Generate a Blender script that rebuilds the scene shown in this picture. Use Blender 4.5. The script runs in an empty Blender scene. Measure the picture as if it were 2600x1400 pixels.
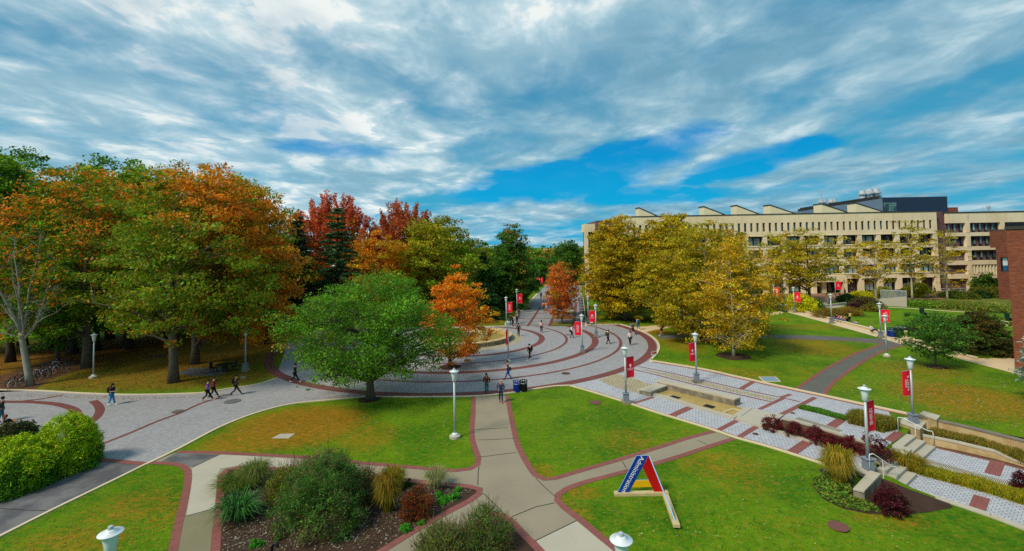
import bpy, bmesh, math, random
import numpy as np
from mathutils import Vector, Matrix
from mathutils.geometry import delaunay_2d_cdt
R = math.radians
sc = bpy.context.scene
COL = sc.collection
random.seed(5)
# ---------------------------------------------------------------- camera
F_PX, ROLL, PITCH, HOR, CAMH = 1200.0, 0.018, R(2.5), 626.0, 12.5
cR = Vector((math.cos(ROLL), 0, -math.sin(ROLL)))
cF = Vector((0, math.cos(PITCH), math.sin(PITCH)))
cU = cR.cross(cF).normalized(); cR = cF.cross(cU).normalized()
Y0 = HOR - F_PX * math.tan(PITCH)
camd = bpy.data.cameras.new('camera'); cam = bpy.data.objects.new('camera', camd); COL.objects.link(cam)
camd.sensor_width = 36; camd.lens = 36 * F_PX / 2600; camd.clip_start = .1; camd.clip_end = 4000
camd.shift_y = -(700 - Y0) / 2600
cam.matrix_world = Matrix(((cR.x, cU.x, -cF.x, 0), (cR.y, cU.y, -cF.y, 0), (cR.z, cU.z, -cF.z, CAMH), (0, 0, 0, 1)))
sc.camera = cam
# ---------------------------------------------------------------- light
SUN_EL, SUN_AZ = R(48), R(-128)          # azimuth clockwise from +Y
sd = bpy.data.lights.new('sun', 'SUN'); sun = bpy.data.objects.new('sun', sd); COL.objects.link(sun)
sd.energy = 3.3; sd.angle = R(14); sd.color = (1, .88, .70)
dirv = Vector((math.sin(SUN_AZ) * math.cos(SUN_EL), math.cos(SUN_AZ) * math.cos(SUN_EL), math.sin(SUN_EL)))
sun.rotation_euler = dirv.to_track_quat('Z', 'Y').to_euler()
sc.view_settings.view_transform = 'Standard'; sc.view_settings.look = 'None'
sc.view_settings.exposure = 0.16; sc.view_settings.gamma = 1
sc.cycles.max_bounces = 5; sc.cycles.diffuse_bounces = 2; sc.cycles.glossy_bounces = 2
sc.cycles.transmission_bounces = 2; sc.cycles.transparent_max_bounces = 4
sc.cycles.use_denoising = False; sc.cycles.caustics_reflective = False; sc.cycles.caustics_refractive = False
# ---------------------------------------------------------------- node helpers
def lin(*c):
    if len(c) == 1: c = c[0]
    return tuple(((v / 255) / 12.92 if v / 255 <= .04045 else ((v / 255 + .055) / 1.055) ** 2.4) for v in c[:3])
class NT:
    def __init__(s, t): s.t = t; s.n = t.nodes; s.l = t.links; s.n.clear()
    def put(s, sock, v):
        if v is None: return
        if hasattr(v, 'is_output') or isinstance(v, bpy.types.NodeSocket): s.l.new(v, sock)
        else:
            if isinstance(v, tuple) and len(v) == 3 and sock.type == 'RGBA': v = v + (1,)
            sock.default_value = v
    def node(s, ty, ins={}, **at):
        n = s.n.new(ty)
        for k, v in at.items(): setattr(n, k, v)
        for k, v in ins.items(): s.put(n.inputs[k], v)
        return n
    def m(s, op, a, b=0.0, c=None, clamp=False):
        n = s.node('ShaderNodeMath', operation=op, use_clamp=clamp)
        s.put(n.inputs[0], a); s.put(n.inputs[1], b)
        if c is not None: s.put(n.inputs[2], c)
        return n.outputs[0]
    def vm(s, op, a, b=None):
        n = s.node('ShaderNodeVectorMath', operation=op)
        s.put(n.inputs[0], a)
        if b is not None: s.put(n.inputs[1], b)
        return n.outputs['Value'] if op in ('LENGTH', 'DISTANCE', 'DOT_PRODUCT') else n.outputs[0]
    def mix(s, f, a, b, mode='MIX'):
        n = s.node('ShaderNodeMix', data_type='RGBA', blend_type=mode)
        s.put(n.inputs[0], f); s.put(n.inputs[6], a); s.put(n.inputs[7], b)
        return n.outputs[2]
    def ss(s, v, lo, hi, a=0.0, b=1.0):
        n = s.node('ShaderNodeMapRange', interpolation_type='SMOOTHSTEP')
        for i, x in enumerate((v, lo, hi, a, b)): s.put(n.inputs[i], x)
        return n.outputs[0]
    def noise(s, vec, scale, detail=4, rough=.55, dist=0.0):
        return s.node('ShaderNodeTexNoise', {'Vector': vec, 'Scale': scale, 'Detail': detail, 'Roughness': rough, 'Distortion': dist}).outputs[0]
    def xyz(s, x, y, z=0.0):
        n = s.node('ShaderNodeCombineXYZ'); s.put(n.inputs[0], x); s.put(n.inputs[1], y); s.put(n.inputs[2], z); return n.outputs[0]
# ---------------------------------------------------------------- sky
w = bpy.data.worlds.new('World'); sc.world = w; w.use_nodes = True
T = NT(w.node_tree)
gd = T.node('ShaderNodeTexCoord').outputs['Generated']
sp = T.node('ShaderNodeSeparateXYZ', {0: gd}); dx, dy, dz = sp.outputs
dzp = T.m('MAXIMUM', dz, 0.0)
den = T.m('ADD', dzp, 0.10)
px_ = T.m('DIVIDE', dx, den); py_ = T.m('DIVIDE', dy, den)
pv = T.xyz(T.m('MULTIPLY', px_, 1.0), T.m('MULTIPLY', py_, .72), .3)
n1 = T.noise(pv, 1.25, 9, .53, .25)
n2 = T.noise(T.vm('ADD', pv, (3.1, 7.7, 1.0)), 3.0, 8, .60, .35)
n3 = T.noise(T.vm('ADD', pv, (9.3, 2.2, 4.0)), .9, 6, .55, .2)
yy = T.m('MAXIMUM', dy, .06)
qx = T.m('DIVIDE', dx, yy); qz = T.m('DIVIDE', dzp, yy)
jit = T.m('MULTIPLY', T.m('SUBTRACT', T.noise(T.xyz(T.m('MULTIPLY', qx, 5.0), T.m('MULTIPLY', qz, 14.0), 0.0), 1.0, 5, .6, .3), .5), 2.6)
hole = None
for cx, cz, rx, rz, sl, k in ((.27, .185, .17, .050, .25, 1.0), (.10, .135, .22, .045, .10, 1.0), (-.02, .14, .10, .022, .2, .7),
                              (.52, .170, .20, .030, .25, .95), (.30, .105, .20, .022, .0, .9), (-.37, .215, .15, .020, -.1, .7),
                              (.62, .115, .12, .018, .15, .35), (1.0, .33, .35, .03, .5, .12), (.12, .035, .25, .018, 0, .45),
                              (-.44, .27, .14, .05, -.3, .35)):
    a = T.m('SUBTRACT', qx, cx)
    b = T.m('SUBTRACT', T.m('SUBTRACT', qz, cz), T.m('MULTIPLY', a, sl))
    e = T.m('ADD', T.m('POWER', T.m('DIVIDE', a, rx), 2.0), T.m('POWER', T.m('ABSOLUTE', T.m('DIVIDE', b, rz)), 2.0))
    mk = T.ss(T.m('ADD', e, jit), 1.7, .1, 0.0, k)
    hole = mk if hole is None else T.m('MAXIMUM', hole, mk)
cov = T.m('SUBTRACT', T.ss(n1, .30, .56), hole, clamp=True)
cov = T.m('ADD', T.m('MULTIPLY', cov, .90), .02)
sky = T.node('ShaderNodeTexSky', sky_type='NISHITA', sun_disc=False, sun_elevation=SUN_EL, sun_rotation=SUN_AZ, air_density=1.0, dust_density=.3, ozone_density=3.0)
S10 = 10.0
def sx(c): return tuple(v * S10 for v in lin(c))
deep = T.mix(T.ss(dz, .02, .30), sx((0, 164, 212)), sx((0, 124, 194)))
teal = T.mix(T.ss(dz, .02, .38), sx((56, 162, 198)), sx((62, 136, 174)))
blue = T.mix(T.ss(hole, .15, .75), teal, deep)
blue = T.mix(.998, sky.outputs[0], blue)
# cloud brightness: bright towards the hidden sun (upper left), greyer to the right and low
bl = T.vm('DISTANCE', gd, (-.46, .78, .46))
glow = T.ss(bl, 1.0, .12)
v = T.m('ADD', T.m('MULTIPLY', T.ss(n2, .34, .70), .62), T.m('MULTIPLY', T.ss(n3, .35, .68), .36))
v = T.m('ADD', v, T.m('MULTIPLY', glow, .38))
ramp = T.node('ShaderNodeValToRGB', {0: v}); cr = ramp.color_ramp
while len(cr.elements) > 1: cr.elements.remove(cr.elements[0])
cr.elements[0].position = .0; cr.elements[0].color = lin(106, 154, 178) + (1,)
for p_, c_ in ((.30, (130, 172, 192)), (.58, (156, 190, 204)), (.85, (196, 217, 224)), (1.0, (238, 242, 238))):
    e_ = cr.elements.new(p_); e_.color = lin(c_) + (1,)
cl = T.vm('SCALE', ramp.outputs[0]); cl.node.inputs['Scale'].default_value = S10
skyc = T.mix(cov, blue, cl)
bg = T.node('ShaderNodeBackground', {0: skyc, 1: .098})
out = T.node('ShaderNodeOutputWorld', {0: bg.outputs[0]})
# ---------------------------------------------------------------- unprojection (photo pixels of the 2600x1400 original -> world)
C0 = Vector((0, 0, CAMH))
def ray(px, py): return cF + cR * ((px - 1300) / F_PX) + cU * ((Y0 - py) / F_PX)
def P(px, py, z=0.0):
    d = ray(px, py); return C0 + d * ((z - CAMH) / d.z)
def Q(px, py, Y):
    d = ray(px, py); return C0 + d * (Y / d.y)
ZL = -0.55
W0 = P(1672, 1050); W1 = P(2096, 1181); WD = (W1 - W0).normalized(); WN = Vector((-WD.y, WD.x, 0))   # walkway direction and its left normal
S_ST = (P(2250, 1215, -.3) - W0).dot(WD)
def HT(x, y):           # the near right lawn dips beside the lower walkway
    v_ = Vector((x, y, 0)) - W0; s_ = v_.dot(WD); n_ = v_.dot(WN)
    if n_ > 2.0: return 0.0
    t = min(1, max(0, (s_ - S_ST + 3.0) / 7.0)); t = t * t * (3 - 2 * t)
    return ZL * t
def PH(px, py):
    z = 0.0
    for _ in range(8):
        p = P(px, py, z); z = HT(p.x, p.y)
    return P(px, py, z)
# ---------------------------------------------------------------- object helpers
def link(o, parent=None):
    COL.objects.link(o)
    if parent is not None: o.parent = parent
    return o
def tag(o, label, cat, group=None):
    o['label'] = label; o['category'] = cat
    if group: o['group'] = group
    return o
def struct(o): o['kind'] = 'structure'; return o
def empty(name, loc, rz=0):
    o = bpy.data.objects.new(name, None); o.empty_display_size = .2; o.location = loc; o.rotation_euler = (0, 0, rz); return link(o)
def copy_tree(o, parent=None):
    c = o.copy(); COL.objects.link(c); c.parent = parent
    for ch in [x for x in o.children]: copy_tree(ch, c)
    return c
class MB:
    """collects geometry for ONE mesh"""
    def __init__(s): s.v = []; s.f = []; s.uv = {}; s.mi = []
    def face(s, pts, mi=0):
        b = len(s.v); s.v += [tuple(p) for p in pts]; s.f.append(tuple(range(b, b + len(pts)))); s.mi.append(mi)
    def box(s, c, d, rz=0.0, mi=0, taper=1.0):
        hx, hy, hz = d[0] / 2, d[1] / 2, d[2] / 2; b = len(s.v); cs, sn = math.cos(rz), math.sin(rz)
        for z in (-1, 1):
            k = taper if z > 0 else 1
            for x, y in ((-1, -1), (1, -1), (1, 1), (-1, 1)):
                X, Y = x * hx * k, y * hy * k
                s.v.append((c[0] + X * cs - Y * sn, c[1] + X * sn + Y * cs, c[2] + z * hz))
        for f in ((3, 2, 1, 0), (4, 5, 6, 7), (0, 1, 5, 4), (1, 2, 6, 5), (2, 3, 7, 6), (3, 0, 4, 7)):
            s.f.append(tuple(b + i for i in f)); s.mi.append(mi)
        return s
    def prism(s, pts, z0, z1, mi=0):
        """pts: footprint (x,y) ccw"""
        n = len(pts); b = len(s.v)
        ar = sum(pts[i][0] * pts[(i + 1) % n][1] - pts[(i + 1) % n][0] * pts[i][1] for i in range(n))
        if ar < 0: pts = pts[::-1]
        z0s = z0 if hasattr(z0, '__len__') else [z0] * n; z1s = z1 if hasattr(z1, '__len__') else [z1] * n
        s.v += [(p[0], p[1], z0s[i]) for i, p in enumerate(pts)] + [(p[0], p[1], z1s[i]) for i, p in enumerate(pts)]
        s.f.append(tuple(b + n - 1 - i for i in range(n))); s.f.append(tuple(b + n + i for i in range(n))); s.mi += [mi, mi]
        for i in range(n):
            j = (i + 1) % n; s.f.append((b + i, b + j, b + n + j, b + n + i)); s.mi.append(mi)
        return s
    def tube(s, pts, rad, n=6, mi=0, cap=True, sx=1.0):
        pts = [Vector(p) for p in pts]
        if not hasattr(rad, '__len__'): rad = [rad] * len(pts)
        rings = []; a0 = None
        for i, p in enumerate(pts):
            d = (pts[min(i + 1, len(pts) - 1)] - pts[max(i - 1, 0)])
            if d.length < 1e-9: d = Vector((0, 0, 1))
            d.normalize()
            if a0 is None: a0 = Vector((1, 0, 0)) if abs(d.x) < .9 else Vector((0, 1, 0))
            a = (a0 - d * a0.dot(d)).normalized(); a0 = a; bb = d.cross(a)
            b = len(s.v); rings.append(b)
            for k in range(n):
                t = 2 * math.pi * k / n; s.v.append(tuple(p + (a * math.cos(t) * sx + bb * math.sin(t)) * rad[i]))
        for i in range(len(rings) - 1):
            for k in range(n):
                j = (k + 1) % n; s.f.append((rings[i] + k, rings[i] + j, rings[i + 1] + j, rings[i + 1] + k)); s.mi.append(mi)
        if cap:
            s.f.append(tuple(rings[0] + n - 1 - k for k in range(n))); s.f.append(tuple(rings[-1] + k for k in range(n))); s.mi += [mi, mi]
        return s
    def lathe(s, prof, c=(0, 0, 0), n=20, mi=0):
        b = len(s.v)
        for r, z in prof:
            for k in range(n):
                t = 2 * math.pi * k / n; s.v.append((c[0] + r * math.cos(t), c[1] + r * math.sin(t), c[2] + z))
        for i in range(len(prof) - 1):
            for k in range(n):
                j = (k + 1) % n; s.f.append((b + i * n + k, b + i * n + j, b + (i + 1) * n + j, b + (i + 1) * n + k)); s.mi.append(mi)
        if prof[0][0] > 1e-6: s.f.append(tuple(b + n - 1 - k for k in range(n))); s.mi.append(mi)
        if prof[-1][0] > 1e-6: s.f.append(tuple(b + (len(prof) - 1) * n + k for k in range(n))); s.mi.append(mi)
        return s
    def ball(s, c, r, n=10, m=7, mi=0):
        rr = r if hasattr(r, '__len__') else (r, r, r); b = len(s.v)
        for i in range(m + 1):
            a = math.pi * i / m
            for k in range(n):
                t = 2 * math.pi * k / n
                s.v.append((c[0] + rr[0] * math.sin(a) * math.cos(t), c[1] + rr[1] * math.sin(a) * math.sin(t), c[2] - rr[2] * math.cos(a)))
        for i in range(m):
            for k in range(n):
                j = (k + 1) % n; s.f.append((b + i * n + k, b + i * n + j, b + (i + 1) * n + j, b + (i + 1) * n + k)); s.mi.append(mi)
        return s
    def build(s, name, mats, parent=None, smooth=False, bevel=0):
        me = bpy.data.meshes.new(name); me.from_pydata(s.v, [], s.f)
        for m_ in (mats if isinstance(mats, (list, tuple)) else [mats]): me.materials.append(m_)
        if any(s.mi): me.polygons.foreach_set('material_index', s.mi)
        if s.uv:
            uvl = me.uv_layers.new(name='UVMap')
            for pi, p in enumerate(me.polygons):
                u = s.uv.get(pi)
                if u:
                    for li, q in zip(p.loop_indices, u): uvl.data[li].uv = q
        if smooth: me.polygons.foreach_set('use_smooth', [True] * len(me.polygons))
        me.update()
        o = bpy.data.objects.new(name, me)
        if bevel:
            b = o.modifiers.new('bevel', 'BEVEL'); b.width = bevel; b.segments = 2; b.limit_method = 'ANGLE'
        return link(o, parent)
def spline(pts, step=.6, closed=False):
    """Catmull-Rom through world points"""
    pts = [Vector(p) for p in pts]; n = len(pts); out = []
    rng = range(n if closed else n - 1)
    for i in rng:
        g = lambda k: pts[k % n] if closed else pts[min(max(k, 0), n - 1)]
        p0, p1, p2, p3 = g(i - 1), g(i), g(i + 1), g(i + 2)
        m = max(1, int((p2 - p1).length / step))
        for k in range(m):
            t = k / m
            out.append(.5 * ((2 * p1) + (p2 - p0) * t + (2 * p0 - 5 * p1 + 4 * p2 - p3) * t * t + (3 * p1 - p0 - 3 * p2 + p3) * t ** 3))
    if not closed: out.append(pts[-1])
    return out
def PX(l, z=0.0): return [P(x, y, z) for x, y in l]
def sheet(name, pts, m, z=None, dz=0.0, kind='structure', parent=None):
    """flat polygon, CDT-triangulated"""
    p2 = [Vector((p.x, p.y)) for p in pts]; n = len(p2)
    vs, es, fs, *_ = delaunay_2d_cdt(p2, [(i, (i + 1) % n) for i in range(n)], [], 1, 1e-5)
    b = MB(); b.v = [(v.x, v.y, (z if z is not None else HT(v.x, v.y)) + dz) for v in vs]
    b.f = []
    for f in fs:
        a, c, d = (vs[i] for i in f[:3]); cr_ = (c - a).cross(d - a)
        b.f.append(tuple(f) if cr_ > 0 else tuple(reversed(f)))
    b.mi = [0] * len(b.f)
    o = b.build(name, m, parent)
    if kind: o['kind'] = kind
    return o
def ribbon(name, pts, wid, m, z=0.0, h=0.0, off=0.0, closed=False, mb=None, hfun=None, build=True, parent=None):
    """strip of width wid centred off metres left of the line; h>0 makes it a solid kerb; UV along the line in metres"""
    b = mb or MB(); n = len(pts); L = []; Rr = []; u = [0]
    for i in range(n):
        a = pts[(i - 1) % n] if closed else pts[max(i - 1, 0)]; c = pts[(i + 1) % n] if closed else pts[min(i + 1, n - 1)]
        d = Vector((c.x - a.x, c.y - a.y, 0)); d.normalize(); nn = Vector((-d.y, d.x, 0))
        L.append(pts[i] + nn * (off + wid / 2)); Rr.append(pts[i] + nn * (off - wid / 2))
        if i: u.append(u[-1] + (pts[i] - pts[i - 1]).length)
    zf = lambda p: (hfun(p.x, p.y) if hfun else 0) + z
    for i in range(n if closed else n - 1):
        j = (i + 1) % n
        l0, l1, r0, r1 = L[i], L[j], Rr[i], Rr[j]
        zt = h
        A = [(r0.x, r0.y, zf(pts[i]) + zt), (r1.x, r1.y, zf(pts[j]) + zt), (l1.x, l1.y, zf(pts[j]) + zt), (l0.x, l0.y, zf(pts[i]) + zt)]
        uj = u[j] if j > i else u[i] + (pts[j] - pts[i]).length
        b.uv[len(b.f)] = [(u[i], 0), (uj, 0), (uj, wid), (u[i], wid)]; b.face(A)
        if h > 0:
            B = [(q[0], q[1], q[2] - h - .08) for q in A]
            b.uv[len(b.f)] = [(u[i], 0), (uj, 0), (uj, h), (u[i], h)]; b.face([B[0], B[1], A[1], A[0]])
            b.uv[len(b.f)] = [(u[i], 0), (uj, 0), (uj, h), (u[i], h)]; b.face([B[2], B[3], A[3], A[2]])
            if not closed and i == 0: b.face([B[3], B[0], A[0], A[3]])
            if not closed and i == n - 2: b.face([B[1], B[2], A[2], A[1]])
    if not build: return b
    return b.build(name, m, parent)
# ---------------------------------------------------------------- materials
def pbsdf(T, col, rough=.8, bump=None, bstr=.3, bdist=.02, metal=0.0, spec=.3):
    ins = {'Base Color': col, 'Roughness': rough, 'Metallic': metal, 'Specular IOR Level': spec}
    b = T.node('ShaderNodeBsdfPrincipled', ins)
    if bump is not None:
        bn = T.node('ShaderNodeBump', {'Strength': bstr, 'Distance': bdist, 'Height': bump}); T.l.new(bn.outputs[0], b.inputs['Normal'])
    T.node('ShaderNodeOutputMaterial', {0: b.outputs[0]}); return b
MATS = {}
def newmat(name):
    m = bpy.data.materials.new(name); m.use_nodes = True; MATS[name] = m; return m, NT(m.node_tree)
def mat(name, c, rough=.7, var=.18, scale=3.0, metal=0.0, bump=.15, fine=22.0, spec=.3, c2=None, obj=False):
    """plain weathered surface: base colour varied by two noises"""
    m, T = newmat(name)
    pos = T.node('ShaderNodeTexCoord').outputs['Object'] if obj else T.node('ShaderNodeNewGeometry').outputs['Position']
    a = T.noise(pos, scale, 5, .6); f = T.noise(pos, fine, 3, .6)
    c = lin(c)
    k = T.m('ADD', T.m('MULTIPLY', T.m('SUBTRACT', a, .5), var * 2.2), T.m('MULTIPLY', T.m('SUBTRACT', f, .5), var * 1.4))
    k = T.m('ADD', k, 1.0)
    base = c if c2 is None else T.mix(T.ss(a, .4, .62), c, lin(c2))
    sc_ = T.vm('SCALE', base); sc_.node.inputs[0].default_value = c if c2 is None else (0, 0, 0); T.put(sc_.node.inputs['Scale'], k)
    pbsdf(T, sc_, rough, f, bump, .01, metal, spec); return m
def grid_mat(name, c, joint, cell=.24, rot=0.0, mort=.03, var=.12, uv=False, row=None, c2=None, rough=.75):
    m, T = newmat(name)
    if uv:
        tc = T.node('ShaderNodeTexCoord'); v = tc.outputs['UV']
    else:
        v = T.node('ShaderNodeNewGeometry').outputs['Position']
    pos = T.node('ShaderNodeNewGeometry').outputs['Position']
    mp = T.node('ShaderNodeMapping', {'Vector': v, 'Rotation': (0, 0, rot)})
    br = T.node('ShaderNodeTexBrick', {'Vector': mp.outputs[0], 'Color1': lin(c), 'Color2': lin(c2 or tuple(x * .9 for x in c)), 'Mortar': lin(joint), 'Scale': 1.0,
                'Mortar Size': mort, 'Mortar Smooth': .3, 'Bias': 0.0, 'Brick Width': cell, 'Row Height': row or cell * .86})
    a = T.noise(pos, .35, 6, .65); f = T.noise(pos, 9, 4, .6)
    k = T.m('ADD', 1.0, T.m('ADD', T.m('MULTIPLY', T.m('SUBTRACT', a, .5), var * 3), T.m('MULTIPLY', T.m('SUBTRACT', f, .5), var * 2)))
    s = T.vm('SCALE', br.outputs[0]); T.put(s.node.inputs['Scale'], k)
    h = T.m('SUBTRACT', 1.0, br.outputs[1])
    pbsdf(T, s, rough, h, .35, .01); return m
wang = -math.atan2(WD.y, WD.x)
M_PAV = grid_mat('plaza_pavers', (163, 162, 165), (118, 118, 123), .24, wang + .5, .020, .10)
M_PAVL = grid_mat('walkway_pavers', (186, 188, 194), (126, 130, 140), .24, wang, .022, .07)
M_BEIGE = grid_mat('beige_pavers', (182, 170, 140), (118, 106, 82), .3, wang, .03, .12)
M_BRICKP = grid_mat('brick_paving', (142, 84, 78), (104, 66, 62), .11, 0, .010, .14, uv=True, row=.42)
M_BRICKR = grid_mat('ring_brick', (122, 70, 66), (88, 54, 52), .11, 0, .010, .16, uv=True, row=.42)
M_BRICKB = grid_mat('brick_band', (128, 62, 55), (82, 42, 40), .42, wang, .014, .12, row=.16)
M_PROM = grid_mat('promenade_slabs', (144, 145, 147), (108, 110, 112), 1.2, 0, .02, .08)
M_CONC = mat('aggregate_concrete', (142, 132, 112), .85, .20, .35, fine=38, bump=.3)
M_CONCL = mat('pale_concrete', (172, 166, 150), .85, .12, .6, fine=38, bump=.3)
M_CONCD = mat('brown_concrete', (124, 118, 92), .85, .14, .6, fine=30, bump=.3)
M_ASPH = mat('asphalt', (84, 84, 88), .9, .34, .5, fine=30, bump=.4, c2=(108, 107, 108))
M_ASPHP = mat('path_asphalt', (92, 94, 88), .9, .22, .5, fine=30, bump=.4)
M_KERB = mat('kerb_stone', (206, 190, 158), .8, .12, 1.2)
M_BPATH = mat('beige_path', (202, 180, 146), .85, .10, .8)
M_TERR = mat('terrace_brick', (140, 104, 84), .85, .15, .8)
M_MULCH = mat('mulch', (62, 44, 34), 1.0, .5, 1.2, fine=26, bump=.8)
M_BARK = mat('bark', (92, 84, 70), .95, .3, 3, fine=14, bump=.9)
M_BARKD = mat('dark_bark', (62, 54, 44), .95, .3, 3, fine=14, bump=.9)
M_BARKP = mat('pale_bark', (176, 168, 146), .9, .3, 2.2, fine=9, bump=.5)
M_BARKG = mat('grey_bark', (142, 138, 122), .9, .25, 3, fine=12, bump=.6)
M_CRACK = mat('joint_line', (52, 48, 42), 1, .1)
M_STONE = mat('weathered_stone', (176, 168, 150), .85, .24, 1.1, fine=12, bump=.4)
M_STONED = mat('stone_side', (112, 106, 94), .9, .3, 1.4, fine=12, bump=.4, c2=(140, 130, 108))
M_STAIN = mat('stained_wall', (196, 172, 126), .9, .25, 1.2, fine=8, bump=.3, c2=(168, 142, 100))
M_WHITE = mat('white_paint', (214, 222, 226), .4, .04, obj=True, bump=0, spec=.5)
M_LGREY = mat('light_grey_metal', (178, 186, 190), .45, .06, obj=True, bump=0, metal=.2, spec=.5)
M_GREYB = mat('grey_box', (120, 130, 142), .5, .08, obj=True, bump=0)
M_GLOBE = mat('lantern_diffuser', (206, 220, 222), .25, .03, obj=True, bump=0, spec=.6)
M_RED = mat('banner_red', (244, 16, 50), .7, .05, obj=True, bump=0)
M_TXT = mat('white_lettering', (240, 236, 236), .6, .02, obj=True, bump=0)
M_BLACK = mat('black', (18, 18, 20), .5, .1, obj=True, bump=0)
M_DGREEN = mat('dark_green_metal', (26, 50, 44), .5, .1, obj=True, bump=0)
M_BINBLUE = mat('blue_bin', (14, 48, 140), .4, .1, obj=True, bump=0)
M_SIGNBLUE = mat('sign_blue', (10, 58, 150), .35, .05, obj=True, bump=0)
M_SIGNRED = mat('sign_red', (190, 10, 16), .35, .05, obj=True, bump=0)
M_SIGNYEL = mat('sign_yellow', (228, 176, 20), .35, .05, obj=True, bump=0)
M_SIGNEDGE = mat('sign_edge', (110, 176, 214), .4, .05, obj=True, bump=0)
M_WOOD = mat('weathered_beam', (190, 172, 124), .85, .25, 2.5, fine=14)
M_IRON = mat('rusty_iron', (84, 62, 54), .8, .3, 3, fine=20, bump=.5)
M_GRATE = mat('grate', (120, 146, 164), .6, .15, 3)
M_SOIL = mat('leafy_soil', (96, 66, 40), 1.0, .4, 1.2, fine=14, bump=.6, c2=(70, 58, 40))
def stuff_mat():
    m, T = newmat('pool_water')
    pos = T.node('ShaderNodeNewGeometry').outputs['Position']
    a = T.noise(pos, .8, 5, .6); f = T.noise(pos, 6, 3, .6, .5)
    c = T.mix(a, lin(150, 126, 66), lin(190, 166, 104))
    b = T.node('ShaderNodeBsdfPrincipled', {'Base Color': c, 'Roughness': .12, 'Specular IOR Level': .5})
    bn = T.node('ShaderNodeBump', {'Strength': .25, 'Distance': .02, 'Height': f}); T.l.new(bn.outputs[0], b.inputs['Normal'])
    T.node('ShaderNodeOutputMaterial', {0: b.outputs[0]}); return m
M_WATER = stuff_mat()
# lawn: green with worn / browned patches (real dry grass), placed where the photograph shows them
def lawn_mat():
    m, T = newmat('lawn_grass')
    pos = T.node('ShaderNodeNewGeometry').outputs['Position']
    s = T.node('ShaderNodeSeparateXYZ', {0: pos}); X, Y, _ = s.outputs
    big = T.noise(pos, .22, 5, .62, .3); mid = T.noise(pos, 1.1, 5, .65, .4)
    strk = T.noise(T.xyz(T.m('MULTIPLY', X, 2.2), T.m('MULTIPLY', Y, 5.0), 0.0), 1.0, 5, .7)
    fine = T.noise(pos, 13, 5, .8); sp_ = T.noise(pos, 4.2, 5, .75, .3)
    def blobs(lst, soft=1.0):
        r = None
        for (x, y, rx, ry, k) in lst:
            p = PH(x, y) if y > 640 else Vector((x, y, 0))
            D = p.y; wx = rx * D / F_PX; wy = ry * D * D / (CAMH * F_PX)
            d = T.m('ADD', T.m('POWER', T.m('DIVIDE', T.m('SUBTRACT', X, p.x), wx), 2.0), T.m('POWER', T.m('ABSOLUTE', T.m('DIVIDE', T.m('SUBTRACT', Y, p.y), wy)), 2.0))
            d = T.m('ADD', d, T.m('MULTIPLY', T.m('SUBTRACT', mid, .5), 1.6))
            e = T.ss(d, 1.5, .1, 0.0, k); r = e if r is None else T.m('MAXIMUM', r, e)
        return r
    brown = blobs([(760, 1080, 190, 60, .95), (620, 1120, 120, 40, .8), (930, 1110, 90, 45, .55), (330, 1290, 130, 60, .5), (200, 1370, 170, 40, .55), (440, 1300, 60, 50, .5), (1750, 1110, 120, 35, .22), (1600, 1120, 100, 40, .45),
                   (1440, 1310, 70, 60, .5), (1480, 1250, 50, 20, .6), (1830, 1180, 130, 45, .5), (1375, 1195, 40, 20, .6), (1900, 1230, 100, 40, .35), (2260, 1320, 130, 25, .5), (2440, 1010, 170, 60, .75),
                   (2330, 940, 140, 30, .5), (1850, 950, 160, 22, .5), (2060, 880, 120, 30, .6), (2100, 960, 90, 40, .35), (1720, 870, 60, 30, .6), (2060, 830, 130, 10, .5), (2480, 1050, 140, 25, .55), (1650, 843, 70, 8, .8),
                   (2000, 1330, 120, 25, .25)])
    litter = blobs([(200, 900, 420, 60, 1.0), (560, 900, 200, 60, .9), (680, 860, 160, 40, .9), (400, 960, 420, 30, .75), (1230, 815, 60, 8, .6), (60, 950, 160, 40, 1.0)])
    gcol = T.mix(T.ss(big, .36, .62), lin(54, 110, 8), lin(94, 134, 12))
    gcol = T.mix(T.ss(strk, .42, .72), gcol, lin(112, 122, 18))
    bcol = T.mix(T.ss(strk, .38, .66), lin(132, 100, 18), lin(170, 116, 30))
    bf = T.m('MULTIPLY', T.ss(T.m('ADD', T.m('ADD', T.m('MULTIPLY', mid, .6), T.m('MULTIPLY', strk, .5)), T.m('MULTIPLY', brown, .42)), .60, .98), .92)
    c = T.mix(bf, gcol, bcol)
    c = T.mix(T.m('MULTIPLY', T.ss(sp_, .53, .66), .42), c, lin(150, 140, 48))
    c = T.mix(T.m('MULTIPLY', T.ss(sp_, .47, .36), .5), c, lin(34, 66, 8))
    lc = T.mix(T.ss(mid, .40, .58), lin(116, 92, 24), lin(132, 84, 34))
    c = T.mix(T.m('MULTIPLY', litter, .9), c, lc)
    k = T.m('ADD', .0, T.m('ADD', T.m('MULTIPLY', fine, 1.35), T.m('MULTIPLY', mid, .5)))
    sc_ = T.vm('SCALE', c); T.put(sc_.node.inputs['Scale'], k)
    pbsdf(T, sc_, .95, fine, .9, .05, spec=.1); return m
M_LAWN = lawn_mat()
M_MEADOW = mat('rough_meadow', (74, 104, 20), 1, .35, .35, fine=5, bump=.6, c2=(110, 100, 34))
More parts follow.
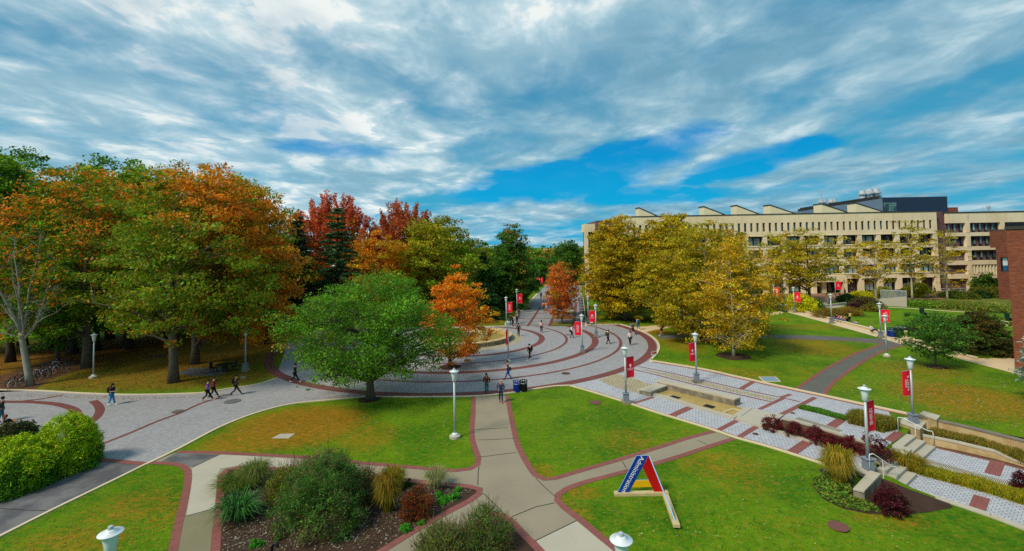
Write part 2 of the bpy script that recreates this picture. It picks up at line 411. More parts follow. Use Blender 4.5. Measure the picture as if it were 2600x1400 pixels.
# ================================================================ GROUND
TER = PX([(2232, 1222), (2262, 1226), (2316, 1249), (2412, 1279), (2513, 1312), (2600, 1347), (2700, 1385)], ZL)      # lower terrace, near edge
TERB = PX([(2760, 1100), (2600, 1112), (2500, 1093), (2420, 1078), (2335, 1060)], 0)                       # far edge = upper retaining wall
hole = [p for p in TER] + [P(2290, 1064), ][:0] + TERB + PX([(2300, 1104), (2262, 1130), (2262, 1165), (2225, 1180)])
hole2 = [Vector((p.x, p.y)) for p in hole]
def inside(pt, poly):
    c = False; n = len(poly)
    for i in range(n):
        a, b = poly[i], poly[(i + 1) % n]
        if (a.y > pt.y) != (b.y > pt.y) and pt.x < (b.x - a.x) * (pt.y - a.y) / (b.y - a.y) + a.x: c = not c
    return c
def ground():
    pts = [Vector(q) for q in ((-1500, -60), (1500, -60), (1500, 3000), (-1500, 3000))]; ed = [(0, 1), (1, 2), (2, 3), (3, 0)]
    b = len(pts); pts += hole2; ed += [(b + i, b + (i + 1) % len(hole2)) for i in range(len(hole2))]
    for i in range(40):
        for j in range(28):
            q = Vector((W0.x + 2 + i * 1.0, 5 + j * 1.0))
            if not inside(q, hole2): pts.append(q)
    vs, es, fs, *_ = delaunay_2d_cdt(pts, ed, [], 0, 1e-5)
    b = MB(); b.v = [(v.x, v.y, HT(v.x, v.y)) for v in vs]
    for f in fs:
        if len(f) < 3: continue
        c = sum((vs[i] for i in f), Vector((0, 0))) / len(f)
        if inside(c, hole2): continue
        a, c_, d = (vs[i] for i in f[:3])
        b.f.append(tuple(f) if (c_ - a).cross(d - a) > 0 else tuple(reversed(f)))
    b.mi = [0] * len(b.f)
    return struct(b.build('lawn_ground', M_LAWN))
ground()
CX, CY = -6.31, 64.93
RO = 24.12
def circ(r, a0, a1, n): return [Vector((CX + r * math.cos(R(a0 + (a1 - a0) * i / n)), CY + r * math.sin(R(a0 + (a1 - a0) * i / n)), 0)) for i in range(n + 1)]
YT = P(1287, 829).y
kerbT = PX([(-260, 990), (-120, 989), (0, 991), (101, 993), (202, 999), (328, 1003), (429, 1001.5), (517, 998), (580, 988), (650, 977.5), (700, 962)])
kerbB = PX([(372, 1180), (455, 1140), (560, 1085), (650, 1050), (740, 1027), (830, 1017.5), (928, 1009), (1050, 1009), (1205, 1007), (1300, 998), (1350, 990), (1413, 981), (1446, 979.6)])
kerbD1 = PX([(1446, 979.6), (1520, 1001), (1600, 1026), (1672, 1050), (1800, 1089), (1870, 1113), (1950, 1135), (2096, 1181), (2160, 1203)])
kerbD2 = PX([(1650, 917), (1779, 938), (1870, 958), (1950, 976), (2020, 991), (2090, 1006), (2190, 1028), (2306, 1053)])
a_tr = math.degrees(math.atan2(YT - CY, (RO + .7) * .92)); 
arcR = [Vector((CX + (RO + .75) * math.cos(t), CY + (RO + .75) * math.sin(t), 0)) for t in [math.asin((YT - CY) / (RO + .75)) * (1 - i / 30) + R(-37) * (i / 30) for i in range(31)]]
q = P(1650, 917); arcR = [p for p in arcR if p.y > q.y + .3]
arcL = [p for p in circ(RO + .75, 178, 132, 16) if p.y < YT] 
arcL = [p for p in arcL if p.y < YT]
kT = spline(kerbT); kB = spline(kerbB); kD1 = spline(kerbD1); kD2 = spline(kerbD2)
left_low = PX([(225, 1163), (150, 1160), (60, 1150), (-120, 1120), (-300, 1100)])
plaza = kT + arcL + [Vector((arcL[-1].x, YT, 0))] + [Vector((arcR[0].x, YT, 0))] + arcR + [P(1650, 917), P(1600, 1026)] + [P(1520, 1001)] + kB[::-1] + left_low
sheet('plaza_paving', plaza, M_PAV, dz=.004)
walk = [P(1575, 958), P(1650, 917)] + kD2[1:] + [P(2280, 1094), P(2260, 1127), P(2262, 1163), P(2226, 1172), P(2200, 1188)] + kD1[::-1][3:] 
# walkway pavers (upper level); stays inside the two kerbs
sheet('walkway_paving', [P(1446, 979.6), P(1585, 947), P(1630, 925), P(1650, 917)] + kD2[1:-2] + PX([(2284, 1092), (2262, 1126), (2215, 1163), (2190, 1195)]) + [p for p in kD1[::-1][4:-1]], M_PAVL, dz=.008)
sheet('lower_walkway_paving', PX([(2315, 1153), (2346, 1128), (2430, 1149), (2515, 1168), (2600, 1192), (2760, 1240), (2760, 1400), (2600, 1337), (2513, 1307), (2412, 1274), (2316, 1245), (2252, 1222), (2284, 1192)], ZL), M_PAVL, z=ZL, dz=.004)
sheet('terrace_soil', PX([(2190, 1230), (2262, 1290), (2700, 1450), (2850, 1450), (2850, 1080), (2500, 1060), (2300, 1080), (2240, 1150)], ZL), M_SOIL, z=ZL - .01)
# promenade
prom = PX([(1288, 829), (1365, 746), (1381, 730), (1392, 716), (1476, 716), (1479, 757), (1487, 830)])
sheet('promenade_paving', prom, M_PROM, dz=.006)
# centre paths
cut = lambda l: spline(PX(l), .5)
BR1 = cut([(1202, 1008), (1201, 1050), (1198, 1090), (1199, 1113), (1206, 1140), (1214, 1162), (1212, 1180), (1194, 1191), (1155, 1195.5), (1079, 1190), (978, 1181), (896, 1174.5), (776, 1162), (650, 1155), (555, 1150.5), (452, 1147.5)])
BR2 = cut([(1288, 1005), (1295, 1045), (1304, 1088), (1315, 1131), (1338, 1176), (1360.5, 1208), (1383, 1217.5), (1408.5, 1215), (1476.6, 1195), (1577.6, 1166), (1678.5, 1134.5), (1754, 1110.6), (1812, 1096)])
BR3 = cut([(1862, 1114.5), (1804.6, 1133), (1703.7, 1166), (1577.6, 1201), (1489, 1224), (1438.8, 1242), (1417, 1257), (1416, 1272), (1433.7, 1290), (1476.6, 1322.5), (1527, 1365), (1565, 1396), (1620, 1440), (1680, 1500)])
BR4 = cut([(985, 1450), (1050, 1415), (1104, 1386), (1155, 1358), (1205, 1328), (1230, 1315), (1256, 1306), (1276, 1309), (1300, 1325), (1325, 1353), (1368, 1396), (1400, 1432), (1450, 1490)])
BR5 = cut([(900, 1440), (975.5, 1396), (1053.7, 1348), (1129.5, 1305), (1192.5, 1272), (1217, 1254), (1218, 1243), (1192.5, 1236), (1129.5, 1230), (900, 1207), (750, 1194), (650, 1189), (605.6, 1187.5), (577, 1193), (563, 1207), (559, 1252), (555, 1302), (550, 1353), (546, 1405), (540, 1480)])
BR6 = cut([(378.5, 1176), (429, 1177.5), (461.8, 1183.7), (476, 1197), (477, 1221.6), (469, 1264.5), (454, 1327.6), (439, 1400), (425, 1480)])
pathpoly = BR1 + [P(372, 1179)] + BR6 + [P(540, 1500), P(1000, 1510), P(1450, 1500)] + BR3[::-1] + BR2[::-1]
sheet('garden_paths', pathpoly, M_CONC, dz=.004)
sheet('pale_path_slab', PX([(488, 1187), (560, 1155), (660, 1160), (740, 1166), (740, 1195), (606, 1183), (560, 1190), (552, 1205), (547, 1290), (473, 1311), (485, 1240)]), M_CONCL, dz=.008)
sheet('pale_path_slab', PX([(1362, 1374), (1464, 1324), (1570, 1410), (1610, 1455), (1450, 1485)]), M_CONCL, dz=.008)
sheet('brown_path_slab', PX([(470, 1312), (547, 1291), (541, 1400), (535, 1480), (445, 1480), (452, 1400)]), M_CONCD, dz=.008)
sheet('dark_path_patch', PX([(404, 1176), (446, 1151), (555, 1155), (488, 1187), (462, 1180), (430, 1174)]), M_ASPH, dz=.008)
sheet('mulch_bed', BR5 + [P(560, 1500), P(850, 1480)], M_MULCH, dz=.012)
sheet('mulch_bed', BR4, M_MULCH, dz=.012)
sheet('asphalt_drive', PX([(372, 1179), (225, 1163), (150, 1160), (60, 1150), (-120, 1120), (-300, 1100), (-260, 1480), (-80, 1400), (0, 1363), (125, 1300), (300, 1215)]), M_ASPH, dz=.004)
sheet('shrub_bed', PX([(-150, 1100), (20, 1085), (150, 1120), (215, 1160), (200, 1195), (100, 1245), (0, 1275), (-150, 1300)]), M_SOIL, dz=.012)
for nm, br in (('brick_edging', BR1), ('brick_edging', BR2), ('brick_edging', BR3), ('brick_edging', BR4), ('brick_edging', BR5), ('brick_edging', BR6)):
    struct(ribbon(nm, br, .36, M_BRICKP, z=.016))
struct(ribbon('brick_edging', cut([(225, 1165), (300, 1172), (376, 1179)]), .4, M_BRICKP, z=.016))
# kerbs
for nm, k_, off in (('kerb', kT, 0), ('kerb', kB, 0), ('kerb', kD1[:-2], 0)):
    struct(ribbon(nm, k_, .20, M_KERB, h=.07))
struct(ribbon('kerb', kD2, .24, M_KERB, h=.12))
struct(ribbon('kerb', arcR, .26, M_KERB, h=.09))
struct(ribbon('kerb', cut([(-80, 1400), (0, 1363), (125, 1300), (300, 1215), (372, 1179)]), .16, M_KERB, h=.06))
struct(ribbon('kerb', [Vector((arcL[-1].x, YT, 0)), Vector((P(1287, 829).x, YT, 0))], .24, M_KERB, h=.09))
struct(ribbon('kerb', [Vector((P(1490, 829).x, YT, 0)), Vector((P(1580, 831).x, YT, 0))], .24, M_KERB, h=.09))
struct(ribbon('kerb', arcL, .24, M_KERB, h=.09))
struct(ribbon('kerb', PX([(1287, 829), (1330, 783), (1364, 747)]), .4, M_KERB, h=.09))
struct(ribbon('kerb', PX([(1488, 829), (1483, 790), (1480, 757)]), .3, M_KERB, h=.09))
# brick rings and bands
def ringband(r, wd, a0, a1):
    pts = [p for p in circ(r, a0, a1, int(abs(a1 - a0)))]
    pts = [p for p in pts if p.y < YT - .3]
    runs = []; cur = []
    for p in circ(r, a0, a1, int(abs(a1 - a0) * 1)):
        if p.y < YT - .2: cur.append(p)
        elif cur: runs.append(cur); cur = []
    if cur: runs.append(cur)
    b = MB()
    for c_ in runs:
        if len(c_) > 1: ribbon('x', c_, wd, None, z=.010, mb=b, build=False)
    return struct(b.build('brick_ring', M_BRICKR))
for r, wd, a0, a1 in ((10.09, .8, 0, 360), (13.39, .36, 0, 360), (17.12, .85, 0, 360), (20.32, .38, 0, 360), (RO, 1.0, -177, 40)): ringband(r, wd, a0, a1)
struct(ribbon('beige_ring', circ(6.7, 0, 360, 60)[:-1], 1.5, M_BEIGE, z=.007, closed=True))
for l, wd, m_ in (([(1340, 829), (1356, 805), (1372, 780)], .45, M_BRICKR), ([(1395, 829), (1403, 810), (1412, 790), (1421, 765)], .5, M_BRICKR), ([(1456, 829), (1459, 800), (1463, 768)], .6, M_BRICKR)):
    struct(ribbon('brick_stripe', PX(l), wd, m_, z=.012))
for y_ in (825.5, 809.5, 797.5, 786, 776.5, 768, 757.5, 750):
    t = (829 - y_) / 83; x0 = 1290 + t * 76; x1 = 1396 + (829 - y_) * .36; 
    struct(ribbon('dark_joint_band', PX([(x0, y_), (x1, y_)]), .45, M_BRICKR, z=.010))
    struct(ribbon('dark_joint_band', PX([(1459, y_), (1485 - (829 - y_) * .09, y_)]), .45, M_BRICKR, z=.010))
def fr(p): d = p - W0; return d.dot(WD), d.dot(WN)     # walkway frame
def wp(s_, n_, z=0.0): return Vector((W0.x + WD.x * s_ + WN.x * n_, W0.y + WD.y * s_ + WN.y * n_, z))
struct(ribbon('brick_border', kD1[1:-3], .22, M_BRICKP, z=.014, off=.21))
struct(ribbon('brick_border', [p for p in kD2[1:]], .26, M_BRICKP, z=.014, off=-.25))
def band(a, b, wd, m_=None, z=.016, name='brick_band'):
    band.k = getattr(band, 'k', 0) + 1
    struct(ribbon(name, [a, b], wd, m_ or M_BRICKP, z=z + .0011 * (band.k % 7)))
for a, b, wd in (((1605, 1026), (1659, 1009), .32), ((1704, 1057), (1752, 1035), .56), ((1822, 1094), (1872, 1068), .36), ((1878, 1110), (1921, 1084), .38), ((2012, 1149), (2056, 1119), .60),
                 ((1880, 989), (1914, 969), .42), ((1983, 1010), (2008, 1002), .36), ((1928, 1040), (1988, 1012), .32), ((1983, 1054), (2070, 1010), .38), ((2107, 1086), (2136, 1066), .60), ((2257, 1120), (2284, 1099), .52),
                 ((2226, 1174), (2238, 1166), .5)):
    band(P(*a), P(*b), wd)
for l, wd, m_ in (([(1621, 931), (1690, 945), (1760, 960.6), (1873, 986.8), (1984, 1010), (2030, 1021)], .22, M_BRICKP), ([(1606, 938), (1680, 956), (1748, 973.7), (1859, 999), (1958, 1021)], .24, M_BRICKP)):
    struct(ribbon('brick_stripe', PX(l), wd, m_, z=.014))
sheet('beige_pavers_strip', PX([(1612, 934), (1690, 948.5), (1760, 964), (1873, 991), (1975, 1013), (1958, 1017), (1859, 995), (1748, 970), (1680, 952)]), M_BEIGE, dz=.012)
sheet('beige_pavers_patch', PX([(1520, 965), (1565, 950), (1600, 958), (1655, 978), (1620, 990), (1630, 1000), (1590, 992), (1545, 978)]), M_BEIGE, dz=.012)
band(P(2262, 1224, ZL), P(2286, 1199, ZL), .55, z=ZL + .012); band(P(2481, 1292, ZL), P(2493, 1262, ZL), .60, z=ZL + .012)
band(P(2323, 1157, ZL), P(2348, 1131, ZL), .5, z=ZL + .012); band(P(2519, 1206, ZL), P(2534, 1172, ZL), .62, z=ZL + .012)
struct(ribbon('brick_border', PX([(2346, 1130), (2515, 1170), (2600, 1193), (2760, 1243)], ZL), .22, M_BRICKP, z=ZL + .012))
# right-hand paths
sheet('asphalt_path', spline(PX([(2022, 991), (2078, 951), (2133, 919), (2178, 896.5), (2228, 879), (2238, 874)]), .8) + PX([(2215, 871.6), (2101, 864), (1950, 858), (1800, 857), (1678, 861), (1663, 850), (1800, 849), (1950, 850), (2076, 852.6), (2215, 860), (2262, 860), (2298, 876.6)]) + spline(PX([(2298, 877), (2265, 884), (2215, 904), (2164.5, 934.7), (2114, 972.5), (2090, 1003)]), .8), M_ASPHP, dz=.004)
for l in ([(2020, 991), (2076, 951), (2131, 919), (2177, 896.5), (2227, 879), (2240, 872), (2225, 868), (2101, 864.5), (1950, 858.5)], [(2092, 1003), (2116, 972.5), (2166, 935), (2217, 904), (2266, 884), (2300, 877)]):
    struct(ribbon('brick_edging', spline(PX(l), .8), .34, M_BRICKP, z=.012))
sheet('beige_path', PX([(1985, 791), (1998, 793), (2101, 821), (2227.6, 856.5), (2303, 879), (2364, 890.5), (2454.7, 917), (2600, 955), (2720, 985), (2720, 930), (2576, 909.5), (2472, 910.7), (2429.5, 899), (2316, 864), (2227.6, 844), (2114, 813.5), (2026, 788), (1998, 786), (1975, 785)]), M_BPATH, dz=.008)
sheet('beige_path', PX([(1575, 832), (1640, 829), (1740, 818), (1830, 810), (1990, 790), (1985, 797), (1830, 818), (1740, 827), (1663, 838), (1636, 845)]), M_BPATH, dz=.006)
sheet('library_terrace', [P(1935, 772), P(2060, 770), P(2080, 766), P(2180, 768), P(2270, 768), P(2450, 757), Vector((118, 113.5, 0)), Vector((20, 113.5, 0)), P(1600, 756), P(1800, 762)], M_TERR, dz=.004)
sheet('concrete_walk', PX([(2062, 768), (2110, 766), (2095, 775), (2150, 777), (2120, 783), (2060, 781), (2075, 773)]), M_CONCL, dz=.010)
sheet('rough_meadow', PX([(2275, 762), (2575, 757), (2720, 762), (2720, 800), (2575, 800), (2440, 793), (2300, 779)]), M_MEADOW, dz=.004)
struct(ribbon('white_edging', PX([(2225, 779), (2300, 783), (2400, 790), (2480, 795)]), .35, M_KERB, h=.05))
struct(ribbon('white_edging', PX([(2535, 815), (2600, 824)]), .4, M_KERB, h=.05))
struct(ribbon('white_edging', PX([(2530, 821), (2600, 835)]), .4, M_KERB, h=.05))
# ground cover left: leafless soil by the bikes
sheet('bicycle_pad', PX([(-30, 998), (-30, 965), (90, 925), (170, 905), (230, 928), (130, 965), (85, 992)]), M_SOIL, dz=.004)
sheet('concrete_pad', PX([(450, 949), (484, 934), (580, 935), (560, 953), (495, 956)]), mat('slate_pad', (84, 96, 100), .8, .2, .6), dz=.004)
# joints / cracks
for l in ([(1212, 1118), (1250, 1117), (1305, 1114)], [(1215, 1162), (1260, 1156), (1310, 1150)], [(1200, 1092), (1290, 1087)], [(1213, 1232), (1214, 1200), (1216, 1185)], [(1228, 1254), (1255, 1280), (1285, 1312)],
          [(1360, 1215), (1385, 1240), (1410, 1262)], [(1300, 1313), (1360, 1288), (1408, 1278)], [(1358, 1375), (1464, 1323)], [(488, 1188), (560, 1154)], [(470, 1312), (548, 1291)], [(1580, 1172), (1590, 1190)], [(1110, 1214), (1117, 1200)], [(0, 1292), (60, 1296), (125, 1298)], [(1770, 1118), (1796, 1130)]):
    struct(ribbon('path_crack', PX(l), .035, M_CRACK, z=.020))
struct(ribbon('brick_stripe', cut([(60, 1018), (110, 1013), (160, 1003)]), .35, M_BRICKR, z=.010))
struct(ribbon('brick_stripe', cut([(246, 1133), (330, 1100), (400, 1070), (455, 1050), (510, 1025), (560, 1010)]), .30, M_BRICKR, z=.010))
struct(ribbon('brick_ring', cut([(-60, 1019), (20, 1021), (70, 1021), (130, 1025), (170, 1033), (192, 1044), (196, 1058), (185, 1075), (160, 1090)]), .62, M_BRICKR, z=.012))
struct(ribbon('brick_ring', cut([(236, 1018), (248, 1028), (254, 1042), (245, 1060), (225, 1075), (200, 1090), (170, 1100)]), .6, M_BRICKR, z=.012))
# soil circles round trees
def mulch(px, py, rx, ry=None, nm='mulch_ring'):
    c = P(px, py); r = rx * c.y / F_PX; k = 28
    pts = [c + Vector((math.cos(t) * r * (1 + .05 * math.sin(5 * t)), math.sin(t) * r * (1 + .06 * math.cos(3 * t)), 0)) for t in [2 * math.pi * i / k for i in range(k)]]
    return sheet(nm, pts, M_MULCH, dz=.018)
for a in ((938, 1014, 28), (1143, 932, 27), (1863, 905, 41), (1797, 864, 34), (1588, 812, 22), (1570, 796, 20), (2376, 932, 24), (1740, 832, 22)): mulch(*a)
sheet('mulch_bed', [PH(*q_) for q_ in [(2063.5, 1216.5), (2091, 1201), (2150, 1192), (2172, 1196), (2167, 1250), (2200, 1262), (2228, 1212), (2244, 1217), (2316, 1246), (2412, 1280), (2420, 1290), (2354, 1302), (2265, 1309), (2202, 1305), (2139, 1292), (2089, 1267), (2066, 1237)]], M_MULCH, dz=.015)
# ================================================================ BUILDINGS
def facade_mat():
    m, T = newmat('library_stone')
    pos = T.node('ShaderNodeNewGeometry').outputs['Position']; s = T.node('ShaderNodeSeparateXYZ', {0: pos}); X, Y, Z = s.outputs
    st = T.noise(T.xyz(T.m('MULTIPLY', X, 1.6), Y, T.m('MULTIPLY', Z, .22)), 1.0, 6, .7); a = T.noise(pos, .18, 4, .6)
    jn = T.m('GREATER_THAN', T.m('FRACT', T.m('DIVIDE', T.m('ADD', X, 300.0), 4.56)), .985)
    c = T.mix(T.ss(a, .35, .65), lin(234, 216, 180), lin(224, 204, 166)); c = T.mix(T.m('MULTIPLY', T.ss(st, .52, .74), .5), c, lin(150, 132, 100)); c = T.mix(T.m('MULTIPLY', jn, .35), c, lin(120, 104, 80))
    pbsdf(T, c, .85, a, .1, .01); return m
M_FAC = facade_mat()
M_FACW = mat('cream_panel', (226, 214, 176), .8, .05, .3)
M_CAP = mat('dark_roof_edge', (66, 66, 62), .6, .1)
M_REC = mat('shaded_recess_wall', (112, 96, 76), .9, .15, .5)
M_NAVY = mat('navy_cladding', (34, 52, 78), .5, .08, .5)
M_STEEL = mat('ribbed_steel', (128, 144, 162), .4, .2, .6, metal=.3)
M_FRAME = mat('window_frame', (30, 30, 32), .5, .05)
def brickwall(name, c, c2, j, w_=.9, h_=.3, axis='xz'):
    m, T = newmat(name)
    pos = T.node('ShaderNodeNewGeometry').outputs['Position']
    s = T.node('ShaderNodeSeparateXYZ', {0: pos}); X, Y, Z = s.outputs
    v = T.xyz(X if axis == 'xz' else Y, Z, 0.0)
    br = T.node('ShaderNodeTexBrick', {'Vector': v, 'Color1': lin(c), 'Color2': lin(c2), 'Mortar': lin(j), 'Scale': 1.0, 'Mortar Size': .02, 'Bias': .0, 'Brick Width': w_, 'Row Height': h_})
    a = T.noise(v, .5, 6, .7); f = T.noise(T.vm('MULTIPLY', v, (1.2, 5, 1)), 1.0, 4, .7)
    k = T.m('ADD', .45, T.m('ADD', T.m('MULTIPLY', a, .5), T.m('MULTIPLY', f, .6)))
    q_ = T.vm('SCALE', br.outputs[0]); T.put(q_.node.inputs['Scale'], k)
    pbsdf(T, q_, .9, f, .3, .02); return m
M_BRW = brickwall('red_brick_wall', (150, 84, 60), (124, 62, 48), (104, 66, 54), .6, .16)
M_BRWY = brickwall('red_brick_side', (160, 92, 64), (132, 70, 50), (112, 72, 56), .4, .13, 'yz')
M_BRP = brickwall('plum_brick_wall', (112, 84, 86), (98, 72, 76), (88, 68, 70), .6, .2)
def glass(name, c, rough=.12, c2=None):
    m, T = newmat(name)
    pos = T.node('ShaderNodeNewGeometry').outputs['Position']
    n = T.noise(pos, .5, 2, .5)
    col = T.mix(T.ss(n, .42, .58), lin(c), lin(c2 or c))
    pbsdf(T, col, rough, None, spec=.8); return m
M_GLT = glass('teal_glass', (92, 140, 136), c2=(40, 60, 66))
M_GLD = glass('dark_glass', (26, 32, 38), c2=(46, 56, 62))
M_GLB = glass('bright_blind', (150, 178, 176), .4, c2=(96, 128, 130))
YF = 114.0
def FX(px, y_=640): return Q(px, y_, YF).x
def FZ(py, px=2140): return Q(px, py, YF).z
def settle(root):
    for ch in root.children: ch.location = ch.location - root.location
def box2(mb, x0, x1, y0, y1, z0, z1, mi=0):
    mb.box(((x0 + x1) / 2, (y0 + y1) / 2, (z0 + z1) / 2), (x1 - x0, y1 - y0, z1 - z0), mi=mi); return mb
def mesh_text(o):
    sc.collection.objects.link(o); bpy.context.view_layer.update()
    me = bpy.data.meshes.new_from_object(o.evaluated_get(bpy.context.evaluated_depsgraph_get())); n = bpy.data.objects.new(o.name, me)
    n.matrix_basis = o.matrix_basis.copy(); m_ = o.data.materials[0]; bpy.data.objects.remove(o); n.name = 'lettering'
    me.materials.clear(); me.materials.append(m_); return n
def library():
    root = empty('library', (FX(1980), YF + 8, 0))
    tag(root, 'long beige stone library with rows of narrow windows and wedge rooflights behind the plane trees', 'building')
    ch = []
    xl, xr = FX(1585), FX(2383)
    zt, z1, z2, z3 = 19.25, 17.06, 14.97, 13.9
    b = MB()
    box2(b, xl, xr, YF, YF + .9, z1, zt - .25)                       # parapet
    box2(b, xl, xr, YF, YF + .9, z3, z2)
    pw = 1.49; n = int((xr - xl) / pw); wx = []
    x = xl + .3
    xs = [xr - 1.55 - i * pw for i in range(n)]; xs = [q_ for q_ in xs if q_ > xl + .6]; xs.sort()
    last = xl
    for c in xs:
        box2(b, last, c - .31, YF, YF + .9, z2, z1); last = c + .31; wx.append(c)
    box2(b, last, xr, YF, YF + .9, z2, z1)
    for za, zb in ((10.5, 11.55), (6.6, 8.5), (3.3, 4.6)): box2(b, xl, xr, YF + .0, YF + .8, za, zb)
    zc = [(11.55, 13.9), (8.5, 10.5), (4.6, 6.6)]
    bay = 4.56; nb = int((xr - xl) / bay) + 1; cols = [xr - .55 - i * bay for i in range(nb)]
    for c in cols:
        for za, zb in zc: box2(b, c - .5, c + .5, YF - .03, YF + .85, za, zb)
        box2(b, c - .55, c + .55, YF - .05, YF + .9, 0, 3.3)
    for za in (z3, 11.4, 8.4, 4.5): box2(b, xl, xr, YF - .10, YF, za - .12, za + .06)
    b.build('facade', M_FAC, root); 
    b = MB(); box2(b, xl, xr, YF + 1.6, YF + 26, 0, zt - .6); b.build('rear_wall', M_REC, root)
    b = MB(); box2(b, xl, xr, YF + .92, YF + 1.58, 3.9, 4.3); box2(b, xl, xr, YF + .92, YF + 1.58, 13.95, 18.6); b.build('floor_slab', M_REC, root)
    b = MB(); box2(b, xl - .1, xr + .1, YF - .08, YF + 27, zt - .25, zt); b.build('roof', M_CAP, root)
    for c in wx:
        f = MB(); box2(f, c - .31, c - .24, YF + .25, YF + .4, z2, z1); box2(f, c + .24, c + .31, YF + .25, YF + .4, z2, z1); box2(f, c - .24, c + .24, YF + .25, YF + .4, z1 - .1, z1)
        fo = f.build('window', M_FRAME, root)
        p = MB(); box2(p, c - .24, c + .24, YF + .40, YF + .45, z2, z1 - .1); p.build('pane', random.choice([M_GLT, M_GLT, M_GLB, M_GLD]), fo)
    for i in range(nb - 1):
        c0 = cols[i + 1] + .5; c1 = cols[i] - .5
        for k, (za, zb) in enumerate(zc):
            if k == 1 and FX(1900) > c0: continue
            yb = YF + (1.1 if k < 2 else .45)
            f = MB(); box2(f, c0, c1, yb, yb + .12, zb - .5 if k == 0 else zb - .15, zb); 
            zt_ = zb - (.5 if k == 0 else .15)
            nn = 2 if k == 0 else 3
            for j in range(nn + 1):
                xx = c0 + (c1 - c0) * j / nn; xx = min(max(xx, c0 + .1), c1 - .1); box2(f, xx - .1, xx + .1, yb, yb + .12, za, zt_)
            fo = f.build('window', M_FRAME, root)
            p = MB(); box2(p, c0 + .02, c1 - .02, yb + .13, yb + .18, za, zt_)
            p.build('pane', random.choice([M_GLT, M_GLB]) if k == 2 else random.choice([M_GLT, M_GLD, M_GLD, M_GLB]), fo)
    # ground floor glazing with mural
    for i in range(nb - 1):
        c0 = cols[i + 1] + .55; c1 = cols[i] - .55
        if c0 < FX(1900): continue
        yb = YF + 1.45; p = MB(); box2(p, c0, c1, yb, yb + .06, .1, 3.28); xm = (c0 + c1) / 2
        px = 1300 + xm / YF * 1200
        if 2330 < px or 2120 < px < 2175: p.build('ground_floor_wall', M_BRP, root); continue
        g = p.build('shop_window', M_GLD, root)
        mu = MB()
        if 2175 < px < 2330: mu.face([(c0 + .2, yb - .01, .6), (c1 - .3, yb - .01, .3), (c1 - .3, yb - .01, 2.1), (c0 + .2, yb - .01, 1.5)], 0)
        elif 1940 < px < 2045: mu.face([(c0 + .3, yb - .01, .4), (c1 - .2, yb - .01, .4), (c1 - .2, yb - .01, 2.0), (c0 + .3, yb - .01, 1.0)], 0); mu.face([(c0 + .3, yb - .02, 1.0), (c1 - .2, yb - .02, 2.0), (c1 - .2, yb - .02, 2.6), (c0 + .3, yb - .02, 1.9)], 1)
        if mu.v: mu.build('mural', [M_LGREY, M_RED], g)
        d = MB()
        for j in (1, 2): box2(d, c0 + (c1 - c0) * j / 3 - .05, c0 + (c1 - c0) * j / 3 + .05, yb - .06, yb - .03, .1, 3.28)
        d.build('mullion', M_FRAME, g)
    # portal
    b = MB(); x0, x1 = FX(2052), FX(2138); box2(b, x0, x1, YF - 1.3, YF - .12, 2.7, 4.2); box2(b, x0, x0 + .9, YF - 1.3, YF - .12, 0, 2.7); box2(b, x1 - .9, x1, YF - 1.3, YF - .12, 0, 2.7)
    b.build('portal', M_FAC, root)
    t = bpy.data.curves.new('lettering', 'FONT'); t.body = 'LIBRARY'; t.size = 1.25; t.extrude = .03; t.align_x = 'CENTER'
    o = bpy.data.objects.new('lettering', t); o.location = (FX(2086), YF - 1.34, 3.05); o.rotation_euler = (R(90), 0, 0); t.materials.append(M_FRAME); o = mesh_text(o); link(o, root)
    b = MB(); box2(b, FX(2382), FX(2411), YF + 1.2, YF + 20, 0, 19.1); b.build('brick_tower', M_BRP, root)
    # wedge rooflights
    for a, c, hpx in ((1620, 1666, 527), (1785, 1838, 524), (1868, 1925, 521), (1953, 2016, 520), (2084, 2150, 517), (2172, 2241, 515)):
        y0 = YF + 3; y1 = YF + 6.2; x0, x1 = Q(a + 3, 540, y0).x, Q(c, 540, y0).x; w_ = x1 - x0; zt_ = Q(a, hpx + 2, y0).z
        xm = x0 + w_ * .30
        m_ = MB(); m_.prism([(x0, y0), (x1, y0), (x1, y1), (x0, y1)], zt, [zt_, zt + .06, zt + .06, zt_])
        ro = m_.build('rooflight', M_FACW, root)
        cp = MB(); k = .26
        cp.v = [(x0 - .1, y0 - .1, zt_), (x1 + .5, y0 - .1, zt - .02 + .05), (x1 + .5, y1, zt + .03), (x0 - .1, y1, zt_), (x0 - .1, y0 - .1, zt_ + k), (x1 + .5, y0 - .1, zt + k * .6), (x1 + .5, y1, zt + k * .6), (x0 - .1, y1, zt_ + k)]
        cp.f = [(3, 2, 1, 0), (4, 5, 6, 7), (0, 1, 5, 4), (1, 2, 6, 5), (2, 3, 7, 6), (3, 0, 4, 7)]; cp.mi = [0] * 6
        cp.build('cap', M_CAP, ro)
    # lower left end block
    b = MB(); x0, x1 = FX(1492), FX(1520); z_ = FZ(567, 1500); box2(b, x0, x1, YF + 4, YF + 9, FZ(588, 1500), z_); box2(b, x0, x0 + .9, YF + 4, YF + 5, 0, FZ(588, 1500)); b.build('end_block', M_FAC, root)
    b = MB(); box2(b, x0 + .95, x1, YF + 5.2, YF + 9, 0, FZ(588, 1500) - .01); b.build('end_recess', M_FRAME, root)
    b = MB(); box2(b, x1 + .01, FX(1587), YF + 2, YF + 24, 0, FZ(559, 1540)); b.build('end_tower', M_BRP, root)
    settle(root); return root
library()
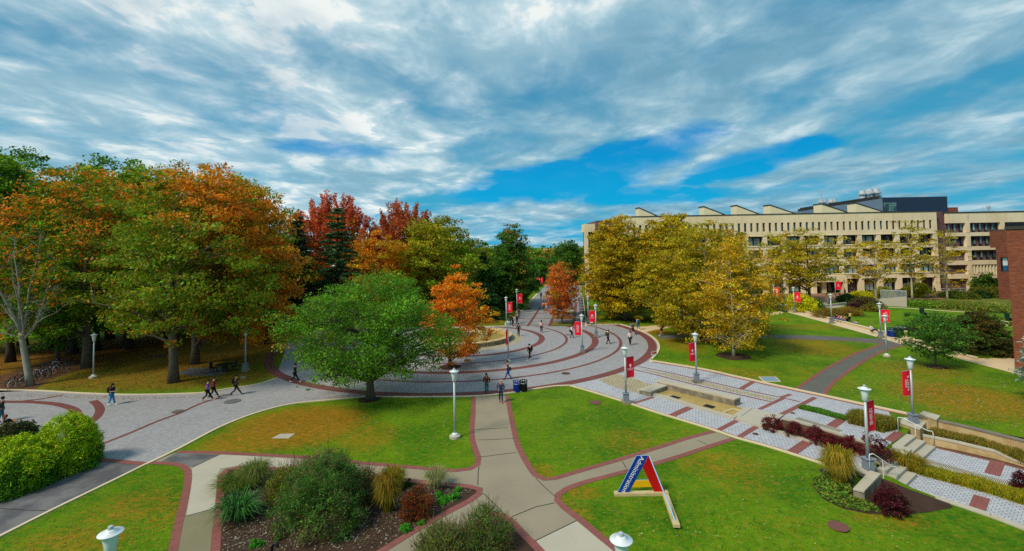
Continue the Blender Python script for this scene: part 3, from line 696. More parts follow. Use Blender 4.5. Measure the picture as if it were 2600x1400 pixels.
def wing():
    root = empty('brick_office_building', (FX(2480), YF + 5, 0))
    tag(root, 'plum brick building with beige bands and slit windows right of the library', 'building')
    x0, x1 = FX(2412), FX(2660); b = MB(); box2(b, x0, x1, YF + 1, YF + 20, 0, 18.0); b.build('wall', M_BRP, root)
    f = MB(); box2(f, x0, x1, YF + .2, YF + 1, 16.2, 18.6)
    xe = FX(2512)
    for za, zb in ((13.0, 13.9), (9.6, 10.5), (6.1, 7.1), (2.8, 3.9)): box2(f, x0, FX(2535), YF + .2, YF + 1, za, zb)
    for c in (FX(2463), FX(2552)):
        for za, zb in ((0, 2.8), (3.9, 6.1), (7.1, 9.6), (10.5, 13.0), (13.9, 16.2)): box2(f, c - .5, c + .5, YF + .15, YF + .98, za, zb)
    f.build('concrete_frame', M_FAC, root)
    c = MB(); box2(c, x0 - .1, x1, YF + .1, YF + 20, 18.61, 18.9); c.build('roof', M_CAP, root)
    for za, zb in ((13.9, 16.1), (10.6, 13.0), (7.3, 9.4)):
        for px in (2420, 2435, 2451, 2468, 2484, 2500, 2516, 2532, 2546):
            if za < 10 and px < 2460: continue
            x = FX(px); g = MB(); box2(g, x - .32, x + .32, YF + .85, YF + .98, za, zb - .05); o = g.build('window', M_FRAME, root)
            g = MB(); box2(g, x - .18, x + .22, YF + .78, YF + .84, za + .5, zb - .1); g.build('pane', random.choice([M_GLT, M_GLB]), o)
    for i in range(9):
        x = FX(2474) + i * .78; g = MB(); box2(g, x, x + .28, YF + .3, YF + 1, 3.9, 6.1); g.build('fin', M_FACW, root)
    g = MB(); box2(g, FX(2560), x1, YF + .1, YF + .18, 13.4, 16.2); g.build('dark_screen', M_FRAME, root); settle(root)
wing()
def lab():
    YB = 150.0; root = empty('laboratory_building', (Q(2320, 560, YB).x, YB, 0))
    tag(root, 'navy clad block with grey ribbed wing rising behind the library roof', 'building')
    X = lambda px: Q(px, 540, YB).x
    Z = lambda py, px=2300: Q(px, py, YB).z
    b = MB(); box2(b, X(2238), X(2407), YB, YB + 25, 0, Z(501)); b.build('navy_block', M_NAVY, root)
    b = MB(); box2(b, X(2240), X(2275), YB - .15, YB - .02, Z(537), Z(513)); o = b.build('window', M_FRAME, root)
    for i in range(5):
        for j in range(4):
            g = MB(); x = X(2243) + i * .85; z = Z(536) + j * .72; box2(g, x, x + .7, YB - .2, YB - .16, z, z + .6); g.build('pane', M_GLT, o)
    # slanting steel wing running left
    b = MB(); xs = [X(2030), X(2130), X(2236)]; zs = [Z(537, 2030), Z(523, 2130), Z(505, 2236)]
    b.prism([(xs[0], YB - 1), (xs[2], YB - 1), (xs[2], YB + 20), (xs[0], YB + 20)], 0, [zs[0], zs[2], zs[2], zs[0]]); b.build('steel_wing', M_STEEL, root)
    b = MB()
    for i in range(46):
        t = i / 45; x = xs[0] + (xs[2] - xs[0]) * t; z = zs[0] + (zs[2] - zs[0]) * t; b.box((x, YB - .5, z + .5), (.18, .18, 1.2)); 
        if i < 45: b.box((x + .35, YB - .5, z + .9), (.5, .3, .3)); b.box((x + .2, YB + .4, z + .35), (.5, .8, .5 + .4 * random.random()))
    b.build('roof_pipework', M_CAP, root)
    b = MB()
    for i in range(30): b.box((X(2270) + i * (X(2404) - X(2270)) / 29, YB + .5, Z(501) + .5), (.06, .06, 1.1))
    b.box(((X(2270) + X(2404)) / 2, YB + .5, Z(501) + 1.0), (X(2404) - X(2270), .06, .06)); b.box(((X(2270) + X(2404)) / 2, YB + .5, Z(501) + .6), (X(2404) - X(2270), .06, .06))
    b.build('roof_railing', M_LGREY, root)
    for px, pt, pb, s in ((2210, 482, 497, 1.3), (2222, 482, 497, 1.2), (2229, 478, 497, 1.45), (2245, 477, 497, 1.5), (2103, 504, 516, 1.0), (2109, 504, 516, 1.0), (2128, 504, 516, 1.0), (2135, 503, 516, 1.0)):
        zb, zt_ = Z(pb, px), Z(pt, px); m_ = MB(); h = zt_ - zb + 1.2
        m_.lathe([(.9 * s * .8, 0), (.62 * s, h * .3), (.62 * s, h * .55), (1.0 * s, h * .58), (1.0 * s, h * .68), (.8 * s, h * .7), (.66 * s, h), (.5 * s, h)], (X(px), YB + 3, zb - 1.2), 14)
        m_.build('exhaust_stack', M_LGREY, root)
    m_ = MB(); m_.tube([(X(2061), YB - 5, 0), (X(2061), YB - 5, Z(487, 2061))], .16, 5); m_.build('mast', M_LGREY, root)
    m_ = MB(); box2(m_, X(2409), X(2433), YB, YB + 5, 0, Z(527, 2420)); m_.build('stair_tower', M_BRW, root); settle(root)
lab()
def rooftop():
    root = empty('rooftop_equipment', (FX(2580), YF + 6, 18.9)); tag(root, 'small pole mounted rooftop unit on the plum brick building', 'equipment')
    m_ = MB(); z0 = FZ(535, 2580)
    for px in (2566, 2581): x = FX(px) - root.location.x; m_.tube([(x, 0, 0), (x, 0, 1.4)], .08, 5)
    m_.box((FX(2581) - root.location.x, 0, 1.3), (.6, .6, .7)); m_.box((0, 0, .35), (4, .1, .1)); m_.build('unit', M_LGREY, root)
rooftop()
def far_brick():
    YB = 96.0; xa = Q(2530, 650, YB).x; z = Q(2540, 586, YB).z
    root = empty('brick_hall', (xa + 6, YB, 0)); tag(root, 'red brick hall with a tall window beside the plum brick building', 'building')
    b = MB(); xw0, xw1, zw0, zw1 = Q(2541, 675, YB).x, Q(2566, 675, YB).x, Q(2550, 690, YB).z, Q(2550, 654, YB).z
    xu = Q(2514, 620, YB).x; dp = Vector((xu, YB, 0)).normalized() * 12
    def blk(x0, x1, z0, z1, full=True):
        d_ = dp if full else dp * .08
        b.prism([(x0, YB), (x1, YB), (x1 + d_.x, YB + d_.y), (x0 + d_.x, YB + d_.y)], z0, z1)
    blk(xu, xa + 30, zw1 + 2.0, z); blk(xa, xa + 30, zw1, zw1 + 2.0 - .003); blk(xa, xw0, zw0, zw1 - .003, False); blk(xw1, xa + 30, zw0, zw1 - .003, False); blk(xa, xa + 30, 0, zw0 - .003)
    b.build('wall', M_BRW, root)
    b = MB(); box2(b, xw0, xw1, YB + .45, YB + .6, zw0, zw1); o = b.build('window', M_FRAME, root)
    b = MB(); box2(b, (xw0 + xw1) / 2 - .1, xw1 - .15, YB + .38, YB + .44, zw0 + 1.2, zw1 - .1); b.build('blind', M_WHITE, o)
    b = MB(); box2(b, (xw0 + xw1) / 2 - .1, xw1 - .15, YB + .38, YB + .44, zw0 + .1, zw0 + 1.15); b.build('pane', glass('blue_glass', (40, 90, 140)), o)
    b = MB(); blk(xu - .1, xa + 30, z + .002, z + .25); b.build('roof', M_CAP, root); settle(root)
far_brick()
def near_brick():
    pb = P(2577, 936); x = pb.x; Y1 = pb.y
    root = empty('brick_building', (x + 5, Y1 - 8, 0)); tag(root, 'red brown brick building at the right edge beside the beige path', 'building')
    zt_ = Q(2577, 583, Y1).z
    b = MB(); box2(b, x, x + 14, Y1 - 22, Y1, 0, zt_); b.build('wall', M_BRWY, root)
    b = MB(); box2(b, x - .08, x + 14, Y1 - 22, Y1 + .08, zt_, zt_ + .3); b.build('roof', M_CAP, root); settle(root)
near_brick()
def tower():
    Y = 150; c = Q(985, 640, Y); root = empty('domed_tower', (c.x, Y, 0)); tag(root, 'grey tower with a pale dome glimpsed between the oak trees', 'tower')
    b = MB(); b.box((0, 0, 5), (6, 6, 10)); b.build('shaft', M_STONED, root)
    b = MB(); z = Q(985, 634, Y).z; b.lathe([(2.6, 10), (2.6, z - .4), (3.1, z - .3), (3.1, z), (1.6, z + .1), (1.3, z + 1.2), (.5, z + 1.9), (.05, z + 2.2)], n=14); b.build('dome', M_LGREY, root, smooth=False)
tower()
def far_house():
    Y = 330; c = Q(1383, 633, Y); root = empty('distant_building', (c.x, Y, 0)); tag(root, 'tan flat roofed building far down the promenade', 'building')
    b = MB(); box2(b, -13, 4, 0, 10, 0, Q(1375, 642, Y).z); b.build('wall', M_FAC, root); b = MB(); box2(b, -1, 7, 1, 8, 0, Q(1400, 632, Y).z); b.build('upper_wall', M_FAC, root)
far_house()
# ================================================================ WALLS, STEPS, FOUNTAINS
def solid(name, top, z, label, cat, m=M_STONE, z0=None, group=None, cap=.0, capm=None, parts=None):
    """top: photo pixels of the top outline at height z"""
    pts = [P(x, y, z) for x, y in top]; c = sum(pts, Vector()) / len(pts)
    root = empty(name, (c.x, c.y, z0 or 0)); tag(root, label, cat, group)
    l = [(p.x - c.x, p.y - c.y) for p in pts]; hb = z - (z0 or 0)
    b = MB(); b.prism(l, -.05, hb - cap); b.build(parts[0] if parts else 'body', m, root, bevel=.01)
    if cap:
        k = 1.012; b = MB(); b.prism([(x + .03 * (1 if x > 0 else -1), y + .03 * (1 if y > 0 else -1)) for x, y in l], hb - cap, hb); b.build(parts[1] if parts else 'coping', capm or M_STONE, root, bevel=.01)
    return root
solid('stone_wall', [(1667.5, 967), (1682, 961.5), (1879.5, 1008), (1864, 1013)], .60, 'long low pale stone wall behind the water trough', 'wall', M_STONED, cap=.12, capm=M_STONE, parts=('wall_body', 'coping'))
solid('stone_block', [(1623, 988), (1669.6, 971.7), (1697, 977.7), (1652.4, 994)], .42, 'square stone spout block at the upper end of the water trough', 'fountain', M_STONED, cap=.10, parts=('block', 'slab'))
def trough():
    L = PX([(1661.5, 1001), (1698, 991), (1895.6, 1039), (1863, 1057.5)], .05)
    c = sum(L, Vector()) / 4; root = empty('water_trough', (c.x, c.y, 0)); tag(root, 'long shallow trough of amber water with stone rims beside the walkway', 'fountain')
    b = MB(); b.prism([(p.x - c.x, p.y - c.y) for p in L], .0, .05); b.build('water', M_WATER, root)
    def rim(pp, wd, h, nm='rim', m_=M_CONCL):
        b = MB(); pts = [p - Vector((c.x, c.y, 0)) for p in PX(pp, 0)]; ribbon('x', pts, wd, None, z=0, h=h, mb=b, build=False); b.build(nm, m_, root)
    rim([(1620, 993), (1700, 1014), (1780, 1040), (1868, 1064)], .42, .14)
    rim([(1872, 1060), (1900, 1040)], .5, .14)
    for px, py in ((1714, 1009.5), (1801, 1032.5)):
        q_ = P(px, py, .05) - c; b = MB(); b.box((q_.x, q_.y, .065), (.75, .55, .03), rz=math.atan2(WD.y, WD.x)); b.build('drain_cover', M_BLACK, root)
    b = MB(); pts = [p - Vector((c.x, c.y, 0)) for p in PX([(1838, 1047), (1862, 1039), (1892, 1046)], .05)]; ribbon('x', pts, .22, None, z=0, h=.10, mb=b, build=False); b.build('inner_ledge', M_WOOD, root)
trough()
sheet('stone_apron', PX([(1866, 1066), (1902, 1040), (1990, 1057), (1962, 1080), (1940, 1078), (1935, 1087)]), M_CONCL, dz=.10)
struct(ribbon('apron_step', PX([(1868, 1067), (1937, 1088)]), .2, M_CONCL, h=.16))
def round_fountain():
    root = empty('round_fountain', (CX, CY, 0)); tag(root, 'large round stone fountain basin at the centre of the ringed plaza', 'fountain')
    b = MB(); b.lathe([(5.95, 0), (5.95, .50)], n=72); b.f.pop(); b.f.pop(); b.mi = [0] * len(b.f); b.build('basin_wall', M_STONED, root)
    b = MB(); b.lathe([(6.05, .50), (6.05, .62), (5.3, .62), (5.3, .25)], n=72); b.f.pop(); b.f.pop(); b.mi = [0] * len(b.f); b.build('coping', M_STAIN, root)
    b = MB(); b.lathe([(5.32, .24), (5.32, .34)], n=60); b.build('water', M_WATER, root)
    b = MB()
    for i in range(18):
        t = 2 * math.pi * i / 18; b.box((5.96 * math.cos(t), 5.96 * math.sin(t), .25), (.04, .05, .49), rz=t)
    b.build('joint', M_KERB, root)
    b = MB(); b.lathe([(1.0, .3), (.9, .5), (.25, .55), (.2, .9), (.05, .95)], n=14); b.build('spout', M_DGREEN, root)
    # water jets: thin arcs of droplets
    rng = random.Random(2); b = MB()
    for k in range(9):
        a = 2 * math.pi * k / 9; 
        for i in range(26):
            t = i / 25; r = .3 + 2.2 * t; z = .6 + 4.6 * t * (1 - t); j = .08 + .12 * t
            b.ball((r * math.cos(a) + rng.uniform(-j, j), r * math.sin(a) + rng.uniform(-j, j), z + rng.uniform(-j, j)), .035 + .04 * rng.random(), 5, 3)
    b.build('water_jet', M_WHITE, root)
round_fountain()
# retaining walls on the right
wall_z = lambda n, a, b: [a + (b - a) * i / (n - 1) for i in range(n)]
def rwall(name, pxs, ztops, zb, wd, label, m=M_STAIN, cap=M_STONE, group=None):
    pts = [P(x, y, z) for (x, y), z in zip(pxs, ztops)]; c = pts[0].copy(); c.z = 0
    root = empty(name, (c.x, c.y, 0)); tag(root, label, 'wall', group)
    b = MB(); q_ = MB(); n = len(pts)
    for i in range(n - 1):
        p, r = pts[i] - c, pts[i + 1] - c; d = Vector((r.x - p.x, r.y - p.y, 0)); nn = Vector((-d.y, d.x, 0)).normalized() * wd
        zz = [p.z - .07, r.z - .07, r.z - .07, p.z - .07]
        b.prism([(p.x, p.y), (r.x, r.y), (r.x + nn.x, r.y + nn.y), (p.x + nn.x, p.y + nn.y)], zb, zz)
        e = nn.normalized() * .03
        q_.prism([(p.x - e.x, p.y - e.y), (r.x - e.x, r.y - e.y), (r.x + nn.x + e.x, r.y + nn.y + e.y), (p.x + nn.x + e.x, p.y + nn.y + e.y)], [z + .001 for z in zz], [z + .09 for z in zz])
    b.build('wall_body', m, root); q_.build('coping', cap, root); return root
rwall('retaining_wall', [(2327, 1057), (2420, 1077), (2500, 1096), (2600, 1121), (2760, 1165)], [.22, .22, .22, .20, .18], -1.0, .35, 'upper stained retaining wall between the browned lawn and the grass bed', cap=mat('worn_coping', (120, 112, 100), .9, .35, 2.0))
rwall('retaining_wall', [(2343, 1106), (2432, 1124), (2527, 1147), (2562, 1163), (2625, 1187)], [-.05, -.08, -.12, -.28, -.42], -1.0, .28, 'lower stained retaining wall along the lower walkway below the grass bed')
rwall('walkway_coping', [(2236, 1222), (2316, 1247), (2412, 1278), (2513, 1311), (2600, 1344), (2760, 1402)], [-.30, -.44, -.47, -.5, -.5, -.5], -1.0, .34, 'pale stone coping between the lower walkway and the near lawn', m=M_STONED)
solid('stone_pier', [(2336, 1050), (2345, 1044), (2386, 1055), (2378, 1066)], .38, 'stone pier with pale cap at the start of the upper retaining wall', 'pier', M_STAIN, z0=-.6, cap=.08, parts=('pier_body', 'coping'))
solid('lamp_plinth', [(2281, 1072), (2296, 1060), (2352, 1072), (2336, 1090)], .22, 'stained stone plinth under the lamp beside the upper steps', 'plinth', M_STAIN, z0=-.6, cap=.08, parts=('plinth_body', 'coping'))
solid('stone_bench_wall', [(2166, 1240), (2195, 1246), (2237, 1203), (2208, 1195)], .30, 'blocky stone wall end jutting into the mulch bed below the tall lamp', 'wall', M_STONED, z0=-.4, cap=.10, parts=('wall_body', 'coping'))
solid('lamp_plinth', [(2168, 1192), (2205, 1204), (2226, 1186), (2192, 1177)], .22, 'pale concrete plinth carrying the lamp beside the lower steps', 'plinth', M_STONED, cap=.08, parts=('plinth_body', 'coping'))
solid('step_wall', [(2262, 1140), (2275, 1128), (2314, 1140), (2302, 1153)], .12, 'low pale stone block at the foot of the upper steps', 'wall', M_STONED, z0=-.55, cap=.08, parts=('wall_body', 'coping'))
def steps(label, a, b_, n, tread, along):
    """a,b_: photo pixels of the top edge ends at z=0; going down by n steps in world direction along"""
    A, B = P(*a), P(*b_); c = (A + B) / 2; root = empty('steps', (c.x, c.y, 0)); tag(root, label, 'steps', 'stone steps of the walkway')
    for i in range(n):
        z1 = -(i) * .55 / n; p0 = A + along * tread * i; p1 = B + along * tread * i; p2 = B + along * tread * (i + 1); p3 = A + along * tread * (i + 1)
        m_ = MB(); m_.prism([(q_.x - c.x, q_.y - c.y) for q_ in (p0, p1, p2, p3)], -.8, z1 + .012); m_.build('step', M_CONCL, root, bevel=.012)
steps('three pale stone steps beside the stained lamp plinth', (2264, 1131), (2303, 1102), 3, .46, WD)
steps('three pale stone steps below the lamp by the mulch bed', (2226, 1190), (2255, 1166), 3, .42, WD)
def handrail(pts, label):
    W_ = [P(x, y, z) for x, y, z in pts]; c = W_[0]; root = empty('handrail', (c.x, c.y, c.z)); tag(root, label, 'handrail', 'white handrails by the steps')
    m_ = MB(); m_.tube([p - c for p in W_], .025, 6); m_.build('rail', M_WHITE, root, smooth=True)
    return root, c
def rail2(a, b, za, zb, label, mids=1):
    """a,b pixels of the post feet, z of the ground there"""
    A, B = P(a[0], a[1], za), P(b[0], b[1], zb); root = empty('handrail', A); tag(root, label, 'handrail', 'white handrails by the steps')
    D = B - A; h = Vector((0, 0, .92)); top = [Vector((0, 0, 0)), h * .92, h + D * .02, h + D * .12 , D * .88 + h * 1.0, D * .98 + h, D + h * .9, D]
    top[3] = h + D * .12 * Vector((1, 1, 0)).length * 0 + Vector((D.x * .15, D.y * .15, 0)); top[4] = Vector((D.x * .85, D.y * .85, D.z)) + h
    m_ = MB(); m_.tube(top, .025, 6); m_.build('rail', M_WHITE, root, smooth=True)
    q_ = D * .5; m_ = MB(); m_.tube([q_ + Vector((0, 0, -.1)), q_ + h], .02, 6); m_.build('post', M_WHITE, root)
rail2((2281, 1096), (2371, 1134), 0, ZL, 'thin white handrail in front of the stained lamp plinth')
rail2((2209, 1198), (2278, 1230), .2, ZL, 'thin white handrail running down the lower steps')
# planter kerbs in the walkway
struct(ribbon('planter_kerb', PX([(1935, 1087), (2000, 1106), (2090, 1133), (2182, 1160), (2240, 1178)]), .28, M_CONCL, h=.14))
struct(ribbon('planter_kerb', PX([(1990, 1064), (2060, 1082), (2140, 1108), (2245, 1140)]), .30, M_CONCL, h=.12))
sheet('planter_soil', PX([(1937, 1086), (1988, 1067), (2060, 1085), (2140, 1111), (2262, 1148), (2262, 1163), (2240, 1177), (2182, 1158), (2090, 1131), (2000, 1104)]), M_SOIL, dz=.03)
def slats(a, b, n, z, label):
    A, B = P(*a, z), P(*b, z); root = empty('slotted_drain', A); tag(root, label, 'drain'); d = B - A; nn = Vector((-d.y, d.x, 0)).normalized()
    m_ = MB(); ang = math.atan2(d.y, d.x); l = d.length; m_.box((d.x / 2, d.y / 2, .015), (l, .6, .03), rz=ang); m_.build('channel', M_CONCL, root)
    m_ = MB()
    for i in range(n): q_ = d * ((i + .5) / n); m_.box((q_.x, q_.y, .034), (l / n * .28, .5, .012), rz=ang)
    m_.build('slot', M_CRACK, root)
slats((2022, 1063), (2135, 1096), 34, 0, 'slotted drain strip along the red shrub planter')
slats((2318, 1162), (2583, 1236), 62, ZL, 'slotted drain strip beside the lower upper walkway')
# ---------------------------------------------------------------- lamps
BAN = {'shield': None}
def text_obj(body, size, loc, rot, parent, m=M_TXT, name='lettering', ext=.002, shear=0, ax='CENTER'):
    t = bpy.data.curves.new(name, 'FONT'); t.body = body; t.size = size; t.extrude = ext; t.align_x = ax; t.align_y = 'CENTER'; t.shear = shear; t.space_line = .82
    o = bpy.data.objects.new(name, t); t.materials.append(m); o = mesh_text(o); link(o, parent); o.location = loc; o.rotation_euler = rot; return o
def lamp(base, label, h=4.4, foot='box', banner=None, k=1.0):
    root = empty('street_lamp', base); tag(root, label, 'street lamp', 'white street lamps around the plaza')
    z = 0
    if foot == 'box':
        m_ = MB(); m_.box((0, 0, .10), (.62, .62, .24)); m_.build('footing', M_STONED, root, bevel=.02)
        m_ = MB(); m_.box((0, 0, .50), (.42, .42, .56), taper=.94); m_.box((0, 0, .80), (.5, .5, .05)); m_.build('base_box', M_GREYB, root, bevel=.01); z = .8
    elif foot == 'plain': 
        m_ = MB(); m_.box((0, 0, .28), (.42, .42, .56), taper=.94); m_.box((0, 0, .575), (.5, .5, .05)); m_.build('base_box', M_GREYB, root, bevel=.01); z = .6
    else:
        m_ = MB(); m_.lathe([(.36, -.05), (.36, .16), (.28, .20)], n=16); m_.build('footing', M_STONE, root)
        m_ = MB(); m_.lathe([(.2, .2), (.2, .27), (.1, .34)], n=12); m_.build('base_plate', M_WHITE, root); z = .3
    m_ = MB(); m_.tube([(0, 0, z), (0, 0, h - .72)], [.085, .065], 10); m_.build('pole', M_LGREY, root, smooth=True)
    m_ = MB(); m_.lathe([(.07, h - .76), (.14, h - .70), (.16, h - .42), (.215, h - .16), (.215, h - .12)], n=18); m_.build('lantern', M_GLOBE, root, smooth=True)
    m_ = MB(); m_.lathe([(.10, h - .112), (.30, h - .10), (.32, h - .085), (.31, h - .07), (.15, h - .05), (.14, h - .01), (.08, h + .02)], n=26); m_.build('shade', M_WHITE, root, smooth=True)
    m_ = MB(); m_.lathe([(.07, h + .02), (.07, h + .11), (.03, h + .13)], n=10); m_.build('photocell', M_LGREY, root)
    if banner:
        kind, ang, w_, ht = banner; zt_ = h - .82 if kind != 'low' else h - 1.2
        e = bpy.data.objects.new('banner', None)
        m_ = MB(); a = .12; 
        # gently bowed cloth
        nn = 6; 
        for i in range(nn):
            x0 = a + w_ * i / nn; x1 = a + w_ * (i + 1) / nn; y0 = .05 * math.sin(math.pi * i / nn); y1 = .05 * math.sin(math.pi * (i + 1) / nn)
            m_.prism([(x0, y0), (x1, y1), (x1, y1 + .012), (x0, y0 + .012)], zt_ - ht, zt_)
        bo = m_.build('banner', M_RED, root); bo.rotation_euler = (0, 0, ang)
        for zz_ in (zt_ + .01, zt_ - ht - .01): r_ = MB(); r_.tube([(0, 0, zz_), (a + w_, 0, zz_)], .015, 5); r_.build('bracket', M_LGREY, bo)
        cx = a + w_ / 2; zc = zt_ - ht / 2
        flip = abs(((ang + math.pi) % (2 * math.pi)) - math.pi) > math.pi / 2 + .001       # readable face towards the camera
        rz = math.pi if flip else 0; yy_ = .075 if flip else -.012
        if kind == 'shield':
            s = MB(); sh = [(-.09, .12), (.09, .12), (.09, -.02), (.05, -.11), (0, -.15), (-.05, -.11), (-.09, -.02)]
            s.v = [(cx + x, yy_, zc + .12 + z_) for x, z_ in sh] + [(cx + x, yy_ + (.004 if flip else -.004), zc + .12 + z_) for x, z_ in sh]; n = len(sh)
            s.f = [tuple(range(n)), tuple(range(2 * n - 1, n - 1, -1))] + [(i, (i + 1) % n, n + (i + 1) % n, n + i) for i in range(n)]; s.mi = [0] * len(s.f)
            so = s.build('shield', M_TXT, bo)
            text_obj('Stony Brook\nUniversity', .115, (cx, yy_, zc - .16), (R(90), 0, rz), bo)
        elif kind == 'bang':
            s = MB(); s.box((cx, yy_, zc + .15), (.16, .006, .75)); s.box((cx, yy_, zc - .42), (.16, .006, .16)); s.build('exclamation_mark', M_TXT, bo)
        else:
            mx = max(len(l) for l in kind.split('\n'))
            o = text_obj(kind, min(.30, 1.9 * ht / 1.6 / mx * .92), (cx, yy_, zc), (R(90), R(-90) * (-1 if flip else 1) * (1), rz), bo)
            o.rotation_euler = (Matrix.Rotation(rz, 3, 'Z') @ Matrix.Rotation(R(90), 3, 'X') @ Matrix.Rotation(R(90), 3, 'Z')).to_euler()
    return root
LAMPS = [((237, 960), 'pole lamp among the oaks left of the big oak trunk', 'round', None),
 ((623, 943), 'pole lamp with grey control box by the slate pad under the oaks', 'box', None),
 ((1155, 1112), 'plain white lamp standing alone on the lawn left of the centre path', 'round', None),
 ((1291, 921), 'lamp with edge-on red banner behind the student reading by the fountain', 'round', ('shield', R(255), .75, 1.55)),
 ((1479, 896), 'lamp with OPTIMISM banner standing inside the plaza rings', 'box', ('BE LED BY\nOPTIMISM', R(180), .72, 1.55)),
 ((1514, 857), 'lamp with crest banner at the brick ring below the bike row', 'box', ('shield', R(180), .78, 1.5)),
 ((1494, 822), 'plain lamp at the foot of the parked bike row', 'box', None),
 ((1590, 1025), 'lamp with crest banner on the lawn kerb beside the water trough', 'box', ('shield', R(25), .75, 1.62)),
 ((1769, 972), 'lamp with crest banner behind the long stone wall', 'box', ('shield', R(209), .75, 1.6)),
 ((2252, 906), 'plain lamp on the lawn beside the forked asphalt path', 'round', None),
 ((2237, 858), 'lamp with LEGACY banner beside the blue bin on the beige path', 'box', ('YOUR\nLEGACY',  R(-23), .9, 1.6)),
 ((2112, 822), 'plain lamp by the seated students on the beige path', 'box', None),
 ((2017, 794), 'lamp with crest banner in front of the yellow mound shrub', 'box', ('shield', R(-28), .9, 1.75)),
 ((1966, 776), 'lamp with exclamation mark banner left of the yellow mound shrub', 'round', ('bang', R(-30), .9, 1.75)),
 ((2049, 764), 'plain lamp on the grass before the library entrance tree', 'round', None),
 ((2122, 757), 'lamp with crest banner on the library terrace', 'round', ('shield', R(-30), .9, 1.75)),
 ((1286, 825), 'lamp with OPTIMISM banner at the left corner of the promenade', 'round', ('BE LED BY\nOPTIMISM', R(5), .85, 1.65)),
 ((1313, 795), 'lamp with crest banner on the left verge of the promenade', 'round', ('shield', R(3), .9, 1.75)),
 ((1370, 736), 'lamp with red banner at the far end of the promenade', 'round', ('OPTIMISM', R(5), .9, 1.7)),
 ((1359, 732), 'small far lamp with red banner under the dark green trees', 'round', ('shield', R(5), 1.1, 1.7)),
 ((1197, 752), 'far lamp half hidden between the orange and green trees', 'round', None)]
for (b_, lb, ft, bn) in LAMPS: lamp(P(*b_), lb, foot=ft, banner=bn)
lamp(P(2205, 1192, .22), 'tall lamp with OPTIMISM banner on the plinth by the lower steps', h=4.35, foot='plain', banner=('BE LED BY\nOPTIMISM', R(27), .75, 1.65))
lamp(P(2319, 1074, .22), 'lamp with red banner on the stained plinth by the upper steps', h=4.3, foot='plain', banner=('KEEP\nWHAT IS', R(199), .75, 1.6))
lamp((P(281, 1346, 4.4).x, P(281, 1346, 4.4).y, 0), 'near lamp head rising from the lawn at the bottom left', foot='round')
lamp((P(1577, 1363, 4.4).x, P(1577, 1363, 4.4).y, 0), 'near lamp head rising beside the brick edged path at the bottom', foot='round')
for a, lb in (((772, 676), 'dark green lamp in front of the black spruce'), ((847, 674), 'dark green lamp below the layered spruce')):
    t = Q(a[0], a[1], 72); lamp((t.x, t.y, 0), lb, h=t.z, foot='round')
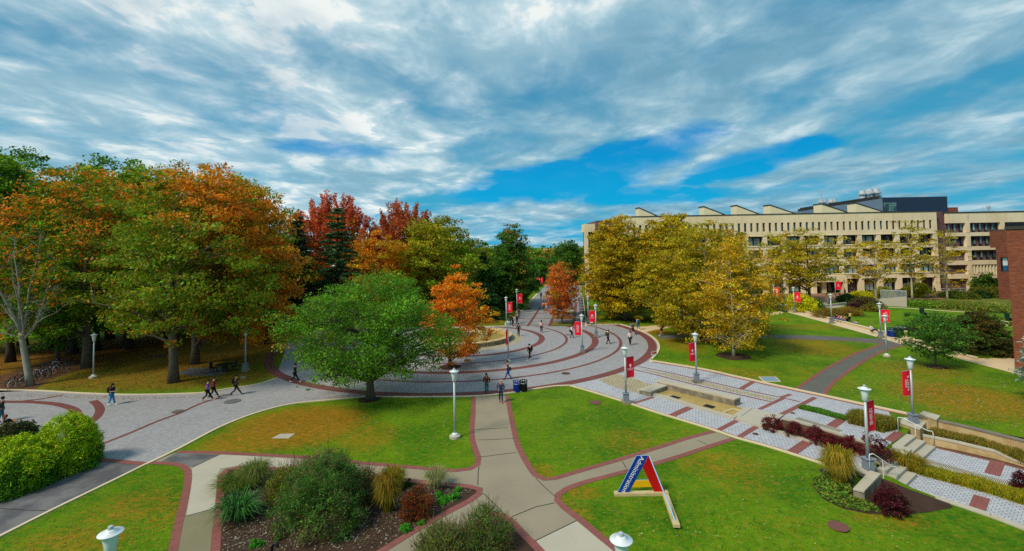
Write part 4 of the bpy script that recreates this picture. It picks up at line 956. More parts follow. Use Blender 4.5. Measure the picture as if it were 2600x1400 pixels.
# ---------------------------------------------------------------- letter A sign
def a_sign():
    Yb = P(1620, 1257).y; c = P(1620, 1257); root = empty('letter_sign', (c.x, c.y, 0)); tag(root, 'blue and red letter A sign reading Administration on the near right lawn', 'sign')
    zb = .15
    f = lambda px, py, th=0: Vector((Q(px, py, Yb).x - c.x, th, Q(px, py, Yb).z))
    zt_ = f(1630, 1157).z
    X = lambda px, py: f(px, py).x
    xL0, xL1 = X(1568, 1255), X(1597, 1255); xa0, xa1 = X(1616, 1157), X(1648, 1157); xR0, xR1 = X(1661, 1259), X(1687, 1259)
    xi, zi = X(1631, 1186), f(1631, 1186).z
    def panel(pts, nm, m_, th=.05, parent=root):
        b = MB(); n = len(pts); b.v = [(x, -th / 2, z) for x, z in pts] + [(x, th / 2, z) for x, z in pts]
        b.f = [tuple(range(n)), tuple(range(2 * n - 1, n - 1, -1))] + [((i + 1) % n, i, n + i, n + (i + 1) % n) for i in range(n)]; b.mi = [0] + [0] + [1] * n
        return b.build(nm, [m_, M_SIGNEDGE], parent)
    xs = X(1646, 1160)
    bl = panel([(xL0, zb), (xL1, zb), (xi, zi), (xs - .02, zt_), (xa0, zt_)], 'blue_leg', M_SIGNBLUE)
    panel([(xR0, zb), (xR1, zb), (xa1, zt_), (xs, zt_), (xi + .01, zi)], 'red_leg', M_SIGNRED)
    z1, z2 = f(1620, 1237).z, f(1620, 1219).z
    t1 = (z1 - zb) / (zi - zb); t2 = (z2 - zb) / (zi - zb)
    panel([(xL1 + (xi - xL1) * t1, z1), (xR0 + (xi - xR0) * t1, z1), (xR0 + (xi - xR0) * t2, z2), (xL1 + (xi - xL1) * t2, z2)], 'yellow_crossbar', M_SIGNYEL, .04)
    # text running down the blue leg
    top = Vector(((xa0 + xs) / 2, 0, zt_ - .05)); bot = Vector(((xL0 + xL1) / 2, 0, zb)); d = (bot - top).normalized(); L_ = (bot - top).length
    up = Vector((-d.z, 0, d.x)); up = up if up.x > 0 else -up
    o = text_obj('Administration', L_ * 1.02 / 6.1, (0, 0, 0), (0, 0, 0), root, shear=0)
    mid = (top + bot) / 2 + Vector((.0, -.030, 0)); M3 = Matrix((d, up, d.cross(up))).transposed()
    o.matrix_local = Matrix.Translation(mid) @ M3.to_4x4()
    # third leg: second face of the A, towards the near beam
    A = Vector((xa1, 0, zt_)); foot = P(1716, 1326, zb) - Vector((c.x, c.y, 0)); foot.z = zb; rf = Vector((xR1 + .02, 0, zb))
    nrm = (foot - A).cross(rf - A).normalized() * .022
    def pan3(pts, nm, m_):
        b = MB(); n = len(pts); b.v = [tuple(p - nrm) for p in pts] + [tuple(p + nrm) for p in pts]
        b.f = [tuple(range(n)), tuple(range(2 * n - 1, n - 1, -1))] + [((i + 1) % n, i, n + i, n + (i + 1) % n) for i in range(n)]; b.mi = [0, 0] + [1] * n
        b.build(nm, [m_, M_SIGNEDGE], root)
    e = (rf - foot).normalized()
    in_ = A + ((rf + foot) / 2 - A) * .3
    pan3([foot, foot + e * .55, in_, A - Vector((0, 0, .0))], 'near_leg', M_SIGNBLUE)
    # beams
    bm = MB(); x0 = X(1560, 1262); x1 = X(1697, 1262); bm.box(((x0 + x1) / 2, 0, zb / 2), (x1 - x0, .30, zb)); bm.build('base_beam', M_WOOD, root, bevel=.01)
    d2 = foot - rf; d2.z = 0; ang = math.atan2(d2.y, d2.x); ml = rf + d2 / 2; bm = MB()
    l2 = d2.length; st = d2.normalized() * .20
    bm.box((ml.x + st.x * .9, ml.y + st.y * .9, zb / 2 - .002), (l2 - .0, .30, zb - .004), rz=ang); bm.build('base_beam', M_WOOD, root, bevel=.01)
a_sign()
# ---------------------------------------------------------------- bins, lids, furniture
def bin_(px, py, m_, label, h=.95, r=.29):
    root = empty('litter_bin', P(px, py)); tag(root, label, 'bin', 'round slatted litter bins')
    b = MB(); b.lathe([(r * .88, .03), (r, h * .72)], n=24); b.build('body', m_, root)
    b = MB()
    for i in range(24):
        t = 2 * math.pi * i / 24; b.box((r * 1.0 * math.cos(t), r * 1.0 * math.sin(t), h * .38), (.03, .05, h * .70), rz=t)
    b.build('slats', m_, root)
    for z_, rr in ((h * .74, r + .04), (h * .97, r + .05)):
        b = MB(); b.lathe([(rr - .03, z_ - .03), (rr, z_), (rr - .03, z_ + .03)], n=24); b.f = b.f[:-2]; b.mi = b.mi[:len(b.f)]; b.build('rim', m_ if z_ > h * .8 else M_LGREY, root)
    b = MB()
    for i in range(10): t = 2 * math.pi * i / 10; b.box(((r + .03) * math.cos(t), (r + .03) * math.sin(t), h * .86), (.02, .07, h * .2), rz=t)
    b.build('top_bars', m_, root)
bin_(1312, 995, M_BINBLUE, 'blue slatted bin left of the black bin at the lawn kerb'); bin_(1330, 993.5, M_BLACK, 'black slatted bin right of the blue bin at the lawn kerb')
bin_(2265, 855, M_BINBLUE, 'blue bin beside the dark green cabinet bin on the beige path', h=1.1, r=.5)
def cab(px, py, label, poster=True, w_=1.0, h=1.25):
    root = empty('bin_cabinet', P(px, py)); tag(root, label, 'bin'); b = MB(); b.box((0, 0, h / 2), (w_, .9, h)); b.build('cabinet', M_DGREEN, root, bevel=.03)
    b = MB(); b.box((0, .03, h + .06), (w_ * 1.05, .98, .12)); b.build('lid', M_GREYB, root, bevel=.04)
    if poster:
        b = MB(); b.box((w_ * .22, -.47, h * .5), (w_ * .4, .02, h * .62)); b.build('poster', mat('poster', (206, 196, 120), .6, .4, 9), root)
cab(2288, 858, 'dark green cabinet bin with a pale poster right of the blue bin', w_=1.1)
cab(1990, 792, 'small dark green bin left of the yellow mound shrub', False, .8, 1.1)
bin_(1981, 789, M_BINBLUE, 'small blue bin behind the dark green bin near the yellow mound shrub', h=1.0, r=.4)
def disc(px, py, r, m_, label, name='manhole_cover'):
    p = PH(px, py); b = MB(); b.lathe([(r, 0), (r, .02), (r * .86, .03), (r * .84, .022)], n=24)
    o = b.build(name, m_, None); o.location = (p.x, p.y, p.z + .02); tag(o, label, 'manhole cover')
M_LID = mat('maroon_lid', (110, 70, 66), .8, .2, 4)
disc(1512, 1023, .45, M_LID, 'maroon manhole cover in the lawn left of the water trough'); disc(2128, 1338, .42, M_LID, 'oval brown manhole cover in the lawn at the bottom right')
disc(1436, 949, .42, M_IRON, 'rusty manhole cover between the lower plaza rings'); disc(1442, 851, .3, M_IRON, 'small rusty cover inside the plaza rings')
disc(1918, 1103, .18, M_IRON, 'tiny rusty square set in the walkway pavers', 'drain_grate'); disc(2013, 1050, .16, M_IRON, 'tiny rusty drain on the upper walkway', 'drain_grate')
disc(452, 1046, .42, mat('worn_patch', (92, 84, 78), .9, .3, 3), 'dark worn patch by the brick stripe', 'paving_patch'); disc(590, 1020, .62, mat('stain', (96, 96, 98), .9, .3, 3), 'dark stained paving patch right of the walkers', 'paving_patch')
disc(398, 1395 - 490, .9, M_SOIL, 'low earth hump under the oaks', 'mound')
def plate(pts, m_, label, name, z=.03, frame=None):
    W_ = [P(x, y) for x, y in pts]; c = sum(W_, Vector()) / len(W_); b = MB(); b.prism([(p.x - c.x, p.y - c.y) for p in W_], .0, z); o = b.build(name, m_, None); o.location = c; tag(o, label, 'cover')
    if frame:
        f = MB(); L_ = [(p - c) * .86 for p in W_]; f.prism([(p.x, p.y) for p in L_], z, z + .01)
        f.build('grille', frame, o)
plate([(1925, 957.5), (1970, 957.5), (1983, 970), (1939, 970)], M_KERB, 'pale framed steel grate in the lawn above the walkway', 'ventilation_grate', frame=M_GRATE)
plate([(711, 1103), (750, 1102), (733, 1114), (690, 1114)], M_CONCL, 'square grey concrete cover in the browned lawn', 'access_cover')
plate([(2080, 1193), (2097, 1190), (2101, 1197), (2086, 1200)], M_DGREEN, 'small green utility lid beside the tall grass clump', 'utility_lid')
plate([(612, 958), (626, 957), (625, 962), (610, 963)], M_STONED, 'small concrete block below the lamp by the slate pad', 'concrete_block', .12)
for px, py, lb in ((2345, 801, 'small dark green chair on the amphitheatre lawn'), (2563, 815, 'dark green chair beside the white edging at the right')):
    root = empty('garden_chair', P(px, py)); tag(root, lb, 'chair', 'dark green lawn chairs')
    b = MB(); b.box((0, 0, .42), (.75, .6, .08)); b.build('seat', M_DGREEN, root); b = MB(); b.box((0, .3, .80), (.75, .08, .7)); b.build('backrest', M_DGREEN, root)
    for sx_ in (-.3, .3):
        b = MB(); b.box((sx_, 0, .19), (.1, .5, .38)); b.build('leg', M_DGREEN, root)
def cafe():
    c = P(570, 944); root = empty('picnic_table', c); tag(root, 'round dark metal table on the slate pad under the oaks', 'table')
    b = MB(); b.lathe([(.85, .72), (.87, .75), (.85, .77)], n=24); b.build('tabletop', M_DGREEN, root); b = MB(); b.lathe([(.35, 0), (.30, .05), (.26, .72)], n=10); b.build('pedestal', M_DGREEN, root)
    for px, py, a, lb in ((541, 946, 0, 'dark metal chair left of the round table'), (592, 942, math.pi, 'dark metal chair right of the round table')):
        r2 = empty('metal_chair', P(px, py), a); tag(r2, lb, 'chair', 'dark metal chairs at the round table')
        b = MB(); b.box((0, 0, .44), (.5, .5, .04)); b.build('seat', M_DGREEN, r2); b = MB(); b.box((-.24, 0, .75), (.05, .5, .6)); b.build('backrest', M_DGREEN, r2)
        for x, y in ((-.22, -.22), (.22, -.22), (-.22, .22), (.22, .22)): b = MB(); b.box((x, y, .21), (.04, .04, .42)); b.build('leg', M_DGREEN, r2)
cafe()
def yard_sign(px, py, label, tilt=0, h=.6, w_=.45):
    root = empty('yard_sign', P(px, py), tilt); tag(root, label, 'sign'); b = MB(); b.box((0, 0, h), (w_, .02, h * .8)); b.build('board', M_TXT, root)
    b = MB(); b.box((0, -.014, h * 1.1), (w_ * .9, .006, h * .3)); b.build('red_field', M_RED, root); b = MB(); b.box((-.12, 0, h * .3), (.02, .02, h * .6)); b.box((.12, 0, h * .3), (.02, .02, h * .6)); b.build('stake', M_LGREY, root)
yard_sign(1502, 826, 'small red and white yard sign beside the bike row lamp'); yard_sign(1661, 909, 'tilted red and white sign on the kerb of the outer ring', .6, .5, .9)
def pipe():
    p = P(690, 1420); root = empty('vent_pipe', p); tag(root, 'black hooked vent pipe in the mulch at the bottom', 'pipe'); b = MB(); z = Q(700, 1385, p.y).z
    b.tube([(0, 0, 0), (0, 0, z - .1), (.03, 0, z), (.12, 0, z + .07), (.22, 0, z + .03), (.25, 0, z - .06)], .06, 8); b.build('pipe', M_BLACK, root, smooth=True)
pipe()
def ramp_wall():
    zc = 1.3; pts = [(2187, 754, 1.2), (2303, 764, 1.2)]
    a = P(2176, 772); d = P(2303, 780); root = empty('ramp_wall', a); tag(root, 'long pale concrete wing wall beside the amphitheatre stairs', 'wall')
    b = MB(); v = d - a; nn = Vector((-v.y, v.x, 0)).normalized() * .5; b.prism([(0, 0), (v.x, v.y), (v.x + nn.x, v.y + nn.y), (nn.x, nn.y)], 0, [.6, 1.9, 1.9, .6]); b.build('wall_body', M_CONCL, root)
    b = MB()
    for i in range(22): t = .5 + .5 * i / 21; b.tube([(v.x * t + nn.x / 2, v.y * t + nn.y / 2, .6 + 1.3 * t), (v.x * t + nn.x / 2, v.y * t + nn.y / 2, 2.9)], .05, 4)
    b.tube([(v.x * .5 + nn.x / 2, v.y * .5 + nn.y / 2, 2.9), (v.x + nn.x / 2, v.y + nn.y / 2, 2.9)], .06, 4); b.build('railing', M_LGREY, root)
ramp_wall()
rail_p = [(2386, 741), (2550, 737)]
def fence():
    a, d = P(2390, 747), P(2520, 745); root = empty('railing_fence', a); tag(root, 'grey railing in front of the plum brick building', 'railing'); v = d - a; b = MB()
    for i in range(9): q_ = v * (i / 8); b.tube([q_, q_ + Vector((0, 0, 1.2))], .05, 4)
    b.tube([Vector((0, 0, 1.2)), v + Vector((0, 0, 1.2))], .05, 4); b.tube([Vector((0, 0, .7)), v + Vector((0, 0, .7))], .04, 4); b.build('rails', M_LGREY, root)
fence()
rwall('seat_wall', [(2001, 784), (2026, 786), (2114, 810), (2227, 839), (2316, 861), (2429, 896), (2472, 907)], [.28] * 7, 0, .4, 'long low beige seat wall along the beige path', m=M_BPATH, cap=M_KERB)
rwall('planter_wall', [(2080, 777), (2120, 772), (2150, 768)], [.4, .4, .4], 0, .3, 'short pale wall in the shrub bed before the library', m=M_CONCL, cap=M_CONCL)
rwall('concrete_wall', [(2535, 862), (2600, 866)], [1.0, 1.0], 0, .4, 'grey wall behind the bronze tree at the right edge', m=M_STONED, cap=M_STONED)
# ================================================================ VEGETATION
def leaf_mat(name, rough=.55, trans=.42):
    m, T = newmat(name)
    at = T.node('ShaderNodeAttribute', attribute_name='col')
    b = T.node('ShaderNodeBsdfPrincipled', {'Base Color': at.outputs[0], 'Roughness': rough, 'Specular IOR Level': .25})
    tr = T.node('ShaderNodeBsdfTranslucent', {0: at.outputs[0]})
    mx = T.node('ShaderNodeMixShader', {0: trans}); T.l.new(b.outputs[0], mx.inputs[1]); T.l.new(tr.outputs[0], mx.inputs[2])
    T.node('ShaderNodeOutputMaterial', {0: mx.outputs[0]}); return m
M_LEAF = leaf_mat('leaf'); M_NEEDLE = leaf_mat('needle', .7, .12)
def mesh_np(name, V, nper, col, m, parent=None):
    """V: (n*nper,3) polygon soup of nper-gons; col: (n,3) per polygon"""
    n = len(V) // nper; me = bpy.data.meshes.new(name)
    me.vertices.add(len(V)); me.vertices.foreach_set('co', V.astype(np.float32).ravel())
    me.loops.add(len(V)); me.loops.foreach_set('vertex_index', np.arange(len(V), dtype=np.int32))
    me.polygons.add(n); me.polygons.foreach_set('loop_start', np.arange(n, dtype=np.int32) * nper)
    me.update(calc_edges=True)
    a = me.color_attributes.new('col', 'FLOAT_COLOR', 'POINT')
    c = np.ones((len(V), 4), np.float32); c[:, :3] = np.repeat(col, nper, axis=0); a.data.foreach_set('color', c.ravel())
    me.materials.append(m); o = bpy.data.objects.new(name, me); return link(o, parent)
def unit(v): return v / np.maximum(np.linalg.norm(v, axis=1, keepdims=True), 1e-9)
def leaves(rng, pos, size, upb=.6, asp=.62, dirs=None, jit=.35):
    """one folded-flat leaf quad (kite) per position"""
    n = len(pos)
    nrm = unit(rng.normal(size=(n, 3)) + np.array([0, 0, upb]))
    t = rng.normal(size=(n, 3)) if dirs is None else dirs + rng.normal(size=(n, 3)) * .35
    t = unit(t - nrm * (t * nrm).sum(1, keepdims=True)); b = np.cross(nrm, t)
    s = size * (1 + jit * rng.normal(size=(n, 1))).clip(.4, 1.9)
    V = np.empty((n, 4, 3)); V[:, 0] = pos - t * s * .5; V[:, 1] = pos + b * s * asp * .5 + t * s * .05; V[:, 2] = pos + t * s * .55; V[:, 3] = pos - b * s * asp * .5 + t * s * .05
    return V.reshape(-1, 3)
LEAFK = 1.5
G1, G2, G3 = (88, 126, 18), (64, 104, 16), (114, 140, 22)
OL, OL2 = (142, 132, 18), (112, 120, 18)
OR, OR2, OR3 = (204, 118, 16), (170, 98, 16), (216, 138, 28)
RD, RD2 = (192, 72, 36), (164, 56, 34)
YE, YE2, YE3 = (164, 142, 20), (140, 130, 18), (172, 134, 20)
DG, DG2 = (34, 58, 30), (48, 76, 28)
def colfield(rng, u, pal, pal2=None, pf=None, var=.20):
    """u (n,3) normalised crown position; pal/pal2 lists of sRGB; pf(u)->probability of pal2"""
    n = len(u); A = np.array([lin(c) for c in pal]); c = A[rng.integers(0, len(A), n)]
    if pal2 is not None:
        B = np.array([lin(c_) for c_ in pal2]); k = rng.random(n) < pf(u); c = np.where(k[:, None], B[rng.integers(0, len(B), n)], c)
    return c * LEAFK
def fill(o_, n=1): return o_
SHAPES = {
 'oak': lambda t: np.where(t < .3, .72 + .28 * (t / .3), np.sqrt(np.clip(1 - ((t - .3) / .70) ** 2, 0, 1)) ** .85),
 'round': lambda t: np.sqrt(np.clip(1 - (2 * t - 1) ** 2, 0, 1)) ** .8,
 'dome': lambda t: np.sqrt(np.clip(1 - t ** 2.2, 0, 1)),
 'cone': lambda t: (1 - t) ** .8 * .98 + .02,
 'egg': lambda t: np.where(t < .35, .6 + .4 * t / .35, np.clip(1 - ((t - .35) / .65) ** 1.8, 0, 1) ** .8),
 'vase': lambda t: np.where(t < .55, .55 + .45 * t / .55, 1 - .35 * (t - .55) / .45),
 'layer': lambda t: np.clip(.55 + .5 * np.sin(t * 3.0 + .2), .1, 1),
}
def crown_pts(rng, cx, cy, zb, zt, rx, ry, shape, ncl, lump=.28, inner=.42):
    f = SHAPES[shape]; t = rng.random(ncl * 4); Rt = f(t); keep = rng.random(len(t)) < Rt ** 1.4 + .02; t = t[keep][:ncl]; Rt = Rt[keep][:ncl]
    th = rng.random(len(t)) * 2 * np.pi; ph = rng.random(6) * 6.28
    lm = 1 + lump * (.5 * np.sin(3 * th + ph[0] + 5 * t) + .35 * np.sin(5 * th + ph[1] - 9 * t) + .3 * np.sin(8 * th + ph[2] + 14 * t) - .2)
    r = rng.random(len(t)) ** inner * lm
    x = Rt * r * np.cos(th); y = Rt * r * np.sin(th)
    tz = t + .04 * lump / .28 * np.sin(4 * th + ph[3]) 
    P_ = np.stack([cx + x * rx, cy + y * ry, zb + (zt - zb) * tz], 1); u = np.stack([x, y, t], 1)
    return P_, u
def crown(rng, pts, u, npl, cr, flat, ls, pal, pal2=None, pf=None, name='crown', parent=None, m=None, upb=.7, var=.2, asp=.62, drop=0.0, dirs=None, tint=None):
    n = len(pts); k = rng.poisson(npl, n).clip(3); tot = k.sum(); ci = np.repeat(np.arange(n), k)
    sc_ = cr * (.6 + .8 * rng.random(n))
    off = unit(rng.normal(size=(tot, 3))) * (rng.random((tot, 1)) ** .45)
    off[:, 2] *= flat; off[:, 2] -= drop * (off[:, 0] ** 2 + off[:, 1] ** 2)
    pos = pts[ci] + off * sc_[ci][:, None]
    V = leaves(rng, pos, ls, upb, asp, dirs=None if dirs is None else dirs[ci])
    cc = (1 + var * rng.normal(size=(n, 1))).clip(.45, 1.7)
    ub = u[ci] + rng.normal(size=(tot, 3)) * .05
    # leaf by leaf variation of the true leaf colour
    c = colfield(rng, ub, pal, pal2, pf) * cc[ci] * (1 + .22 * rng.normal(size=(tot, 1))).clip(.4, 1.8) * (1 + .10 * rng.normal(size=(tot, 3))).clip(.6, 1.5)
    return mesh_np(name, V, 4, c.clip(0, .9), m or M_LEAF, parent)
def trunk_mesh(rng, h, r0, pts, zb, nl, m, parent, lean=(0, 0), sub=3, top=.75, name='trunk', zt=None, bare=False):
    """tapered trunk with limbs that end in the crown clusters pts (local)"""
    b = MB(); zt = zt or pts[:, 2].max(); ht = zb + (zt - zb) * top
    n = 9; tp = []
    for i in range(n + 1):
        t = i / n; tp.append(Vector((lean[0] * t * t * ht * .1 + .25 * r0 * math.sin(4 * t + nl), lean[1] * t * t * ht * .1 + .2 * r0 * math.cos(5 * t), ht * t)))
    def tr(t): return r0 * (1 - t) ** .8 * .92 + r0 * .06
    rad = [tr(i / n) for i in range(n + 1)]; rad[0] *= 1.35; tp[0].z = -.15
    b.tube(tp, rad, 8)
    idx = rng.choice(len(pts), min(nl, len(pts)), replace=False)
    for j in idx:
        e = Vector(pts[j]); hf = min(.97, max(zb * .82 / ht, (e.z - .45 * math.hypot(e.x, e.y)) / ht)); k = hf * n; i0 = min(n - 1, int(k)); s = tp[i0].lerp(tp[i0 + 1], k - i0)
        if (e - s).length < .4: continue
        mid = s.lerp(e, .5) + Vector((0, 0, .08 * (e - s).length)); rr = min(tr(hf) * .62, r0 * .45)
        path = [s, s.lerp(mid, .6) + Vector((rng.normal() * .08, rng.normal() * .08, 0)), mid, mid.lerp(e, .55) + Vector((rng.normal() * .12, rng.normal() * .12, .05)), e]
        b.tube(path, [rr, rr * .8, rr * .6, rr * .36, rr * .10], 5, cap=False)
        dd = ((pts - np.array(e)) ** 2).sum(1); near = np.argsort(dd)[1:1 + sub * 3]; near = rng.permutation(near)[:sub]
        for q_ in near:
            a = path[rng.integers(1, 4)]; f = Vector(pts[q_]); mm = a.lerp(f, .5) + Vector((rng.normal() * .1, rng.normal() * .1, .12)); b.tube([a, mm, f], [rr * .36, rr * .22, rr * .05], 4, cap=False)
    return b.build(name, m, parent, smooth=True)
def tree(label, base, xl, xr, yt, yb, shape='oak', pal=(G1, G2), pal2=None, pf=None, ncl=170, npl=90, cr=None, flat=.5, ls=.24, trunk=M_BARK, r0=.3, group=None, name='tree', seed=0, nl=22, depth=None,
         lump=.28, inner=.42, ry=None, var=.22, top=.75, cat='tree', drop=0.0, sub=3, lean=(0, 0), upb=.7, dy=0):
    """base: photo pixel of the foot, or world Vector; xl..xr, yt..yb: crown outline in photo pixels"""
    rng = np.random.default_rng(seed + 11)
    B = base if isinstance(base, Vector) else P(*base); Y = B.y + dy
    root = empty(name, (B.x, B.y, 0)); tag(root, label, cat, group)
    ym = (yt + yb) / 2; x0, x1 = Q(xl, ym, Y).x, Q(xr, ym, Y).x; zt = Q((xl + xr) / 2, yt, Y).z; zb = max(.1, Q((xl + xr) / 2, yb, Y).z)
    rx = (x1 - x0) / 2 * 1.02; cx = (x0 + x1) / 2 - B.x; cr = cr or rx * .20
    pts, u = crown_pts(rng, cx, dy, zb + cr * .4, zt - cr * .45, rx, (ry or rx), shape, ncl, lump, inner)
    crown(rng, pts, u, npl, cr, flat, ls, pal, pal2, pf, parent=root, var=var, drop=drop, upb=upb)
    trunk_mesh(rng, 0, r0, pts, zb, nl, trunk, root, top=top, zt=zt, sub=sub, lean=lean)
    return root
def noise3(rng_seed, u, f=2.5):
    r = np.random.default_rng(rng_seed); s = 0
    for k in range(5): w_ = r.normal(size=3) * f * (1 + k * .5); s = s + np.sin(u @ w_ + r.random() * 6.28) / (1 + k * .35)
    return s / 2.2
def patch(seed, lo=0.0, f=2.5, grad=None):
    def fn(u):
        v = noise3(seed, u, f) + (grad(u) if grad is not None else 0)
        return 1 / (1 + np.exp(-(v - lo) * 5.2))
    return fn
def W(px, Y): return Vector((Q(px, 700, Y).x, Y, 0))
# --- big deciduous trees at the left
tree('tall oak with green leaves turning orange at the right, nearest the middle left walk', (437, 972), 285, 730, 418, 850, 'oak', (OL2, G1, (120, 118, 24)), (OR, OR2, (196, 120, 26)), patch(3, .5, 2.2, lambda u: 1.0 * (u[:, 2] - .75) + .5 * u[:, 0]), ncl=567, npl=88, cr=1.25, flat=.42, ls=.26, r0=.42, seed=1, nl=40, name='oak_tree', dy=1.5)
tree('oak behind the tallest one with burnt orange lower leaves', (492, 925), 470, 745, 455, 868, 'oak', (OL2, OR2, (140, 110, 22)), (OR, OR2, OR3), patch(5, .1, 2.2, lambda u: .5 * u[:, 0]), ncl=405, npl=80, cr=1.3, flat=.42, ls=.3, r0=.42, seed=2, nl=26, name='oak_tree')
tree('left oak with a flame orange top above green lower boughs', (218, 935), 5, 385, 425, 835, 'oak', (G1, G2, OL2), (OR, (206, 100, 22), (190, 122, 28)), patch(7, .5, 2.2, lambda u: 1.5 * (u[:, 2] - .55)), ncl=540, npl=88, cr=1.3, flat=.45, ls=.27, r0=.45, seed=3, nl=34, name='oak_tree')
tree('broad green oak rising behind at the far left', W(60, 66), -170, 240, 384, 800, 'oak', (G1, G2, (78, 122, 20)), None, None, ncl=445, npl=120, cr=1.5, flat=.45, ls=.36, r0=.5, trunk=M_BARKD, seed=4, name='oak_tree')
tree('green oak whose crown joins the skyline at the left', W(280, 70), 150, 385, 392, 800, 'oak', (G1, G2, (84, 120, 20)), None, None, ncl=405, npl=120, cr=1.5, flat=.45, ls=.36, r0=.5, trunk=M_BARKD, seed=5, name='oak_tree')
tree('oak with a small green and gold dome on the left skyline', W(425, 72), 345, 520, 407, 800, 'oak', (G1, OL, G3), (OR2, YE2), patch(9, .2), ncl=310, npl=80, cr=1.5, flat=.5, ls=.34, r0=.5, trunk=M_BARKD, seed=6, name='oak_tree')
tree('thin topped green oak behind the orange crown', W(600, 74), 490, 730, 440, 800, 'oak', (OL2, G1, OL), (OR, OR2), patch(10, .2), ncl=230, npl=70, cr=1.5, flat=.5, ls=.34, r0=.5, trunk=M_BARKD, seed=7, name='oak_tree')
tree('low green tree under the left oaks', W(150, 55), 70, 300, 640, 885, 'round', ((70, 120, 20), G2), None, None, ncl=229, npl=80, cr=1.0, flat=.45, ls=.24, r0=.22, seed=8, name='understorey_tree')
tree('orange leaved tree cut by the left edge', W(-10, 52), -110, 62, 595, 870, 'round', (OR, OR3, OR2), (G1, OL), patch(12, .5), ncl=110, npl=60, cr=.9, flat=.45, ls=.22, r0=.2, seed=9, name='understorey_tree')
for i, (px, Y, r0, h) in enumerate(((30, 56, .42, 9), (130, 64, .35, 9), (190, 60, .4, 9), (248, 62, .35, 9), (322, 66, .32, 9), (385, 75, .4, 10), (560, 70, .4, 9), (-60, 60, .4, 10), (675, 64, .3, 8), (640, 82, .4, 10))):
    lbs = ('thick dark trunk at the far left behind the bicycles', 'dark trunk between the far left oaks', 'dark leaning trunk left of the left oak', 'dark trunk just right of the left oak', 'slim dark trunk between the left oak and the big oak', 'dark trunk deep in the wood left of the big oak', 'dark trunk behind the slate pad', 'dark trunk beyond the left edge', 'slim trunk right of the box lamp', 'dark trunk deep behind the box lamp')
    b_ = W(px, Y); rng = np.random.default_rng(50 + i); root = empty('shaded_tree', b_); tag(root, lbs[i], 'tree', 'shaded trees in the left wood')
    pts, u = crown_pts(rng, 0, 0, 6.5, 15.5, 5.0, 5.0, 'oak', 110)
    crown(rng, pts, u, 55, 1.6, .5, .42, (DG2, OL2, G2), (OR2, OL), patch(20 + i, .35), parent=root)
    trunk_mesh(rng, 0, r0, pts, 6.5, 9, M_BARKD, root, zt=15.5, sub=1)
tree('green oak filling the skyline between the two left oaks', W(330, 62), 230, 450, 415, 820, 'oak', (G1, OL2, G3), (OL, OR2), patch(16, .7), ncl=420, npl=100, cr=1.4, flat=.45, ls=.3, r0=.4, trunk=M_BARKD, seed=16, name='oak_tree')
tree('green oak filling the far left skyline', W(-40, 60), -160, 90, 388, 800, 'oak', (G1, G2, G3), None, None, ncl=380, npl=100, cr=1.5, flat=.45, ls=.32, r0=.4, trunk=M_BARKD, seed=17, name='oak_tree')
tree('olive oak behind the orange oak crown', W(560, 80), 400, 745, 445, 800, 'oak', (OL, OL2, G1), (OR2,), patch(18, .6), ncl=420, npl=90, cr=1.6, flat=.45, ls=.36, r0=.4, trunk=M_BARKD, seed=18, name='oak_tree')
# bare pale tree
def bare_tree():
    B = P(78, 980); rng = np.random.default_rng(8); root = empty('bare_tree', (B.x, B.y, 0)); tag(root, 'leafless pale grey forked tree by the bicycles', 'tree')
    g = lambda px, py: Q(px, py, B.y) - Vector((B.x, B.y, 0)) 
    b = MB()
    T_ = [(78, 985, .36), (72, 950, .29), (64, 905, .26), (58, 870, .25), (54, 845, .24)]
    pts = [g(x, y) for x, y, _ in T_]; b.tube([Vector((p.x, 0, p.z)) for p in pts], [r for *_, r in T_], 9)
    mains = [([(54, 845), (46, 800), (40, 760), (20, 700), (2, 640)], .16), ([(55, 850), (60, 800), (56, 740), (60, 680), (66, 590)], .17), ([(54, 850), (50, 780), (50, 720), (40, 650), (42, 600)], .13),
             ([(60, 862), (85, 830), (100, 780), (108, 730), (118, 655)], .14), ([(55, 860), (30, 845), (5, 840), (-30, 835)], .09), ([(48, 830), (20, 800), (-10, 770)], .08), ([(62, 855), (72, 800), (74, 720), (88, 640)], .10),
             ([(98, 790), (125, 765), (150, 735)], .06), ([(90, 822), (120, 805), (160, 790)], .05)]
    tips = []
    for l, r in mains:
        p_ = [g(x, y) for x, y in l]; n = len(p_); dy = rng.normal() * 1.6
        p_ = [Vector((p.x, dy * (i / n) ** 1.2, p.z)) for i, p in enumerate(p_)]; b.tube(p_, [r * (1 - .8 * i / (n - 1)) for i in range(n)], 6, cap=False)
        for i in range(1, n):
            for k in range(5):
                s = p_[i - 1].lerp(p_[i], rng.random()); L = 1.6 * (1 - .4 * i / n); d = Vector((rng.normal() * .7, rng.normal() * .7, .8 + .4 * rng.random())).normalized() * L * (.5 + rng.random())
                m1 = s + d * .5 + Vector((rng.normal(), rng.normal(), 0)) * .08; e = s + d; b.tube([s, m1, e], [r * .28, r * .17, .008], 4, cap=False); tips.append(e)
                for q_ in range(2):
                    d2 = (d.normalized() + Vector((rng.normal(), rng.normal(), rng.normal())) * .5).normalized() * L * .45; b.tube([m1, m1 + d2 * .6, m1 + d2], [r * .12, .012, .006], 3, cap=False)
    b.build('trunk', M_BARKG, root, smooth=True)
bare_tree()
